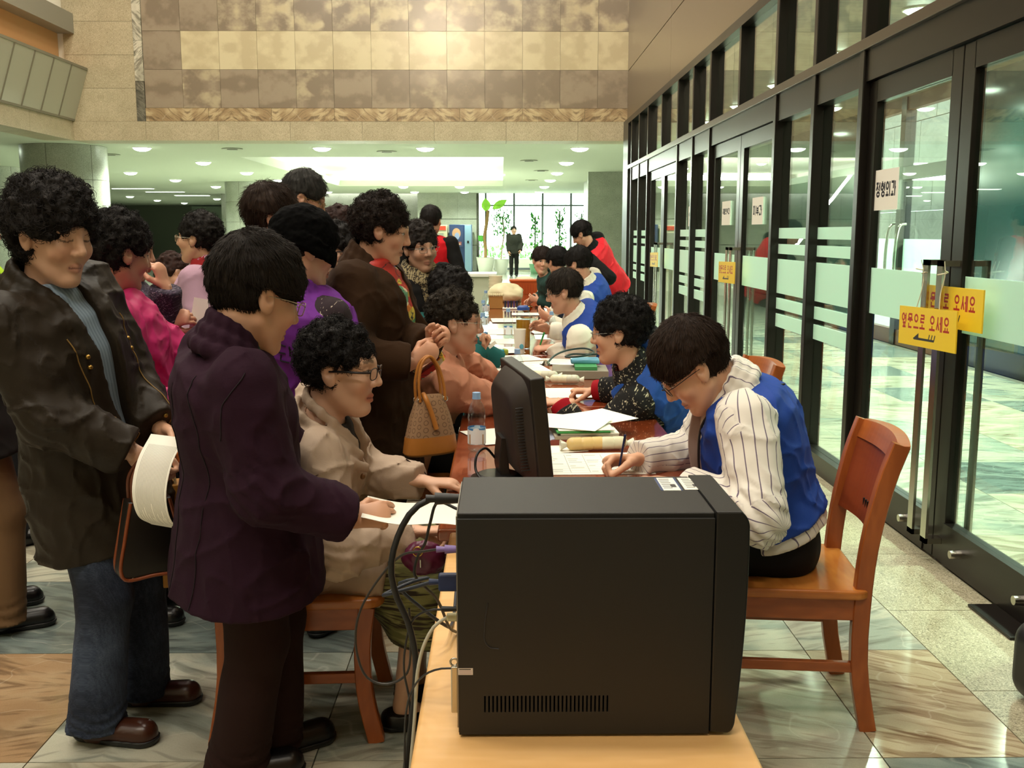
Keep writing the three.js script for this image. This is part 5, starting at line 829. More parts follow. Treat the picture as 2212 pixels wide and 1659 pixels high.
  { const [lo, hi] = bound([pel, neck, J.shL, J.shR, J.elL, J.elR, J.wrL, J.wrR, J.knL, J.knR, J.anL.clone().addScaledVector(J.fdL, 0.15), J.anR.clone().addScaledVector(J.fdR, 0.15)], 0.13); lo[1] = Math.max(lo[1], -0.03); parts.push(paint(polygonize(bf, lo, hi, 0.016, base), () => sk)); }
  const hfield = (x, y, z) => { const [a, b, c] = hl(x, y, z); return smin(headField(a, b, c, o.male) * hs, neckCap(x, y, z), 0.02); };
  { const [lo, hi] = bound([HC], 0.16 * hs), open = o.eyes !== 'closed'; lo[1] -= 0.01;
    parts.push(paint(polygonize(hfield, lo, hi, 0.0032 * lod, base), (x, y, z) => {
      const [a, b, c] = hl(x + base[0], y, z + base[2]), A = Math.abs(a); let q = mix3(sk, [sk[0] * 0.98, sk[1] * 0.78, sk[2] * 0.74], 0.55 * sm(0.035, 0.01, Math.hypot(A - 0.04, b + 0.03, (c - 0.07) * 0.6)) + 0.12 * noise(a * 60, b * 60, c * 60)); if (c > 0.04) {
        const lip = sm(1.25, 0.8, Math.hypot(A / 0.022, (b + 0.0632) / 0.0125)); if (c > 0.06) q = mix3(q, o.lips ? lin3(o.lips) : sl, lip * 0.6); if (Math.abs(b + 0.0632) < 0.0022 && A < 0.02 && c > 0.06) q = mix3(q, [0.1, 0.03, 0.03], 0.7);
        const bb2 = b - 0.0375 + 0.12 * (A - 0.03) * (A > 0.03 ? 1 : -0.4); if (A > 0.014 && A < 0.05 && Math.abs(bb2) < 0.0034) q = mix3(q, brow, o.browK ?? 0.62);
        const ex = (A - 0.031) / 0.0145, ey = (b - 0.009) / (0.0052); if (open && ex * ex + ey * ey < 1) q = Math.abs(A - 0.031) < 0.0062 ? [0.015, 0.01, 0.008] : [0.55, 0.5, 0.45];
        if (Math.abs(ex) < 1.12 && Math.abs(b - (open ? 0.0148 : 0.0045) + ex * ex * (open ? 0.004 : -0.003)) < 0.0021) q = mix3(q, brow, 0.8);
      } return q; })); }
  for (const k of 'LR') if (!(o.hands || {})['hide' + k]) { const f = handField(J['wr' + k], J['hd' + k], J['hn' + k], k === 'R' ? 1 : -1, J['hp' + k], (o.handScale || (o.male ? 1.05 : 0.97)) * s, J['el' + k]), m = J['wr' + k].clone().addScaledVector(J['hd' + k], 0.07), [lo, hi] = bound([m], 0.135 * s); parts.push(paint(polygonize(f, lo, hi, 0.0034 * lod, base), () => [sk[0] * 1.02, sk[1] * 0.95, sk[2] * 0.9])); }
  add('body', mergeIdx(parts), skinMat);
  // ---- hair
  if (o.hair) {
    const hh = o.hair, fn = HAIR[hh.style || 'perm'], hcol = lin3(hh.color || 0x17120e), [lo, hi] = bound([HC.clone().addScaledVector(hu, 0.02)], 0.185 * hs);
    const hg = polygonize((x, y, z) => { const [a, b, c] = hl(x, y, z); return fn(a, b, c, hh) * hs; }, lo, hi, 0.0045 * lod, base), cloth = hh.style === 'hat';
    paint(hg, (x, y, z) => { const n = 1 + 0.45 * noise(x * 90, y * 90, z * 90); return [hcol[0] * n, hcol[1] * n, hcol[2] * n]; });
    const list = [hg]; if (!cloth && (hh.strands ?? 900)) list.push(strands(hg, hh, hcol, HC.clone().sub(V(...base)), hu, hf, hs));
    add(cloth ? 'knit_hat' : 'hair', mergeIdx(list), cloth ? mat(0xffffff, 0.95, { vertexColors: true, specularIntensity: 0.15 }) : hairMat);
    if (cloth) { const hg2 = polygonize((x, y, z) => { const [a, b, c] = hl(x, y, z); return HAIR.short(a, b, c, { puff: 0.006, nape: -0.085 }) * hs; }, lo, hi, 0.007, base); paint(hg2, () => lin3(0x17120e)); add('hair', mergeIdx([hg2]), hairMat); }
  }
  const hw = (a, b, c) => HC.clone().addScaledVector(hR, a * hs).addScaledVector(hu, b * hs).addScaledVector(hf, c * hs).sub(V(...base));
  if (o.glasses) {
    const gm = mat(o.glasses.color ?? 0x2a2622, 0.3, { metalness: o.glasses.metal ? 0.9 : 0.1 }), r = o.glasses.r || 0.0014, wx = 0.021, wy = o.glasses.tall || 0.0155, yy = 0.006, list = [], gl = [];
    for (const q of [-1, 1]) { const ringP = Array.from({ length: 14 }, (_, i) => { const t = i / 14 * 2 * Math.PI, c = Math.cos(t), n = Math.sin(t); return hw(q * 0.033 + wx * Math.sign(c) * Math.abs(c) ** 0.6, yy + wy * Math.sign(n) * Math.abs(n) ** 0.6, 0.103 - Math.abs(q * 0.033 + wx * c) * 0.16); }); list.push(tube(ringP, r, 28, 5, true)); list.push(tube([hw(q * 0.055, yy + 0.006, 0.094), hw(q * 0.074, yy + 0.006, 0.075), hw(q * 0.08, yy + 0.004, 0.03), hw(q * 0.079, yy, -0.01)], o.glasses.temple || r, 14, 5));
      const c0 = hw(q * 0.033, yy, 0.0975), sh = []; for (let i = 0; i < 14; i++) { const a = ringP[i], b = ringP[(i + 1) % 14]; sh.push(c0.x, c0.y, c0.z, a.x, a.y, a.z, b.x, b.y, b.z); } const lg = new THREE.BufferGeometry(); lg.setAttribute('position', new THREE.Float32BufferAttribute(sh, 3)); lg.computeVertexNormals(); lg.setAttribute('uv', new THREE.Float32BufferAttribute(new Float32Array(sh.length / 3 * 2), 2)); gl.push(lg); }
    list.push(tube([hw(-0.012, yy + 0.004, 0.102), hw(0, yy + 0.008, 0.108), hw(0.012, yy + 0.004, 0.102)], r, 8, 5));
    const gf = add('glasses', list, gm); for (const q of gl) add('lens', q, glassLens, gf);
  }
  // ---- clothing
  const profAt = (t) => { let i = 0; while (i < PROF.length - 2 && PROF[i + 1][0] < t) i++; const A = PROF[i], B2 = PROF[i + 1], u = sm(0, 1, (t - A[0]) / (B2[0] - A[0])); return [A[1] + (B2[1] - A[1]) * u, A[2] + (B2[2] - A[2]) * u, A[3] + (B2[3] - A[3]) * u]; };
  const TB = Array.from({ length: 129 }, (_, i) => profAt(-1.2 + i * 2.28 / 128));
  const local = (x, y, z) => { x -= pel.x; y -= pel.y; z -= pel.z; return [x * RT.x + y * RT.y + z * RT.z, x * U.x + y * U.y + z * U.z, x * FT.x + y * FT.y + z * FT.z]; };
  function topField(c) {
    const off = c.offset ?? 0.012, girth = (o.girth || 1) * s * (o.male ? 1.06 : 1), hem = c.hem ?? -0.12, top = c.top ?? 1.0, amp = c.wrinkle ?? 0.005, sl2 = [], belly = c.belly || 0;
    if (c.sleeves !== false) for (const k of 'LR') {
      const sr = (c.sleeveR || 1) * s, cut = c.cut ?? 0.0, wr = J['wr' + k].clone(), fd = wr.clone().sub(J['el' + k]).normalize(); wr.addScaledVector(fd, cut * s);
      const A = capsule(J['sh' + k], J['el' + k], (0.052 * sr + off), (0.044 * sr + off)), B2 = capsule(J['el' + k], wr.clone().addScaledVector(fd, 0.03), (0.043 * sr + off), (0.031 * sr + off)), ex = J['el' + k];
      sl2.push((x, y, z, wr2) => { const q = (x - wr.x) * fd.x + (y - wr.y) * fd.y + (z - wr.z) * fd.z, fold = 0.004 * (c.fold ?? 1) * Math.sin((x * 1.3 + y * 2 + z) * 75 + 3 * noise(x * 16, y * 16, z * 16)) * sm(0.15, 0.03, Math.hypot(x - ex.x, y - ex.y, z - ex.z)); return smin(A(x, y, z) + fold + wr2, smax(B2(x, y, z) + fold + wr2, q, 0.008), 0.03); });
    }
    const th = []; if (c.thighs) for (const k of 'LR') { const e = J['hip' + k].clone().lerp(J['kn' + k], c.thighs), fd = J['kn' + k].clone().sub(J['hip' + k]).normalize(), A = capsule(J['hip' + k], e, 0.1 * s + off, 0.092 * s + off); th.push((x, y, z, wr2) => smax(A(x, y, z) + wr2, (x - e.x) * fd.x + (y - e.y) * fd.y + (z - e.z) * fd.z, 0.01)); }
    const NU = HC.clone().addScaledVector(hu, -0.06 * hs).addScaledVector(hf, -0.03 * hs).sub(neck).normalize().lerp(U, 0.35).normalize(), FN = FT.clone().addScaledVector(NU, -FT.dot(NU)).normalize(), col = [];
    if (c.collar) { const q = c.collar, hgt = q.h || 0.045, r0 = (q.r || 0.066) * s, fl = q.flare ?? 0.02, w = q.w || 0.009, at = (t, k) => { const front = (1 - Math.cos(t)) / 2, rx = r0 + (k ? 0 : fl); return neck.clone().addScaledVector(NU, (q.y ?? -0.005) + (k ? hgt * (1 - 0.35 * front) : -0.012) - (q.drop ?? 0.04) * front * front).addScaledVector(RT, Math.sin(t) * rx * 1.04).addScaledVector(FN, -Math.cos(t) * rx + 0.006 + (q.spread || 0) * front); }, n = 11, sweep = q.sweep || 2.6;
      for (let i = 0; i < n; i++) { const t0 = (i / n * 2 - 1) * sweep, t1 = ((i + 1) / n * 2 - 1) * sweep; for (const k of [0, 0.5, 1]) { const a = at(t0, 0).lerp(at(t0, 1), k), b = at(t1, 0).lerp(at(t1, 1), k); col.push(capsule(a, b, w, w, NU, 0.62)); } } }
    return (x, y, z) => {
      const px = x - pel.x, py2 = y - pel.y, pz = z - pel.z, lx = px * RT.x + py2 * RT.y + pz * RT.z, ly = px * U.x + py2 * U.y + pz * U.z, lz0 = px * FT.x + py2 * FT.y + pz * FT.z;
      const t = ly / TL, fi = Math.max(0, Math.min(127.99, (t + 1.2) / 2.28 * 128)), ii = fi | 0, w = fi - ii, P0 = TB[ii], P1 = TB[ii + 1]; let a = (P0[0] + (P1[0] - P0[0]) * w) * girth, b = (P0[1] + (P1[1] - P0[1]) * w) * girth; const zo = (P0[2] + (P1[2] - P0[2]) * w) - (o.hunch || 0) * Math.max(0, t - 0.3) * (1 - t) * 3;
      if (t < 0.1) { a += (c.flare || 0) * (0.1 - t); b += (c.flare || 0) * (0.1 - t); } if (t > 0.55 && t < 0.95) a = Math.max(a, (sw - 0.015) * sm(0.99, 0.8, t) * sm(0.4, 0.7, t)); const of2 = off * (1 - 0.6 * sm(0.9, 1.02, t)); a += of2; b += of2 + belly * Math.max(0, 1 - Math.abs(t - 0.25) * 2.5); const lz = lz0 - zo;
      let wr = 0; if (amp) { const c1 = 1 - Math.abs(noise(x * 8 + y * 3, y * 9 - x * 4, z * 8 + 3)), c2 = 1 - Math.abs(noise(x * 17 - z * 5 + 7, y * 13 + x * 6, z * 17)); wr = amp * (noise(x * 11, y * 7, z * 11) * 0.8 + noise(x * 27 + 5, y * 15, z * 27) * 0.35 + 0.9 * Math.abs(noise(x * 15 + 2 + ly * 3, y * 11 - lx * 6, z * 15)) - 1.1 * Math.pow(c1, 7) - 0.7 * Math.pow(c2, 7)); }
      let d = (Math.sqrt(lx * lx / a / a + lz * lz / b / b) - 1) * Math.min(a, b) + wr;
      d = smax(d, hem - ly, 0.012); d = smax(d, ly - top * TL, 0.015);
      for (const f of th) d = smin(d, f(x, y, z, wr), 0.06);
      for (const f of sl2) d = smin(d, f(x, y, z, wr), 0.035);
      if (c.open) { const f = Math.max(0, Math.min(1, (ly - c.open.y0) / (c.open.y1 - c.open.y0))), wd = c.open.w0 + (c.open.w1 - c.open.w0) * f; if (lz0 > -0.02) d = smax(d, -Math.max(Math.abs(lx - (c.open.x || 0)) - wd, c.open.y0 - ly, 0.0 - lz0), 0.006); }
      if (c.armhole) for (const k of 'LR') { const q = k === 'L' ? -1 : 1; d = smax(d, -ell(lx, ly, lz0, q * (sw + 0.045), TL * 0.76, 0.0, 0.075 * s, 0.125 * s, 0.085 * s), 0.01); }
      if (col.length && ly > TL * 0.72) for (const f of col) d = smin(d, f(x, y, z), 0.009);
      return smax(d, -neckCap(x, y, z) + (c.neckGap ?? 0.004), 0.006);
    };
  }
  function limbUV(geo, planar) {
    if (planar) { const p = geo.attributes.position, uv = new Float32Array(p.count * 2); for (let i = 0; i < p.count; i++) { const x = p.getX(i), y = p.getY(i), z = p.getZ(i); uv[i * 2] = 0.9 * x + 0.45 * z; uv[i * 2 + 1] = 0.95 * y + 0.3 * z; } geo.setAttribute('uv', new THREE.BufferAttribute(uv, 2)); return geo; }
    const p = geo.attributes.position, uv = new Float32Array(p.count * 2), T = new THREE.Vector3(), seg = [];
    for (const k of 'LR') { for (const [a, b] of [['sh', 'el'], ['el', 'wr']]) { const A = J[a + k], B2 = J[b + k], ax = B2.clone().sub(A), L = ax.length(); ax.normalize(); const e1 = RT.clone().multiplyScalar(k === 'L' ? 1 : -1); e1.addScaledVector(ax, -e1.dot(ax)).normalize(); seg.push({ A, ax, L, e1, e2: new THREE.Vector3().crossVectors(ax, e1), o: a === 'sh' ? 0 : 0.275 * s }); } }
    for (let i = 0; i < p.count; i++) {
      T.set(p.getX(i) + base[0], p.getY(i), p.getZ(i) + base[2]); const [lx, ly, lz] = local(T.x, T.y, T.z); let u = lx, v = ly, best = 0.085 * s;
      if (Math.abs(lx) > sw - 0.03 || lz > 0.13) for (const q of seg) { const r = T.clone().sub(q.A), t = Math.max(-0.02, Math.min(q.L, r.dot(q.ax))); r.addScaledVector(q.ax, -t); const d = r.length(); if (d < best) { best = d; u = Math.atan2(r.dot(q.e2), -r.dot(q.e1)) * 0.06 + 2; v = q.o + t; } }
      uv[i * 2] = u; uv[i * 2 + 1] = v;
    }
    geo.setAttribute('uv', new THREE.BufferAttribute(uv, 2)); return geo;
  }
  const boxPts = [neck, pel, J.shL, J.shR, J.elL, J.elR, J.wrL, J.wrR];
  const fields = {};
  for (const c of o.tops || []) {
    const f = topField(c), [lo, hi] = bound(c.sleeves === false ? [neck, pel.clone().addScaledVector(U, c.hem ?? -0.12), J.shL, J.shR] : [...boxPts, pel.clone().addScaledVector(U, c.hem ?? -0.12), ...(c.thighs ? [J.knL, J.knR] : [])], 0.2 * s + 0.03);
    lo[1] = Math.max(0.0, lo[1]); fields[c.name] = f;
    const m = add(c.name, limbUV(polygonize(f, lo, hi, (c.cell || 0.0075) * lod, base), c.planar), c.mat); if (c.label) m.userData.label = c.label;
  }
  if (o.trousers) {
    const c = o.trousers, list = [], w = (c.w || 1) * s;
    for (const k of 'LR') { const an = J['an' + k].clone().add(V(0, c.len ?? -0.045, 0)), A = capsule(J['hip' + k], J['kn' + k], 0.094 * w, 0.072 * w), B2 = capsule(J['kn' + k], an, 0.068 * w, (c.bottom || 0.062) * s); list.push((x, y, z) => { const kn = J['kn' + k], fold = 0.005 * Math.sin((y * 3 + x + z) * 55 + noise(x * 10, y * 8, z * 10) * 4) * Math.max(sm(0.16, 0.02, y - an.y), sm(0.1, 0.0, Math.hypot(x - kn.x, y - kn.y, z - kn.z))); return smax(smin(A(x, y, z), B2(x, y, z), 0.03) + fold, an.y - y, 0.006); }); }
    const wa = capsule(pel.clone().addScaledVector(U, 0.13 * s), pel.clone().addScaledVector(U, -0.02), 0.135 * w, 0.15 * w, FT, 1.25);
    const f = (x, y, z) => { let d = smin(list[0](x, y, z), list[1](x, y, z), 0.012); d = smin(d, wa(x, y, z), 0.05); return d + 0.005 * (noise(x * 9, y * 5, z * 9) + 0.5 * noise(x * 24, y * 10, z * 24)); };
    const [lo, hi] = bound([J.hipL, J.hipR, J.knL, J.knR, J.anL, J.anR, pel.clone().addScaledVector(U, 0.13)], 0.2); lo[1] = Math.max(0, lo[1]);
    add('trousers', limbUV(polygonize(f, lo, hi, (c.cell || 0.009) * lod, base)), c.mat);
  }
  if (o.skirt) {
    const c = o.skirt, mid = J.knL.clone().lerp(J.knR, 0.5), A = capsule(J.hipL, J.knL, 0.1 * s, 0.1 * s), B2 = capsule(J.hipR, J.knR, 0.1 * s, 0.1 * s), kl = J.knL.clone().add(V(0, -c.drop, 0)).addScaledVector(F, 0.02), kr = J.knR.clone().add(V(0, -c.drop, 0)).addScaledVector(F, 0.02), C = capsule(J.knL, kl, 0.1 * s, 0.115 * s), D = capsule(J.knR, kr, 0.1 * s, 0.115 * s), E2 = capsule(pel, pel.clone().add(V(0, -0.02, 0)), 0.16, 0.16), mm = capsule(pel.clone().lerp(mid, 0.5), mid.clone().add(V(0, -c.drop * 0.8, 0)), 0.1, 0.1), yb = mid.y - c.drop;
    const f = (x, y, z) => { let d = smin(A(x, y, z), B2(x, y, z), 0.08); d = smin(d, smin(C(x, y, z), D(x, y, z), 0.08), 0.06); d = smin(d, E2(x, y, z), 0.05); d = smin(d, mm(x, y, z), 0.08); d += 0.006 * noise(x * 10, y * 6, z * 10); return smax(d, yb - y, 0.008); };
    const [lo, hi] = bound([pel, J.knL, J.knR, kl, kr], 0.2); const geo = polygonize(f, lo, hi, 0.009 * lod, base), p = geo.attributes.position, uv = new Float32Array(p.count * 2); for (let i = 0; i < p.count; i++) { uv[i * 2] = p.getX(i) + p.getZ(i) * 0.5; uv[i * 2 + 1] = p.getY(i); } geo.setAttribute('uv', new THREE.BufferAttribute(uv, 2)); add('skirt', geo, c.mat);
  }
  if (o.shoes) for (const k of 'LR') {
    const a = J['an' + k], d = J['fd' + k], h = V(a.x, 0.036, a.z).addScaledVector(d, -0.035), t = V(a.x, 0.03, a.z).addScaledVector(d, 0.145), A = capsule(h, t, 0.037, 0.043), B2 = capsule(a, h.clone().addScaledVector(d, 0.04), 0.04, 0.042);
    const f = (x, y, z) => smax(smin(A(x, y, z), B2(x, y, z), 0.03), Math.max(0.004 - y, y - (o.shoes.top || 0.09)), 0.006), [lo, hi] = bound([h, t, a], 0.08); lo[1] = -0.01;
    const sh = add('shoe', polygonize(f, lo, hi, 0.006 * lod, base), o.shoes.mat);
    if (lod < 1.5) add('sole', polygonize((x, y, z) => Math.max(A(x, y, z) - 0.006, Math.abs(y - 0.011) - 0.0105), lo, hi, 0.006, base), M.black, sh);
  }
  // draw lines, lettering and small pieces on a garment's surface: points are [x, y] in the torso frame seen from dir
  const onSurface = (fname, dir, lx, ly, lift = 0.001) => {
    const D = dir === 'front' ? FT : dir === 'back' ? FT.clone().negate() : dir === 'right' ? RT : RT.clone().negate(), side = dir === 'front' || dir === 'back' ? RT : FT, c = pel.clone().addScaledVector(U, ly).addScaledVector(side, lx), f = fields[fname]; let t = 0.4;
    for (let i = 0; i < 70; i++) { const p = c.clone().addScaledVector(D, t), d = f(p.x, p.y, p.z); if (d < 0.0008) break; t -= Math.max(0.001, d * 0.6); if (t < -0.1) break; }
    return c.addScaledVector(D, t + lift).sub(V(...base));
  };
  const api = { g, J, U, RT, FT, TL, base, hw, add, onSurface,
    seam: (name, fname, dir, pts, r, m) => { const q = []; const c = new THREE.CatmullRomCurve3(pts.map(([x, y]) => V(x, y, 0))), n = Math.max(6, pts.length * 6); for (let i = 0; i <= n; i++) { const p = c.getPoint(i / n); q.push(onSurface(fname, dir, p.x, p.y)); } return add(name, [tube(q, r, n * 2, 5)], m); } };
  return api;
}
// hair strands: curls for permed hair, combed strands for straight hair
function strands(hg, hh, col, hc, hu, hf, hs) {
  const p = hg.attributes.position, nn = hg.attributes.normal, N = hh.strands ?? 900, pos = [], nor = [], colr = [], idx = [], n = V(), t = V(), b = V(), c = V(), whorl = hc.clone().addScaledVector(hu, 0.115 * hs).addScaledVector(hf, (hh.whorl ?? -0.05) * hs);
  const perm = (hh.style || 'perm') === 'perm';
  for (let q = 0; q < N; q++) {
    const i = Math.floor(rnd() * p.count); c.set(p.getX(i), p.getY(i), p.getZ(i)); n.set(nn.getX(i), nn.getY(i), nn.getZ(i)); const pts = [], S = perm ? 9 : 6;
    if (perm) { t.set(rr(-1, 1), rr(-1, 1), rr(-1, 1)).addScaledVector(n, -t.dot(n)).normalize(); b.crossVectors(n, t); const r = rr(0.0035, 0.0085) * (hh.curl || 1), turns = rr(0.7, 1.5) * 2 * Math.PI, ph = rr(0, 6.28), li = rr(-0.005, hh.lift ?? 0.002); for (let k = 0; k < S; k++) { const a = ph + turns * k / (S - 1); pts.push(c.clone().addScaledVector(n, li + Math.cos(a) * r * 0.8).addScaledVector(b, Math.sin(a) * r).addScaledVector(t, (k / (S - 1) - 0.5) * r * 2.4)); } }
    else { t.copy(c).sub(whorl); t.addScaledVector(n, -t.dot(n)).normalize(); t.x += rr(-0.18, 0.18); t.y += rr(-0.18, 0.18) - 0.15; t.z += rr(-0.18, 0.18); t.addScaledVector(n, -t.dot(n)).normalize(); const L = rr(0.03, 0.065) * (hh.len || 1), li = rr(-0.002, hh.lift ?? 0.0015); for (let k = 0; k < S; k++) { const a = k / (S - 1); pts.push(c.clone().addScaledVector(t, (a - 0.4) * L).addScaledVector(n, -0.003 + li * a - Math.pow((a - 0.4) * L, 2) / 0.19)); } }
    const v0 = pos.length / 3, w = 1 + rr(-0.4, 0.5), rad0 = (hh.thick || 0.0008);
    pts.forEach((P, k) => { const T = (pts[k + 1] || P).clone().sub(pts[k - 1] || P).normalize(), X = V(T.y, -T.x, T.z + 0.3).cross(T).normalize(), Y = V().crossVectors(T, X), r = rad0 * (1 - Math.pow(Math.abs(k / (S - 1) * 2 - 1), 3) * 0.75); for (let m = 0; m < 3; m++) { const a = m * 2.0944, cx = Math.cos(a), cy = Math.sin(a), nx = X.x * cx + Y.x * cy, ny = X.y * cx + Y.y * cy, nz = X.z * cx + Y.z * cy; pos.push(P.x + nx * r, P.y + ny * r, P.z + nz * r); nor.push(nx, ny, nz); colr.push(col[0] * w, col[1] * w, col[2] * w); } });
    for (let k = 0; k < S - 1; k++) for (let m = 0; m < 3; m++) { const a = v0 + k * 3 + m, d = v0 + k * 3 + (m + 1) % 3; idx.push(a, d, a + 3, d, d + 3, a + 3); }
  }
  const g = new THREE.BufferGeometry(); g.setAttribute('position', new THREE.Float32BufferAttribute(pos, 3)); g.setAttribute('normal', new THREE.Float32BufferAttribute(nor, 3)); g.setAttribute('color', new THREE.Float32BufferAttribute(colr, 3)); g.setIndex(idx); return g;
}
const cloth = (color, o = {}) => mat(color, o.rough ?? 0.85, { bumpMap: fabricBump, bumpScale: o.bump ?? 0.0006, specularIntensity: 0.5, sheen: (o.sheen ?? 0.2) * 0.3, sheenRoughness: 0.6, sheenColor: new THREE.Color(color).lerp(new THREE.Color(0xffffff), 0.3), map: o.map || null });
// ---------- fabrics ----------
const fleck = (base, spots, z, dens, rep, sx = 90, sy = 90) => tex(256, (u, v) => { const n = noise(u * sx, v * sy, z) * 0.7 + noise(u * sx * 2, v * sy * 2, z + 3) * 0.5; const k = sm(dens, dens + 0.12, n), c = spots[Math.floor(hash3(u * 40 | 0, v * 40 | 0, z) * spots.length)]; return mix3(base, c, k); }, rep);
const TX = {
  tweed: fleck([40, 32, 48], [[150, 140, 150], [110, 96, 120], [90, 70, 90]], 3, 0.3, 5),
  speckle: fleck([16, 16, 15], [[196, 190, 160], [150, 146, 120], [210, 200, 170]], 6, 0.42, 2.6, 60, 60),
  leopard: tex(256, (u, v) => { const n = Math.abs(fbm(u * 22, v * 22, 4, 3)), k = sm(0.16, 0.05, n); return mix3(mix3([132, 118, 84], [170, 156, 118], sm(-0.2, 0.3, fbm(u * 9, v * 9, 2, 2))), [38, 32, 22], k); }, 4),
  floral: tex(256, (u, v) => { const a = fbm(u * 7 + 3, v * 7, 1, 2), b = fbm(u * 6, v * 6 + 5, 7, 2), c = fbm(u * 8 + 9, v * 8, 13, 2); let q = [226, 214, 178]; if (a > 0.12) q = [224, 128, 40]; if (b > 0.17) q = [44, 78, 150]; if (c > 0.19) q = [180, 44, 36]; if (a < -0.2) q = [98, 160, 120]; if (b < -0.24) q = [222, 196, 70]; if (Math.abs(fbm(u * 9, v * 9, 20, 2)) < 0.02) q = [40, 36, 50]; return q; }, 4),
  stripe: tex([256, 64], (u, v) => { const x = (u * 8) % 1, k = Math.abs(x - 0.5) < 0.055 ? 1 : 0; return mix3([222, 216, 206], [74, 60, 86], k * 0.85); }, [5.2, 4]),
  skirt: tex(256, (u, v) => { const n = fbm(u * 4, v * 60, 3, 3), m = fbm(u * 5, v * 24, 9, 3); return mix3(mix3([112, 112, 66], [150, 148, 96], sm(-0.2, 0.3, m)), [58, 48, 36], sm(0.08, 0.3, n)); }, 3.2),
  denim: tex(256, (u, v) => { const n = fbm(u * 3, v * 2, 5, 4), t = (hash3(u * 256 | 0, v * 256 | 0, 2) - 0.5) * 26 + noise(u * 120, v * 20, 3) * 10; return [44 + n * 34 + t, 54 + n * 38 + t, 74 + n * 42 + t]; }, 3),
  glitter: fleck([40, 26, 34], [[200, 190, 170]], 9, 0.66, 3, 70, 70),
  rib: tex([128, 32], (u) => { const k = 0.5 + 0.5 * Math.cos(u * 128 * Math.PI / 4); return [108 + 26 * k, 126 + 26 * k, 142 + 26 * k]; }, [6, 6]),
  monogram: tex(128, (u, v) => { const x = (u * 4) % 1 - 0.5, y = (v * 4 + (Math.floor(u * 4) % 2) * 0.5) % 1 - 0.5, r = Math.hypot(x, y); return mix3([150, 116, 84], [88, 60, 40], sm(0.06, 0.02, Math.abs(r - 0.3)) * 0.8); }, 9),
};
const FEM = 0x16110d, shoeBlack = mat(0x0e0d0d, 0.3), shoeBrown = mat(0x3a1c10, 0.3);
const blueVest = cloth(0x1c3f94, { rough: 0.7 }), blueVest2 = cloth(0x24509f, { rough: 0.7 });

// 1 woman in the brown jacket, far left
{
  const jm = cloth(0x241c12, { rough: 0.55 });
  const p = person({ label: 'standing woman in a dark brown hooded jacket and jeans at the left', at: [-1.2, -2.87], yaw: 106, H: 1.6, headAt: [-1.215, 1.487, -2.75], headYaw: 118, headPitch: 10, skin: 0xc69472, eyes: 'closed', lips: 0xa86a5c, girth: 1.02,
    hair: { style: 'perm', puff: 0.03, color: 0x15100d, strands: 3400, curl: 1.5, lift: 0.006, fringe: -0.004 },
    hands: { R: { at: [-1.0, 0.9, -2.67], pose: 'hold', palm: [0, 0, -1], dir: [0.6, -0.5, 0.2], pole: [-1, -0.6, 0.5] }, L: { at: [-0.99, 0.93, -2.86], pose: 'hold', dir: [0.6, -0.4, 0.3] } },
    feet: { R: [-1.21, -2.8, 98], L: [-1.16, -3.03, 86] },
    tops: [{ name: 'knit_top', mat: mat(0xffffff, 0.9, { map: TX.rib }), hem: -0.1, offset: 0.006, sleeves: false, wrinkle: 0.002, top: 1.02 }, { name: 'jacket', mat: jm, hem: -0.235, offset: 0.03, flare: 0.02, sleeveR: 1.1, cut: -0.02, wrinkle: 0.009, collar: { r: 0.08, w: 0.016, h: 0.06, flare: 0.035, y: -0.01, drop: 0.06, sweep: 2.3 }, open: { x: 0.01, y0: 0.03, y1: 0.48, w0: 0.012, w1: 0.042 }, cell: 0.0065 }],
    trousers: { mat: mat(0xffffff, 0.9, { map: TX.denim }), w: 1.04, bottom: 0.084 }, shoes: { mat: shoeBrown } });
  const brass = mat(0x9a7a3c, 0.3, { metalness: 0.9 });
  for (const [x, y] of [[-0.1, 0.33], [-0.1, 0.3], [0.09, 0.34], [0.09, 0.31], [-0.075, 0.1], [-0.075, 0.06], [0.06, 0.12], [0.06, 0.08]]) p.add('snap_button', [new THREE.SphereGeometry(0.0075, 10, 8).translate(...p.onSurface('jacket', 'front', x, y).toArray())], brass);
  p.seam('jacket_seam', 'jacket', 'front', [[-0.125, 0.4], [-0.12, 0.25], [-0.1, 0.05], [-0.1, -0.15]], 0.002, mat(0x8a6a34, 0.6)); p.seam('jacket_seam', 'jacket', 'front', [[0.115, 0.4], [0.1, 0.25], [0.085, 0.05]], 0.002, mat(0x8a6a34, 0.6));
}
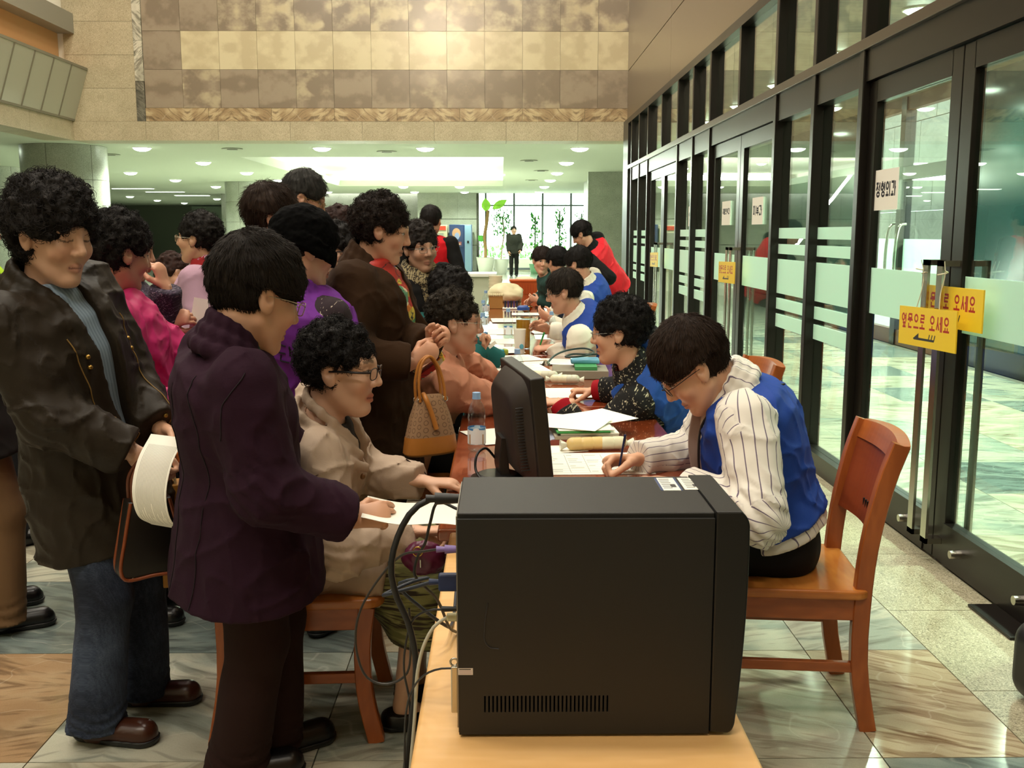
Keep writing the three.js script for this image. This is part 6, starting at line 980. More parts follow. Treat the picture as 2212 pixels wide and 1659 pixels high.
// 2 woman in the dark purple coat
{
  const cm = cloth(0x250a1d, { rough: 0.9, sheen: 0 });
  const p = person({ label: 'standing older woman in a dark plum wool coat holding out a paper', at: [-0.675, -2.53], yaw: 62, H: 1.5, headAt: [-0.612, 1.338, -2.5], headYaw: 52, headPitch: 20, skin: 0xbd8660, girth: 1.05, hunch: 0.03, hs: 1.1,
    hair: { style: 'short', puff: 0.018, color: 0x1d1610, strands: 7000, len: 0.55, thick: 0.0007, lift: 0.0008, nape: -0.07, temple: 0.012, whorl: -0.07, fringe: -0.012 }, glasses: { color: 0xb8b0a0, metal: true },
    hands: { R: { at: [-0.375, 0.8, -2.4], pose: 'pinch', palm: [0.1, -0.5, -1], dir: [1, 0.05, -0.25], pole: [-0.6, -1, 0.6] }, L: { at: [-0.5, 0.78, -2.75], pose: 'relaxed' } },
    feet: { R: [-0.735, -2.56, 70], L: [-0.66, -2.7, 55] },
    tops: [{ name: 'green_shirt', mat: cloth(0x14614e), hem: 0.1, offset: 0.004, sleeves: false, wrinkle: 0, top: 1.06 }, { name: 'coat', mat: cm, hem: -0.215, offset: 0.028, flare: 0.04, sleeveR: 1.2, cut: -0.01, wrinkle: 0.0055, collar: { r: 0.066, w: 0.012, h: 0.055, flare: 0.035, y: 0.022, drop: 0.06, sweep: 2.2 }, cell: 0.0062 }],
    trousers: { mat: cloth(0x24120e, { rough: 0.95 }), w: 1.18, bottom: 0.088, len: -0.05 }, shoes: { mat: shoeBlack } });
  const sm2 = mat(0x120610, 0.9);
  p.seam('coat_seam', 'coat', 'back', [[0.0, 0.36], [0.005, 0.15], [0.0, -0.1], [0.0, -0.22]], 0.0013, sm2); p.seam('coat_seam', 'coat', 'back', [[0.1, 0.4], [0.125, 0.3], [0.12, 0.1], [0.115, -0.2]], 0.0013, sm2);
  p.seam('armhole_seam', 'coat', 'right', [[-0.02, 0.43], [-0.075, 0.36], [-0.085, 0.27]], 0.0014, sm2); 
}
// 3 seated woman in the trench coat
{
  const tm = cloth(0xb8a28e, { rough: 0.7 });
  const p = person({ label: 'seated woman with dark permed hair and glasses in a beige trench coat', at: [-0.64, -2.98], yaw: 84, H: 1.56, seat: 0.55, headAt: [-0.462, 1.108, -2.85], headYaw: 98, headPitch: 6, skin: 0xcfa080, lips: 0xb4524c, girth: 1.02, hs: 1.08,
    hair: { style: 'perm', puff: 0.008, color: 0x120e0c, strands: 3800, curl: 1.2, lift: 0.004, fringe: 0.002 }, glasses: { color: 0x1a1214, r: 0.0016, temple: 0.0034 },
    hands: { R: { at: [-0.245, 0.66, -2.74], pose: 'hold', palm: [0, -1, 0.2], dir: [1, 0.0, -0.1], pole: [-0.6, -1, 0.6] }, L: { at: [-0.235, 0.745, -2.98], pose: 'relaxed', palm: [0, -1, 0], dir: [1, -0.05, 0.1], pole: [-0.5, -1, -0.6] } },
    feet: { R: [-0.3, -2.86, 80], L: [-0.28, -3.06, 80] }, thigh: 0.4,
    tops: [{ name: 'blouse', mat: cloth(0x2a2622), hem: 0.0, offset: 0.004, sleeves: false, wrinkle: 0.001, top: 1.0 }, { name: 'trench_coat', mat: tm, hem: -0.1, offset: 0.024, sleeveR: 1.12, cut: -0.02, thighs: 0.75, wrinkle: 0.008, fold: 1.4, collar: { r: 0.075, w: 0.01, h: 0.06, flare: 0.05, y: -0.01, drop: 0.1, sweep: 2.5, spread: 0.03 }, open: { x: 0.02, y0: 0.1, y1: 0.47, w0: 0.008, w1: 0.05 }, cell: 0.0062 }],
    skirt: { mat: mat(0xffffff, 0.85, { map: TX.skirt }), drop: 0.2 }, shoes: { mat: shoeBlack, top: 0.06 } });
  const sd = mat(0x6e5c4a, 0.8), bt = mat(0x8a6238, 0.35);
  p.seam('coat_seam', 'trench_coat', 'right', [[0.0, 0.43], [-0.055, 0.38], [-0.06, 0.3], [-0.04, 0.22]], 0.002, sd);
  for (const [x, y] of [[-0.06, 0.36], [-0.05, 0.22], [0.09, 0.34]]) p.add('coat_button', [new THREE.SphereGeometry(0.009, 12, 8).scale(1, 1, 1).translate(...p.onSurface('trench_coat', 'front', x, y).toArray())], bt);
  p.add('drawstring', [tube([p.onSurface('trench_coat', 'front', -0.07, 0.33), p.onSurface('trench_coat', 'front', -0.065, 0.29, 0.006), p.onSurface('trench_coat', 'front', -0.06, 0.25, 0.006)], 0.002, 12, 6)], mat(0x3a2c2c, 0.6));
}
// 4 woman in the pink jacket
person({ label: 'standing woman with curly dark hair in a bright pink jacket', at: [-1.36, -3.68], yaw: 62, H: 1.56, headAt: [-1.345, 1.425, -3.55], headYaw: 44, headPitch: 12, skin: 0xb97a58, girth: 1.1, hs: 1.06,
  hair: { style: 'perm', puff: 0.018, color: 0x120d0a, strands: 2800, curl: 1.1, lift: 0.003 }, hands: { R: { at: [-1.12, 0.86, -3.5], pose: 'hold' }, L: { at: [-1.12, 0.95, -3.8], pose: 'hold' } }, feet: { R: [-1.42, -3.68, 85], L: [-1.36, -3.86, 75] },
  tops: [{ name: 'pink_jacket', mat: cloth(0xc0306c, { rough: 0.45, bump: 0.0003 }), hem: -0.16, offset: 0.028, sleeveR: 1.15, wrinkle: 0.01, fold: 1.5, collar: { r: 0.066, w: 0.01, h: 0.045, flare: 0.022, drop: 0.045, sweep: 2.4 } }], trousers: { mat: cloth(0x0c0b0c), w: 1.08, bottom: 0.075 }, shoes: { mat: shoeBlack } });
// 5 woman in tweed behind her
person({ label: 'woman in a dark speckled tweed jacket with one hand raised to her face', at: [-1.46, -4.18], yaw: 80, H: 1.55, headAt: [-1.545, 1.43, -4.15], headYaw: 60, headPitch: 12, skin: 0xb87f5c, girth: 1.08, lod: 1.25,
  hair: { style: 'perm', puff: 0.016, color: 0x120d0a, strands: 500 }, hands: { R: { at: [-1.305, 1.29, -3.9], pose: 'hold', palm: [-1, 0.2, -0.3], dir: [-0.3, 0.95, 0.0], pole: [1.4, -0.5, 0.3] }, L: { at: [-1.315, 1.145, -3.92], pose: 'hold', dir: [0.8, 0.35, 0.1], palm: [0, -0.6, -1], pole: [-0.5, -1, 0.4] } },
  tops: [{ name: 'tweed_jacket', mat: mat(0xffffff, 0.95, { map: TX.tweed }), planar: true, hem: -0.2, offset: 0.024, sleeveR: 1.15, wrinkle: 0.006 }], trousers: { mat: cloth(0x101014), cell: 0.012 }, shoes: { mat: shoeBlack } });
// 6 woman facing left with glasses
person({ label: 'woman in a pale lilac jacket and red scarf facing left in the crowd', at: [-1.5, -5.05], yaw: -85, H: 1.57, hs: 0.98, headAt: [-1.505, 1.468, -5.0], headYaw: -82, headPitch: 0, skin: 0xc79264, lod: 1.3,
  hair: { style: 'perm', puff: 0.014, color: 0x14100c, strands: 1200 }, glasses: { color: 0xb8b0a0, metal: true }, hands: { R: { at: [-1.6, 1.0, -5.2] }, L: { at: [-1.62, 1.0, -4.9] } },
  tops: [{ name: 'lilac_jacket', mat: cloth(0xb592a6), hem: -0.16, offset: 0.024, collar: { r: 0.066, w: 0.01, h: 0.045, flare: 0.022, drop: 0.045, sweep: 2.4 } }, { name: 'red_scarf', mat: cloth(0x8c1c20), hem: 0.36, offset: 0.008, sleeves: false, top: 1.07, collar: { r: 0.066, w: 0.01, h: 0.045, flare: 0.022, drop: 0.045, sweep: 2.4 } }], trousers: { mat: cloth(0x17161a), cell: 0.012 }, shoes: { mat: shoeBlack } });
// 7 volunteer in black knit hat and purple vest
{
  const p = person({ label: 'woman in a black knit hat and purple volunteer vest seen from behind', at: [-0.76, -3.64], yaw: 26, H: 1.57, headAt: [-0.678, 1.44, -3.5], headYaw: 62, headPitch: 14, skin: 0xc98f70, girth: 1.12, hs: 1.04,
    hair: { style: 'hat', color: 0x050505 }, hands: { R: { at: [-0.47, 0.92, -3.82], pose: 'hold' }, L: { at: [-0.75, 0.92, -3.95], pose: 'hold' } },
    tops: [{ name: 'glitter_sweater', mat: mat(0xffffff, 0.9, { map: TX.glitter }), planar: true, hem: -0.1, offset: 0.012, wrinkle: 0.004 }, { name: 'purple_vest', mat: cloth(0x6c2a8e, { rough: 0.7 }), hem: -0.16, offset: 0.04, sleeves: false, wrinkle: 0.008, collar: { r: 0.066, w: 0.01, h: 0.045, flare: 0.022, drop: 0.045, sweep: 2.4 } }], trousers: { mat: cloth(0x14121a), cell: 0.012 }, shoes: { mat: shoeBlack } });
  const ink = mat(0x120a18, 0.8); let k = 0;
  for (const ch of '사단') { for (const st of syllable(ch)) p.seam('lettering', 'purple_vest', 'back', st.map(([a, b]) => [-0.015 + k * 0.075 + a * 0.055, 0.425 - k * 0.04 - b * 0.062]), 0.0028, ink); k++; }
}
// 8 tall woman with smooth brown hair, behind the hat
person({ label: 'tall person with smooth brown hair in a beige coat behind the black hat', at: [-1.06, -4.45], yaw: 60, H: 1.68, headAt: [-1.0, 1.555, -4.4], headYaw: 70, headPitch: 10, skin: 0xc08a64, lod: 1.3, hs: 1.02,
  hair: { style: 'short', puff: 0.024, color: 0x2a1c12, strands: 1500, nape: -0.095, len: 1.2 }, tops: [{ name: 'beige_coat', mat: cloth(0x8a7a66), hem: -0.3, offset: 0.026, collar: { r: 0.066, w: 0.01, h: 0.045, flare: 0.022, drop: 0.045, sweep: 2.4 } }], trousers: { mat: cloth(0x1a1818), cell: 0.012 }, shoes: { mat: shoeBlack } });
// 9 tall man with grey hair
person({ label: 'tall grey haired man with glasses standing behind the crowd', male: true, at: [-1.1, -5.5], yaw: 70, H: 1.76, headAt: [-1.05, 1.675, -5.4], headYaw: 82, headPitch: 22, skin: 0xb87a52, lod: 1.4, hs: 1.1,
  hair: { style: 'short', puff: 0.014, color: 0x2c2b28, strands: 900 }, glasses: { color: 0x9a7a40, metal: true }, tops: [{ name: 'grey_jacket', mat: cloth(0x4a463e), hem: -0.2, offset: 0.024 }], trousers: { mat: cloth(0x1a1818), cell: 0.014 }, shoes: { mat: shoeBlack } });
// 10 woman in navy padded jacket with glasses
person({ label: 'woman with glasses in a navy padded jacket behind the brown coat', at: [-0.79, -4.85], yaw: 75, H: 1.53, headAt: [-0.775, 1.405, -4.8], headYaw: 82, headPitch: 8, skin: 0xcf9f84, lod: 1.3,
  hair: { style: 'perm', puff: 0.012, color: 0x100c0a, strands: 800 }, glasses: { color: 0x2a1c1c, temple: 0.003 }, tops: [{ name: 'navy_jacket', mat: cloth(0x232c40, { rough: 0.5 }), hem: -0.16, offset: 0.032, wrinkle: 0.009, collar: { r: 0.066, w: 0.01, h: 0.045, flare: 0.022, drop: 0.045, sweep: 2.4 } }], trousers: { mat: cloth(0x15151a), cell: 0.014 }, shoes: { mat: shoeBlack } });
// 11 woman in purple deeper in the crowd
person({ label: 'brown haired woman in a purple top deep in the crowd', at: [-0.82, -5.75], yaw: 70, H: 1.6, headAt: [-0.9, 1.5, -5.75], headYaw: 70, skin: 0xc08a70, lod: 1.5, hair: { style: 'perm', puff: 0.02, color: 0x2a1610, strands: 500 }, tops: [{ name: 'purple_top', mat: cloth(0x4a2468), hem: -0.1, offset: 0.02 }], trousers: { mat: cloth(0x15151a), cell: 0.016 }, shoes: { mat: shoeBlack } });
// 12 woman in the brown coat
{
  const p = person({ label: 'standing woman with curly hair in a brown wool coat and floral scarf', at: [-0.54, -3.93], yaw: 97, H: 1.6, headAt: [-0.452, 1.505, -3.85], headYaw: 88, headPitch: 14, skin: 0xc2845e, girth: 1.2, hs: 0.99, lips: 0xa8604c,
    hair: { style: 'perm', puff: 0.016, color: 0x1c120c, strands: 3400, curl: 1.1, lift: 0.003, nape: -0.08 },
    hands: { R: { at: [-0.325, 1.03, -3.64], pose: 'fist', palm: [-0.2, -0.2, -1], dir: [0.8, 0.5, 0.0], pole: [-0.5, -1, 0.5] }, L: { at: [-0.27, 1.075, -3.74], pose: 'fist', palm: [-0.5, 0, 1], dir: [0.6, 0.6, 0.3], pole: [-0.3, -1, -0.8] } },
    tops: [{ name: 'floral_scarf', mat: mat(0xffffff, 0.5, { map: TX.floral }), planar: true, hem: 0.05, offset: 0.018, sleeves: false, top: 1.05, wrinkle: 0.004, collar: { r: 0.056, w: 0.01, h: 0.04, flare: 0.02, drop: 0.04 } }, { name: 'brown_coat', mat: cloth(0x33200f, { rough: 0.95, sheen: 0.4 }), hem: -0.36, offset: 0.03, flare: 0.03, sleeveR: 1.28, cut: -0.015, wrinkle: 0.006, collar: { r: 0.075, w: 0.013, h: 0.055, flare: 0.03, y: 0.005, drop: 0.07, sweep: 2.1 }, open: { x: 0.01, y0: 0.14, y1: 0.48, w0: 0.02, w1: 0.062 } }], trousers: { mat: cloth(0x140f0c), w: 1.05 }, shoes: { mat: shoeBlack } });
  const tail = (x, w) => { const q = [0.45, 0.38, 0.3, 0.22, 0.12].map((y, k) => p.onSurface('brown_coat', 'front', x + 0.004 * k, y, 0.016 + 0.005 * k).toArray()); const t = p.add('scarf_tail', [sweepBox(q, 0.022, w)], mat(0xffffff, 0.5, { map: TX.floral })); return t; };
  tail(-0.02, 0.075); tail(0.03, 0.06);
}
// 13 woman with leopard scarf
person({ label: 'woman in a black coat and leopard print scarf facing the camera', at: [-0.42, -5.7], yaw: 150, H: 1.56, headAt: [-0.452, 1.412, -5.6], headYaw: 148, headPitch: 5, headRoll: 4, skin: 0xb07c58, lod: 1.2, glasses: { color: 0x9a9a90, metal: true }, hair: { style: 'perm', puff: 0.018, color: 0x1c1510, strands: 1100, fringe: -0.012 },
  tops: [{ name: 'black_coat', mat: cloth(0x0e0d0c), hem: -0.25, offset: 0.024, open: { x: 0, y0: 0.0, y1: 0.45, w0: 0.05, w1: 0.05 } }, { name: 'leopard_scarf', mat: mat(0xffffff, 0.85, { map: TX.leopard }), planar: true, hem: 0.02, offset: 0.0, sleeves: false, top: 1.05, girth: 0.8, wrinkle: 0.008, collar: { r: 0.075, w: 0.024, h: 0.04, drop: 0.03, sweep: 3.1 } }], trousers: { mat: cloth(0x100f10), cell: 0.014 }, shoes: { mat: shoeBlack } });
// 14 volunteer in red vest far behind
person({ label: 'person in a red vest with black sleeves near the vending machines', male: true, at: [-0.6, -9.05], yaw: 20, H: 1.72, headAt: [-0.625, 1.6, -9.0], headYaw: 10, skin: 0xb07c58, lod: 1.8, hair: { style: 'short', color: 0x100c0a, strands: 300 }, tops: [{ name: 'black_shirt', mat: cloth(0x0c0c0c), hem: -0.1, offset: 0.012 }, { name: 'red_vest', mat: cloth(0xc41420), hem: -0.12, offset: 0.03, sleeves: false }], trousers: { mat: cloth(0x1a1a20), cell: 0.016 }, shoes: { mat: shoeBlack } });
// 15 seated woman in salmon jacket
person({ label: 'seated woman with short greying hair in a salmon jacket having her wrist held', at: [-0.47, -4.42], yaw: 84, H: 1.55, seat: 0.55, headAt: [-0.195, 1.12, -4.25], headYaw: 88, headPitch: 6, skin: 0xc48a68, girth: 1.08, hs: 1.08, glasses: { color: 0xc0b8a8, metal: true },
  hair: { style: 'perm', puff: 0.007, color: 0x2c251c, strands: 3000, curl: 0.9, lift: 0.002 }, hands: { R: { at: [0.08, 0.755, -4.45], pose: 'flat', palm: [0, -1, 0], dir: [1, 0, -0.5], pole: [-0.3, -1, 1] }, L: { at: [0.0, 0.76, -4.8], pose: 'flat', palm: [0, -1, 0], dir: [1, 0, -0.1] } },
  tops: [{ name: 'salmon_jacket', mat: cloth(0xc88c70, { rough: 0.75 }), hem: -0.12, offset: 0.026, sleeveR: 1.15, cut: -0.0, wrinkle: 0.011, fold: 1.2, thighs: 0.3, collar: { r: 0.066, w: 0.01, h: 0.045, flare: 0.022, drop: 0.045, sweep: 2.4 } }], trousers: { mat: cloth(0x15130f) }, shoes: { mat: shoeBlack } });
// 16 seated woman in teal
person({ label: 'seated dark haired woman in teal lifting a hand to her chin', at: [-0.55, -5.6], yaw: 85, H: 1.54, seat: 0.55, headAt: [-0.278, 1.155, -5.5], headYaw: 95, headPitch: 28, skin: 0xc08a66, lod: 1.3, hair: { style: 'perm', puff: 0.022, color: 0x100c0a, strands: 1000 },
  hands: { R: { at: [-0.11, 0.86, -5.4], pose: 'fist', palm: [-0.8, 0, 0.3], dir: [0.4, 0.8, 0], pole: [0.2, -1, 0.6] }, L: { at: [0.0, 0.76, -5.75], pose: 'flat', palm: [0, -1, 0] } }, tops: [{ name: 'teal_cardigan', mat: cloth(0x1c5a58), hem: -0.1, offset: 0.024 }], trousers: { mat: cloth(0x101014), cell: 0.014 }, shoes: { mat: shoeBlack } });
// 17 young man writing
{
  const p = person({ label: 'young man with glasses in a blue vest and striped shirt bent over writing', male: true, at: [0.88, -3.08], yaw: -82, H: 1.72, seat: 0.56, headAt: [0.592, 1.085, -3.03], neckAt: [0.712, 1.035, -3.04], headYaw: -88, headPitch: 42, skin: 0xcf9a72, girth: 0.97, hs: 1.08, hunch: 0.05,
    hair: { style: 'short', puff: 0.02, color: 0x291b11, strands: 6500, len: 0.62, thick: 0.0007, lift: 0.001, whorl: -0.06, fringe: -0.006, temple: 0.02 }, glasses: { color: 0x14161c, r: 0.0014 },
    hands: { R: { at: [0.45, 0.762, -3.2], pose: 'pen', palm: [-0.2, -0.75, 0.5], dir: [-1, 0.02, 0.22], pole: [0.6, -0.6, -0.8] }, L: { at: [0.545, 0.765, -2.86], pose: 'flat', palm: [0, -1, 0], dir: [-1, 0.0, -0.25], pole: [0.9, -0.5, 1.2] } },
    feet: { R: [0.55, -3.25, -85], L: [0.55, -2.95, -85] },
    tops: [{ name: 'striped_shirt', mat: mat(0xffffff, 0.8, { map: TX.stripe }), hem: 0.015, offset: 0.016, sleeveR: 1.3, wrinkle: 0.007, fold: 2.0, collar: { r: 0.066, w: 0.01, h: 0.045, flare: 0.022, drop: 0.045, sweep: 2.4 }, cell: 0.006 }, { name: 'blue_vest', mat: blueVest, hem: 0.055, offset: 0.03, sleeves: false, wrinkle: 0.008, armhole: true, open: { x: 0, y0: 0.18, y1: 0.5, w0: 0.006, w1: 0.085 }, cell: 0.006 }], trousers: { mat: cloth(0x0d0d10), w: 1.02 }, shoes: { mat: shoeBlack } });
  p.add('necktie', [sweepBox([p.onSurface('striped_shirt', 'front', 0, 0.46).toArray(), p.onSurface('striped_shirt', 'front', 0, 0.36, 0.012).toArray(), p.onSurface('striped_shirt', 'front', 0.0, 0.24, 0.03).toArray()], 0.05, 0.012)], cloth(0xa08c84));
  const strap = (pts, n, r, m, f = 'blue_vest') => p.add(n, [tube(pts.map(([d, x, y, l]) => p.onSurface(f, d, x, y, l)), r, 30, 6)], m);
  strap([['back', 0.0, 0.46, 0.004], ['left', -0.01, 0.5, 0.002], ['front', -0.07, 0.44, 0.004], ['front', -0.06, 0.32, 0.01], ['front', -0.03, 0.2, 0.016]], 'lanyard', 0.004, M.black); strap([['left', -0.01, 0.5, 0.003], ['front', 0.06, 0.43, 0.004], ['front', 0.05, 0.3, 0.008], ['front', 0.0, 0.19, 0.016]], 'lanyard', 0.003, M.black);
  const c = p.onSurface('blue_vest', 'front', -0.06, 0.2, 0.014); p.add('phone_pouch', [new RoundedBoxGeometry(0.035, 0.09, 0.06, 2, 0.01).rotateY(0.2).translate(c.x, c.y, c.z)], mat(0x0e0e10, 0.5));
  const b = p.onSurface('blue_vest', 'front', 0.075, 0.34, 0.004); p.add('round_badge', [new THREE.SphereGeometry(0.02, 18, 12).scale(0.25, 1, 1).rotateY(0.3).translate(b.x, b.y, b.z)], mat(0xb8b298, 0.35));
}
{ const o = thing('pen', 'dark blue ballpoint pen in the hand of the writing man', 'pen', [0.378, 0.724, -3.15]); mesh('barrel', [cyl(0.0038, 0.0034, 0.125, 0, 0.074, 0, 12), cyl(0.0034, 0.0008, 0.014, 0, 0.006, 0, 12)], mat(0x1d2f58, 0.3), o); mesh('clip', [bx(0.002, 0.035, 0.003, 0.005, 0.115, 0)], M.chrome, o); o.rotation.set(0.12, 0, -0.14); }
// 18 woman in speckled jacket
{
  const p = person({ label: 'seated woman with curly black hair in a speckled jacket and blue vest', at: [0.92, -4.62], yaw: -76, H: 1.6, seat: 0.55, headAt: [0.5, 1.075, -4.25], headYaw: -78, headPitch: 8, skin: 0xd0986e, girth: 1.12, hs: 1.08, hunch: 0.04, glasses: { color: 0x8a8a84, metal: true },
    hair: { style: 'perm', puff: 0.02, color: 0x0f0c0a, strands: 3000, curl: 1.2, nape: -0.105, lift: 0.004 },
    hands: { L: { at: [0.25, 0.765, -4.3], pose: 'hold', palm: [0, -1, -0.2], dir: [-1, 0, -0.3], pole: [0.5, -1, 0.5] }, R: { at: [0.43, 0.765, -4.62], pose: 'hold', palm: [0, -1, 0.1], dir: [-1, 0, 0.0], pole: [0.6, -1, -0.4] } },
    tops: [{ name: 'speckled_jacket', mat: mat(0xffffff, 0.95, { map: TX.speckle }), planar: true, hem: -0.08, offset: 0.016, sleeveR: 1.35, cut: -0.045, wrinkle: 0.006, fold: 1.2, collar: { r: 0.066, w: 0.01, h: 0.045, flare: 0.022, drop: 0.045, sweep: 2.4 } }, { name: 'red_sweater', mat: cloth(0x9c0c1c), hem: 0.0, offset: 0.008, sleeveR: 1.22, cut: -0.004, wrinkle: 0.003 }, { name: 'blue_vest', mat: blueVest2, hem: -0.06, offset: 0.036, sleeves: false, armhole: true, wrinkle: 0.007, open: { x: 0, y0: 0.1, y1: 0.5, w0: 0.01, w1: 0.09 } }], trousers: { mat: cloth(0x101014), cell: 0.014 }, shoes: { mat: shoeBlack } });
}
// 19 man in white shirt writing
person({ label: 'seated man with glasses in a white shirt and blue vest writing with a green pen', male: true, at: [0.8, -6.6], yaw: -84, H: 1.7, seat: 0.56, headAt: [0.4, 1.121, -6.4], headYaw: -82, headPitch: 14, skin: 0xb4744a, hs: 1.08, lod: 1.2, glasses: { color: 0x3a3028, r: 0.0016 },
  hair: { style: 'short', puff: 0.012, color: 0x262019, strands: 1800, fringe: 0.0 }, hands: { L: { at: [0.33, 0.765, -6.42], pose: 'pen', palm: [0, -1, -0.3], dir: [-1, -0.1, -0.1], pole: [0.7, -1, 0.5] }, R: { at: [0.33, 0.84, -6.78], pose: 'relaxed', dir: [-0.7, 0.3, 0.2], pole: [0.5, -1, -0.6] } },
  tops: [{ name: 'white_shirt', mat: cloth(0xe2dccb, { rough: 0.8 }), hem: -0.06, offset: 0.014, sleeveR: 1.15, wrinkle: 0.008, fold: 1.5, collar: { r: 0.066, w: 0.01, h: 0.045, flare: 0.022, drop: 0.045, sweep: 2.4 } }, { name: 'blue_vest', mat: blueVest, hem: -0.06, offset: 0.032, sleeves: false, armhole: true, wrinkle: 0.006, open: { x: 0, y0: 0.1, y1: 0.5, w0: 0.01, w1: 0.09 } }], trousers: { mat: cloth(0x1a1c24), cell: 0.014 }, shoes: { mat: shoeBlack } });
{ const o = thing('pen', 'green pen in the hand of the man in the white shirt', 'pen', [0.235, 0.725, -6.45]); mesh('barrel', [cyl(0.006, 0.0055, 0.13, 0, 0.08, 0, 10), cyl(0.0055, 0.001, 0.016, 0, 0.008, 0, 10)], mat(0x1f8a3a, 0.35), o); o.rotation.set(0.15, 0, -0.3); }
// 20 second man in blue vest
person({ label: 'seated man in a blue vest and white collar turned away behind the first', male: true, at: [0.93, -8.6], yaw: -75, H: 1.7, seat: 0.56, headAt: [0.644, 1.235, -8.4], headYaw: -55, headPitch: 18, skin: 0xb87a54, hs: 1.1, lod: 1.3, hair: { style: 'short', puff: 0.014, color: 0x13100d, strands: 1100 }, hands: { R: { at: [0.4, 0.78, -8.7], pose: 'relaxed', palm: [0, -1, 0] }, L: { at: [0.42, 0.78, -8.35] } },
  tops: [{ name: 'white_shirt', mat: cloth(0xd8d2c0), hem: -0.06, offset: 0.012, collar: { r: 0.066, w: 0.01, h: 0.045, flare: 0.022, drop: 0.045, sweep: 2.4 } }, { name: 'blue_vest', mat: blueVest, hem: -0.06, offset: 0.03, sleeves: false, wrinkle: 0.006 }], trousers: { mat: cloth(0x1a1c24), cell: 0.016 }, shoes: { mat: shoeBlack } });
// 21 dark haired person
person({ label: 'dark haired seated person partly hidden behind the blue vests', at: [0.84, -10.0], yaw: -75, H: 1.58, seat: 0.55, headAt: [0.549, 1.211, -9.9], headYaw: -30, headPitch: 10, skin: 0xb87a54, lod: 1.5, hair: { style: 'short', puff: 0.02, color: 0x0c0a0a, strands: 700, nape: -0.08 }, tops: [{ name: 'dark_sweater', mat: cloth(0x1e2430), hem: -0.06, offset: 0.02 }], trousers: { mat: cloth(0x15151a), cell: 0.016 }, shoes: { mat: shoeBlack } });
// 22 young woman looking back
person({ label: 'young woman with short brown hair looking towards the camera from the far table', at: [0.74, -10.9], yaw: -95, H: 1.58, seat: 0.55, headAt: [0.43, 1.195, -10.7], headYaw: 170, headPitch: 4, headRoll: -8, skin: 0xcc9674, lod: 1.3, hair: { style: 'short', puff: 0.022, color: 0x1f130d, strands: 900, fringe: -0.03, nape: -0.085 }, hs: 1.1, hands: { L: { at: [0.4, 0.78, -10.7] }, R: { at: [0.36, 0.78, -11.0] } }, tops: [{ name: 'green_cardigan', mat: cloth(0x25423c), hem: -0.06, offset: 0.02 }], trousers: { mat: cloth(0x15151a), cell: 0.016 }, shoes: { mat: shoeBlack } });
// 23 man in red vest bending
{
  const p = person({ label: 'standing man in a red vest with black sleeves bending over the far table', male: true, at: [1.22, -11.2], yaw: -72, H: 1.76, headAt: [0.881, 1.475, -11.0], headYaw: -70, headPitch: 32, skin: 0xb0764e, lod: 1.25, hs: 1.1, hair: { style: 'short', puff: 0.016, color: 0x100c0b, strands: 1100 }, hands: { L: { at: [0.93, 0.9, -10.75], pole: [0.8, -0.4, 0.6] }, R: { at: [0.75, 0.9, -11.3] } },
    tops: [{ name: 'black_shirt', mat: cloth(0x0b0b0c), hem: -0.08, offset: 0.014, sleeveR: 1.25, collar: { r: 0.066, w: 0.01, h: 0.045, flare: 0.022, drop: 0.045, sweep: 2.4 } }, { name: 'red_vest', mat: cloth(0xcf1626, { rough: 0.6 }), hem: -0.1, offset: 0.034, sleeves: false, armhole: true, wrinkle: 0.008 }], trousers: { mat: cloth(0x4a4a4a), cell: 0.014 }, shoes: { mat: shoeBlack } });
}
// 24 man by the far window
person({ label: 'man in dark clothes standing before the bright far window', male: true, at: [0.435, -35], yaw: 178, H: 1.7, hs: 1.15, girth: 0.9, shoulder: 0.165, headAt: [0.435, 1.585, -34.97], headYaw: 178, skin: 0x9a6a4a, lod: 2, hair: { style: 'short', color: 0x14100d, strands: 0 }, hands: { L: { at: [0.66, 0.9, -34.85] }, R: { at: [0.26, 0.82, -34.85] } }, tops: [{ name: 'dark_jacket', mat: cloth(0x24241e), hem: -0.12, offset: 0.03, sleeveR: 1.2 }], trousers: { mat: cloth(0x1c1a18), cell: 0.012 }, shoes: { mat: shoeBlack } });
// 25, 26 people cut by the left edge
person({ label: 'person in a dark coat and tan trousers cut off by the left edge', at: [-2.02, -3.72], yaw: 60, H: 1.6, headAt: [-2.1, 1.48, -3.72], headYaw: 60, skin: 0xb87a54, lod: 1.3, hair: { style: 'perm', puff: 0.02, color: 0x120d0a, strands: 400 }, feet: { R: [-1.9, -3.62, 60], L: [-2.05, -3.85, 60] }, tops: [{ name: 'dark_coat', mat: cloth(0x15120f), hem: -0.2, offset: 0.03 }], trousers: { mat: cloth(0x6a5136), w: 1.15, bottom: 0.09 }, shoes: { mat: shoeBlack } });
person({ label: 'person in a dark jacket with a neon yellow reflective vest at the left edge', at: [-2.42, -4.7], yaw: 40, H: 1.62, headAt: [-2.42, 1.5, -4.65], headYaw: 40, skin: 0xb87a54, lod: 1.5, hair: { style: 'short', color: 0x120d0a, strands: 200 }, tops: [{ name: 'dark_jacket', mat: cloth(0x14140f), hem: -0.1, offset: 0.014 }, { name: 'neon_vest', mat: cloth(0xa8d41c), hem: -0.1, offset: 0.032, sleeves: false, open: { x: 0, y0: -0.1, y1: 0.5, w0: 0.05, w1: 0.06 } }], trousers: { mat: cloth(0x15151a), cell: 0.016 }, shoes: { mat: shoeBlack } });
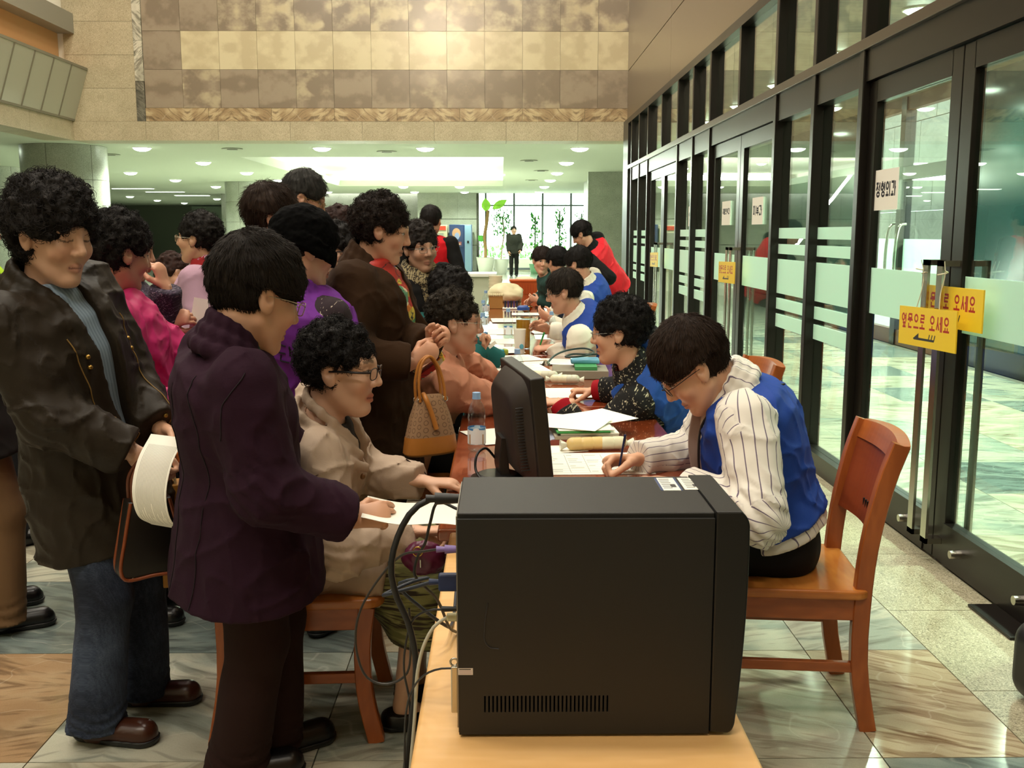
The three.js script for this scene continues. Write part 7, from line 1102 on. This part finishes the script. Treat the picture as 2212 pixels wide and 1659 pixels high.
// 27 person low in the crowd
person({ label: 'small reddish haired person low between the crowd at the left', at: [-1.9, -6.2], yaw: 120, H: 1.4, headAt: [-1.95, 1.24, -6.0], headYaw: 120, skin: 0xb87a54, lod: 1.6, hair: { style: 'perm', puff: 0.012, color: 0x2a140c, strands: 300 }, tops: [{ name: 'grey_top', mat: cloth(0x6a6670), hem: -0.1, offset: 0.02 }], trousers: { mat: cloth(0x15151a), cell: 0.016 }, shoes: { mat: shoeBlack } });
// ---------- things held by people ----------
{
  // black handbag with tan piping held by the woman at the left
  const o = thing('handbag', 'black leather handbag with tan piping held by the woman in jeans', 'handbag', [-0.965, 0.585, -2.64], 0.6); o.scale.setScalar(0.84);
  const sh = new THREE.Shape(); sh.moveTo(-0.09, 0); sh.quadraticCurveTo(-0.1, 0.0, -0.098, 0.02); sh.lineTo(-0.06, 0.235); sh.lineTo(0.06, 0.235); sh.lineTo(0.098, 0.02); sh.quadraticCurveTo(0.1, 0, 0.09, 0); sh.closePath();
  mesh('bag_body', [metric(new THREE.ExtrudeGeometry(sh, { depth: 0.05, bevelEnabled: true, bevelSize: 0.008, bevelThickness: 0.012, bevelSegments: 3 }).translate(0, 0, -0.025))], mat(0x17130f, 0.35), o);
  const rim = (z) => tube([[-0.06, 0.24, z], [-0.085, 0.12, z], [-0.102, 0.02, z], [-0.09, -0.008, z], [0, -0.009, z], [0.09, -0.008, z], [0.102, 0.02, z], [0.085, 0.12, z], [0.06, 0.24, z]], 0.006, 60, 6);
  mesh('piping', [rim(0.036), rim(-0.036)], mat(0x7a3a18, 0.4), o);
  mesh('handle', [tube([[-0.05, 0.225, 0.03], [-0.045, 0.32, 0.02], [0.0, 0.37, 0.01], [0.045, 0.32, 0.02], [0.05, 0.225, 0.03]], 0.0065, 30, 8)], mat(0x5a2c14, 0.45), o);
  mesh('handle', [tube([[-0.05, 0.225, -0.03], [-0.045, 0.32, -0.02], [0.0, 0.37, -0.01], [0.045, 0.32, -0.02], [0.05, 0.225, -0.03]], 0.0065, 30, 8)], mat(0x5a2c14, 0.45), o);
  for (const x of [-0.06, 0.06]) mesh('stud', [new THREE.SphereGeometry(0.006, 10, 8).translate(x, -0.01, 0.02)], M.chrome, o);
}
{ // curled paper held by the same woman
  const curl = (name, label, pts, w, m, pos, turn, roll) => { // a sheet bent along its length
    const c = new THREE.CatmullRomCurve3(pts.map((p) => V(...p))), n = 24, pp = [], uv = [], idx = []; for (let s = 0; s < 2; s++) for (let i = 0; i <= n; i++) { const p = c.getPoint(i / n), t = c.getTangent(i / n), nn = V(0, 0, 1).cross(t).normalize().multiplyScalar(0.0004 * (s ? 1 : -1)); for (const q of [-0.5, 0.5]) { pp.push(p.x + nn.x, p.y + nn.y, p.z + q * w); uv.push(i / n, q + 0.5); } }
    const k = (n + 1) * 2; for (let i = 0; i < n; i++) { const a = i * 2; idx.push(a, a + 1, a + 2, a + 1, a + 3, a + 2, k + a, k + a + 2, k + a + 1, k + a + 1, k + a + 2, k + a + 3); }
    const g = new THREE.BufferGeometry(); g.setAttribute('position', new THREE.Float32BufferAttribute(pp, 3)); g.setAttribute('uv', new THREE.Float32BufferAttribute(uv, 2)); g.setIndex(idx); g.computeVertexNormals();
    const o = mesh(name, g, m); o.position.set(...pos); o.rotation.set(roll || 0, turn, 0); return tag(o, label, 'paper'); };
  curl('curled_paper', 'curled white form held beside the black handbag', [[0.03, 0.23, 0], [-0.02, 0.17, 0], [-0.045, 0.09, 0], [-0.03, 0.02, 0], [0.015, -0.015, 0]], 0.12, M_text, [-0.895, 0.74, -2.56], 1.1);
  curl('paper_form', 'white form passed from the plum coat to the seated woman', [[-0.15, 0.02, 0], [-0.06, 0.0, 0], [0.05, 0.0, 0], [0.13, -0.012, 0]], 0.2, M.paper, [-0.2, 0.792, -2.47], 0.05);
}
{ // tan monogram handbag on the forearm of the brown coat
  const o = thing('handbag', 'tan patterned handbag hanging from the arm in the brown coat', 'handbag', [-0.262, 0.7, -3.58], 0.55); o.scale.setScalar(0.98);
  const loft = (rows) => { const n = 28, pos = [], uv = [], idx = []; rows.forEach(([y, a, b], j) => { for (let i = 0; i <= n; i++) { const t = i / n * 2 * Math.PI, c = Math.cos(t), s = Math.sin(t); pos.push(Math.sign(c) * Math.abs(c) ** 0.75 * a, y, Math.sign(s) * Math.abs(s) ** 0.75 * b); uv.push(t * 0.08, y); } }); for (let j = 0; j < rows.length - 1; j++) for (let i = 0; i < n; i++) { const a = j * (n + 1) + i; idx.push(a, a + n + 1, a + 1, a + 1, a + n + 1, a + n + 2); } const g = new THREE.BufferGeometry(); g.setAttribute('position', new THREE.Float32BufferAttribute(pos, 3)); g.setAttribute('uv', new THREE.Float32BufferAttribute(uv, 2)); g.setIndex(idx); g.computeVertexNormals(); return g; };
  const leather = mat(0xb0702c, 0.4);
  mesh('leather_base', [loft([[0, 0.001, 0.001], [0, 0.1, 0.05], [0.01, 0.108, 0.056], [0.07, 0.1, 0.05]])], leather, o);
  mesh('fabric_body', [loft([[0.068, 0.099, 0.049], [0.14, 0.082, 0.04], [0.2, 0.06, 0.028], [0.222, 0.045, 0.016], [0.225, 0.001, 0.001]])], mat(0xffffff, 0.7, { map: TX.monogram }), o);
  mesh('zip_strip', [tube([[0.0, 0.1, 0.052], [-0.015, 0.16, 0.042], [-0.03, 0.21, 0.03], [-0.03, 0.228, 0.005]], 0.01, 20, 8)], leather, o);
  for (const z of [-0.015, 0.02]) { const h = mesh('strap', [tube([[-0.05, 0.2, z], [-0.052, 0.28, z * 0.8], [-0.03, 0.35, z * 0.5], [0.0, 0.365, z * 0.4], [0.03, 0.33, z * 0.5], [0.05, 0.26, z * 0.8], [0.055, 0.2, z]], 0.006, 40, 8)], leather, o); for (const x of [-0.05, 0.055]) mesh('ring', [new THREE.TorusGeometry(0.009, 0.0025, 6, 14).translate(x, 0.205, z)], M.chrome, h); }
}
{ // purple purse on the lap of the seated woman
  const o = thing('purse', 'small crumpled purple purse on the lap of the seated woman', 'purse', [-0.215, 0.56, -2.66]);
  const g = new THREE.SphereGeometry(1, 48, 32), p = g.attributes.position; for (let i = 0; i < p.count; i++) { const v = V(p.getX(i), p.getY(i), p.getZ(i)), n = 1 + 0.16 * fbm(v.x * 3, v.y * 3, v.z * 3, 3); p.setXYZ(i, v.x * 0.06 * n, v.y * 0.048 * n + 0.048, v.z * 0.035 * n); } g.computeVertexNormals();
  mesh('pouch', g, mat(0x5a1438, 0.35), o); mesh('ring', [new THREE.TorusGeometry(0.013, 0.0022, 8, 20).translate(-0.015, 0.078, 0.036)], mat(0xc8a860, 0.25, { metalness: 1 }), o); mesh('zip_pull', [bx(0.003, 0.022, 0.002, -0.008, 0.045, 0.039)], M.chrome, o);
}
{ // paper carrier bag
  const o = thing('paper_bag', 'tan paper carrier bag between the jeans and the plum coat', 'bag', [-0.945, 0.43, -2.98], 0.25);
  mesh('bag_body', [bx(0.2, 0.32, 0.09, 0, 0.16, 0, 0.004)], mat(0xb07a26, 0.6), o); mesh('bag_band', [bx(0.203, 0.09, 0.093, 0, 0.18, 0, 0.004)], mat(0x4a1c20, 0.6), o); mesh('handle', [tube([[-0.05, 0.31, 0.03], [-0.05, 0.42, 0.02], [0, 0.46, 0.01], [0.05, 0.42, 0.02], [0.05, 0.31, 0.03]], 0.004, 24, 6)], mat(0xcbb68a, 0.7), o);
  const k = thing('shoulder_bag', 'dark brown bag with gold chain on the lilac jacket', 'bag', [-1.2, 0.9, -4.05], 0.3); mesh('bag_body', [bx(0.1, 0.2, 0.06, 0, 0.02, 0, 0.02)], mat(0x2a1c10, 0.4), k); for (const z of [-0.02, 0.03]) mesh('chain', [tube([[-0.04, 0.1, z], [-0.035, 0.18, z], [0, 0.23, z], [0.035, 0.19, z], [0.04, 0.1, z]], 0.006, 30, 6)], mat(0xb08030, 0.3, { metalness: 1 }), k);
  const s = thing('paper_slip', 'white slip of paper held by the hand in tweed', 'paper', [-1.22, 1.14, -3.93], 0.3); mesh('slip', [bx(0.06, 0.16, 0.001, 0.02, 0.03, 0).rotateZ(-0.2)], M.paper, s);
  const c = thing('paper_slip', 'small white slip in the hand at the chin of the woman in teal', 'paper', [-0.05, 0.9, -5.37], 0.4); mesh('slip', [bx(0.05, 0.02, 0.002).rotateZ(0.6)], M.paper, c);
}

{ // dark bag standing on the floor at the right edge of the view
  const o = thing('black_bag', 'rounded black bag on the floor at the right edge', 'bag', [1.81, 0.0, -3.0]);
  mesh('bag_body', [new RoundedBoxGeometry(0.3, 0.27, 0.2, 5, 0.075).translate(0, 0.136, 0)], mat(0x0f0e10, 0.5), o); mesh('zip', [tube([[-0.13, 0.2, 0.09], [0, 0.25, 0.085], [0.13, 0.2, 0.09]], 0.003, 16, 6)], mat(0x3a3a3c, 0.4), o);
}
renderer.render(scene, camera);
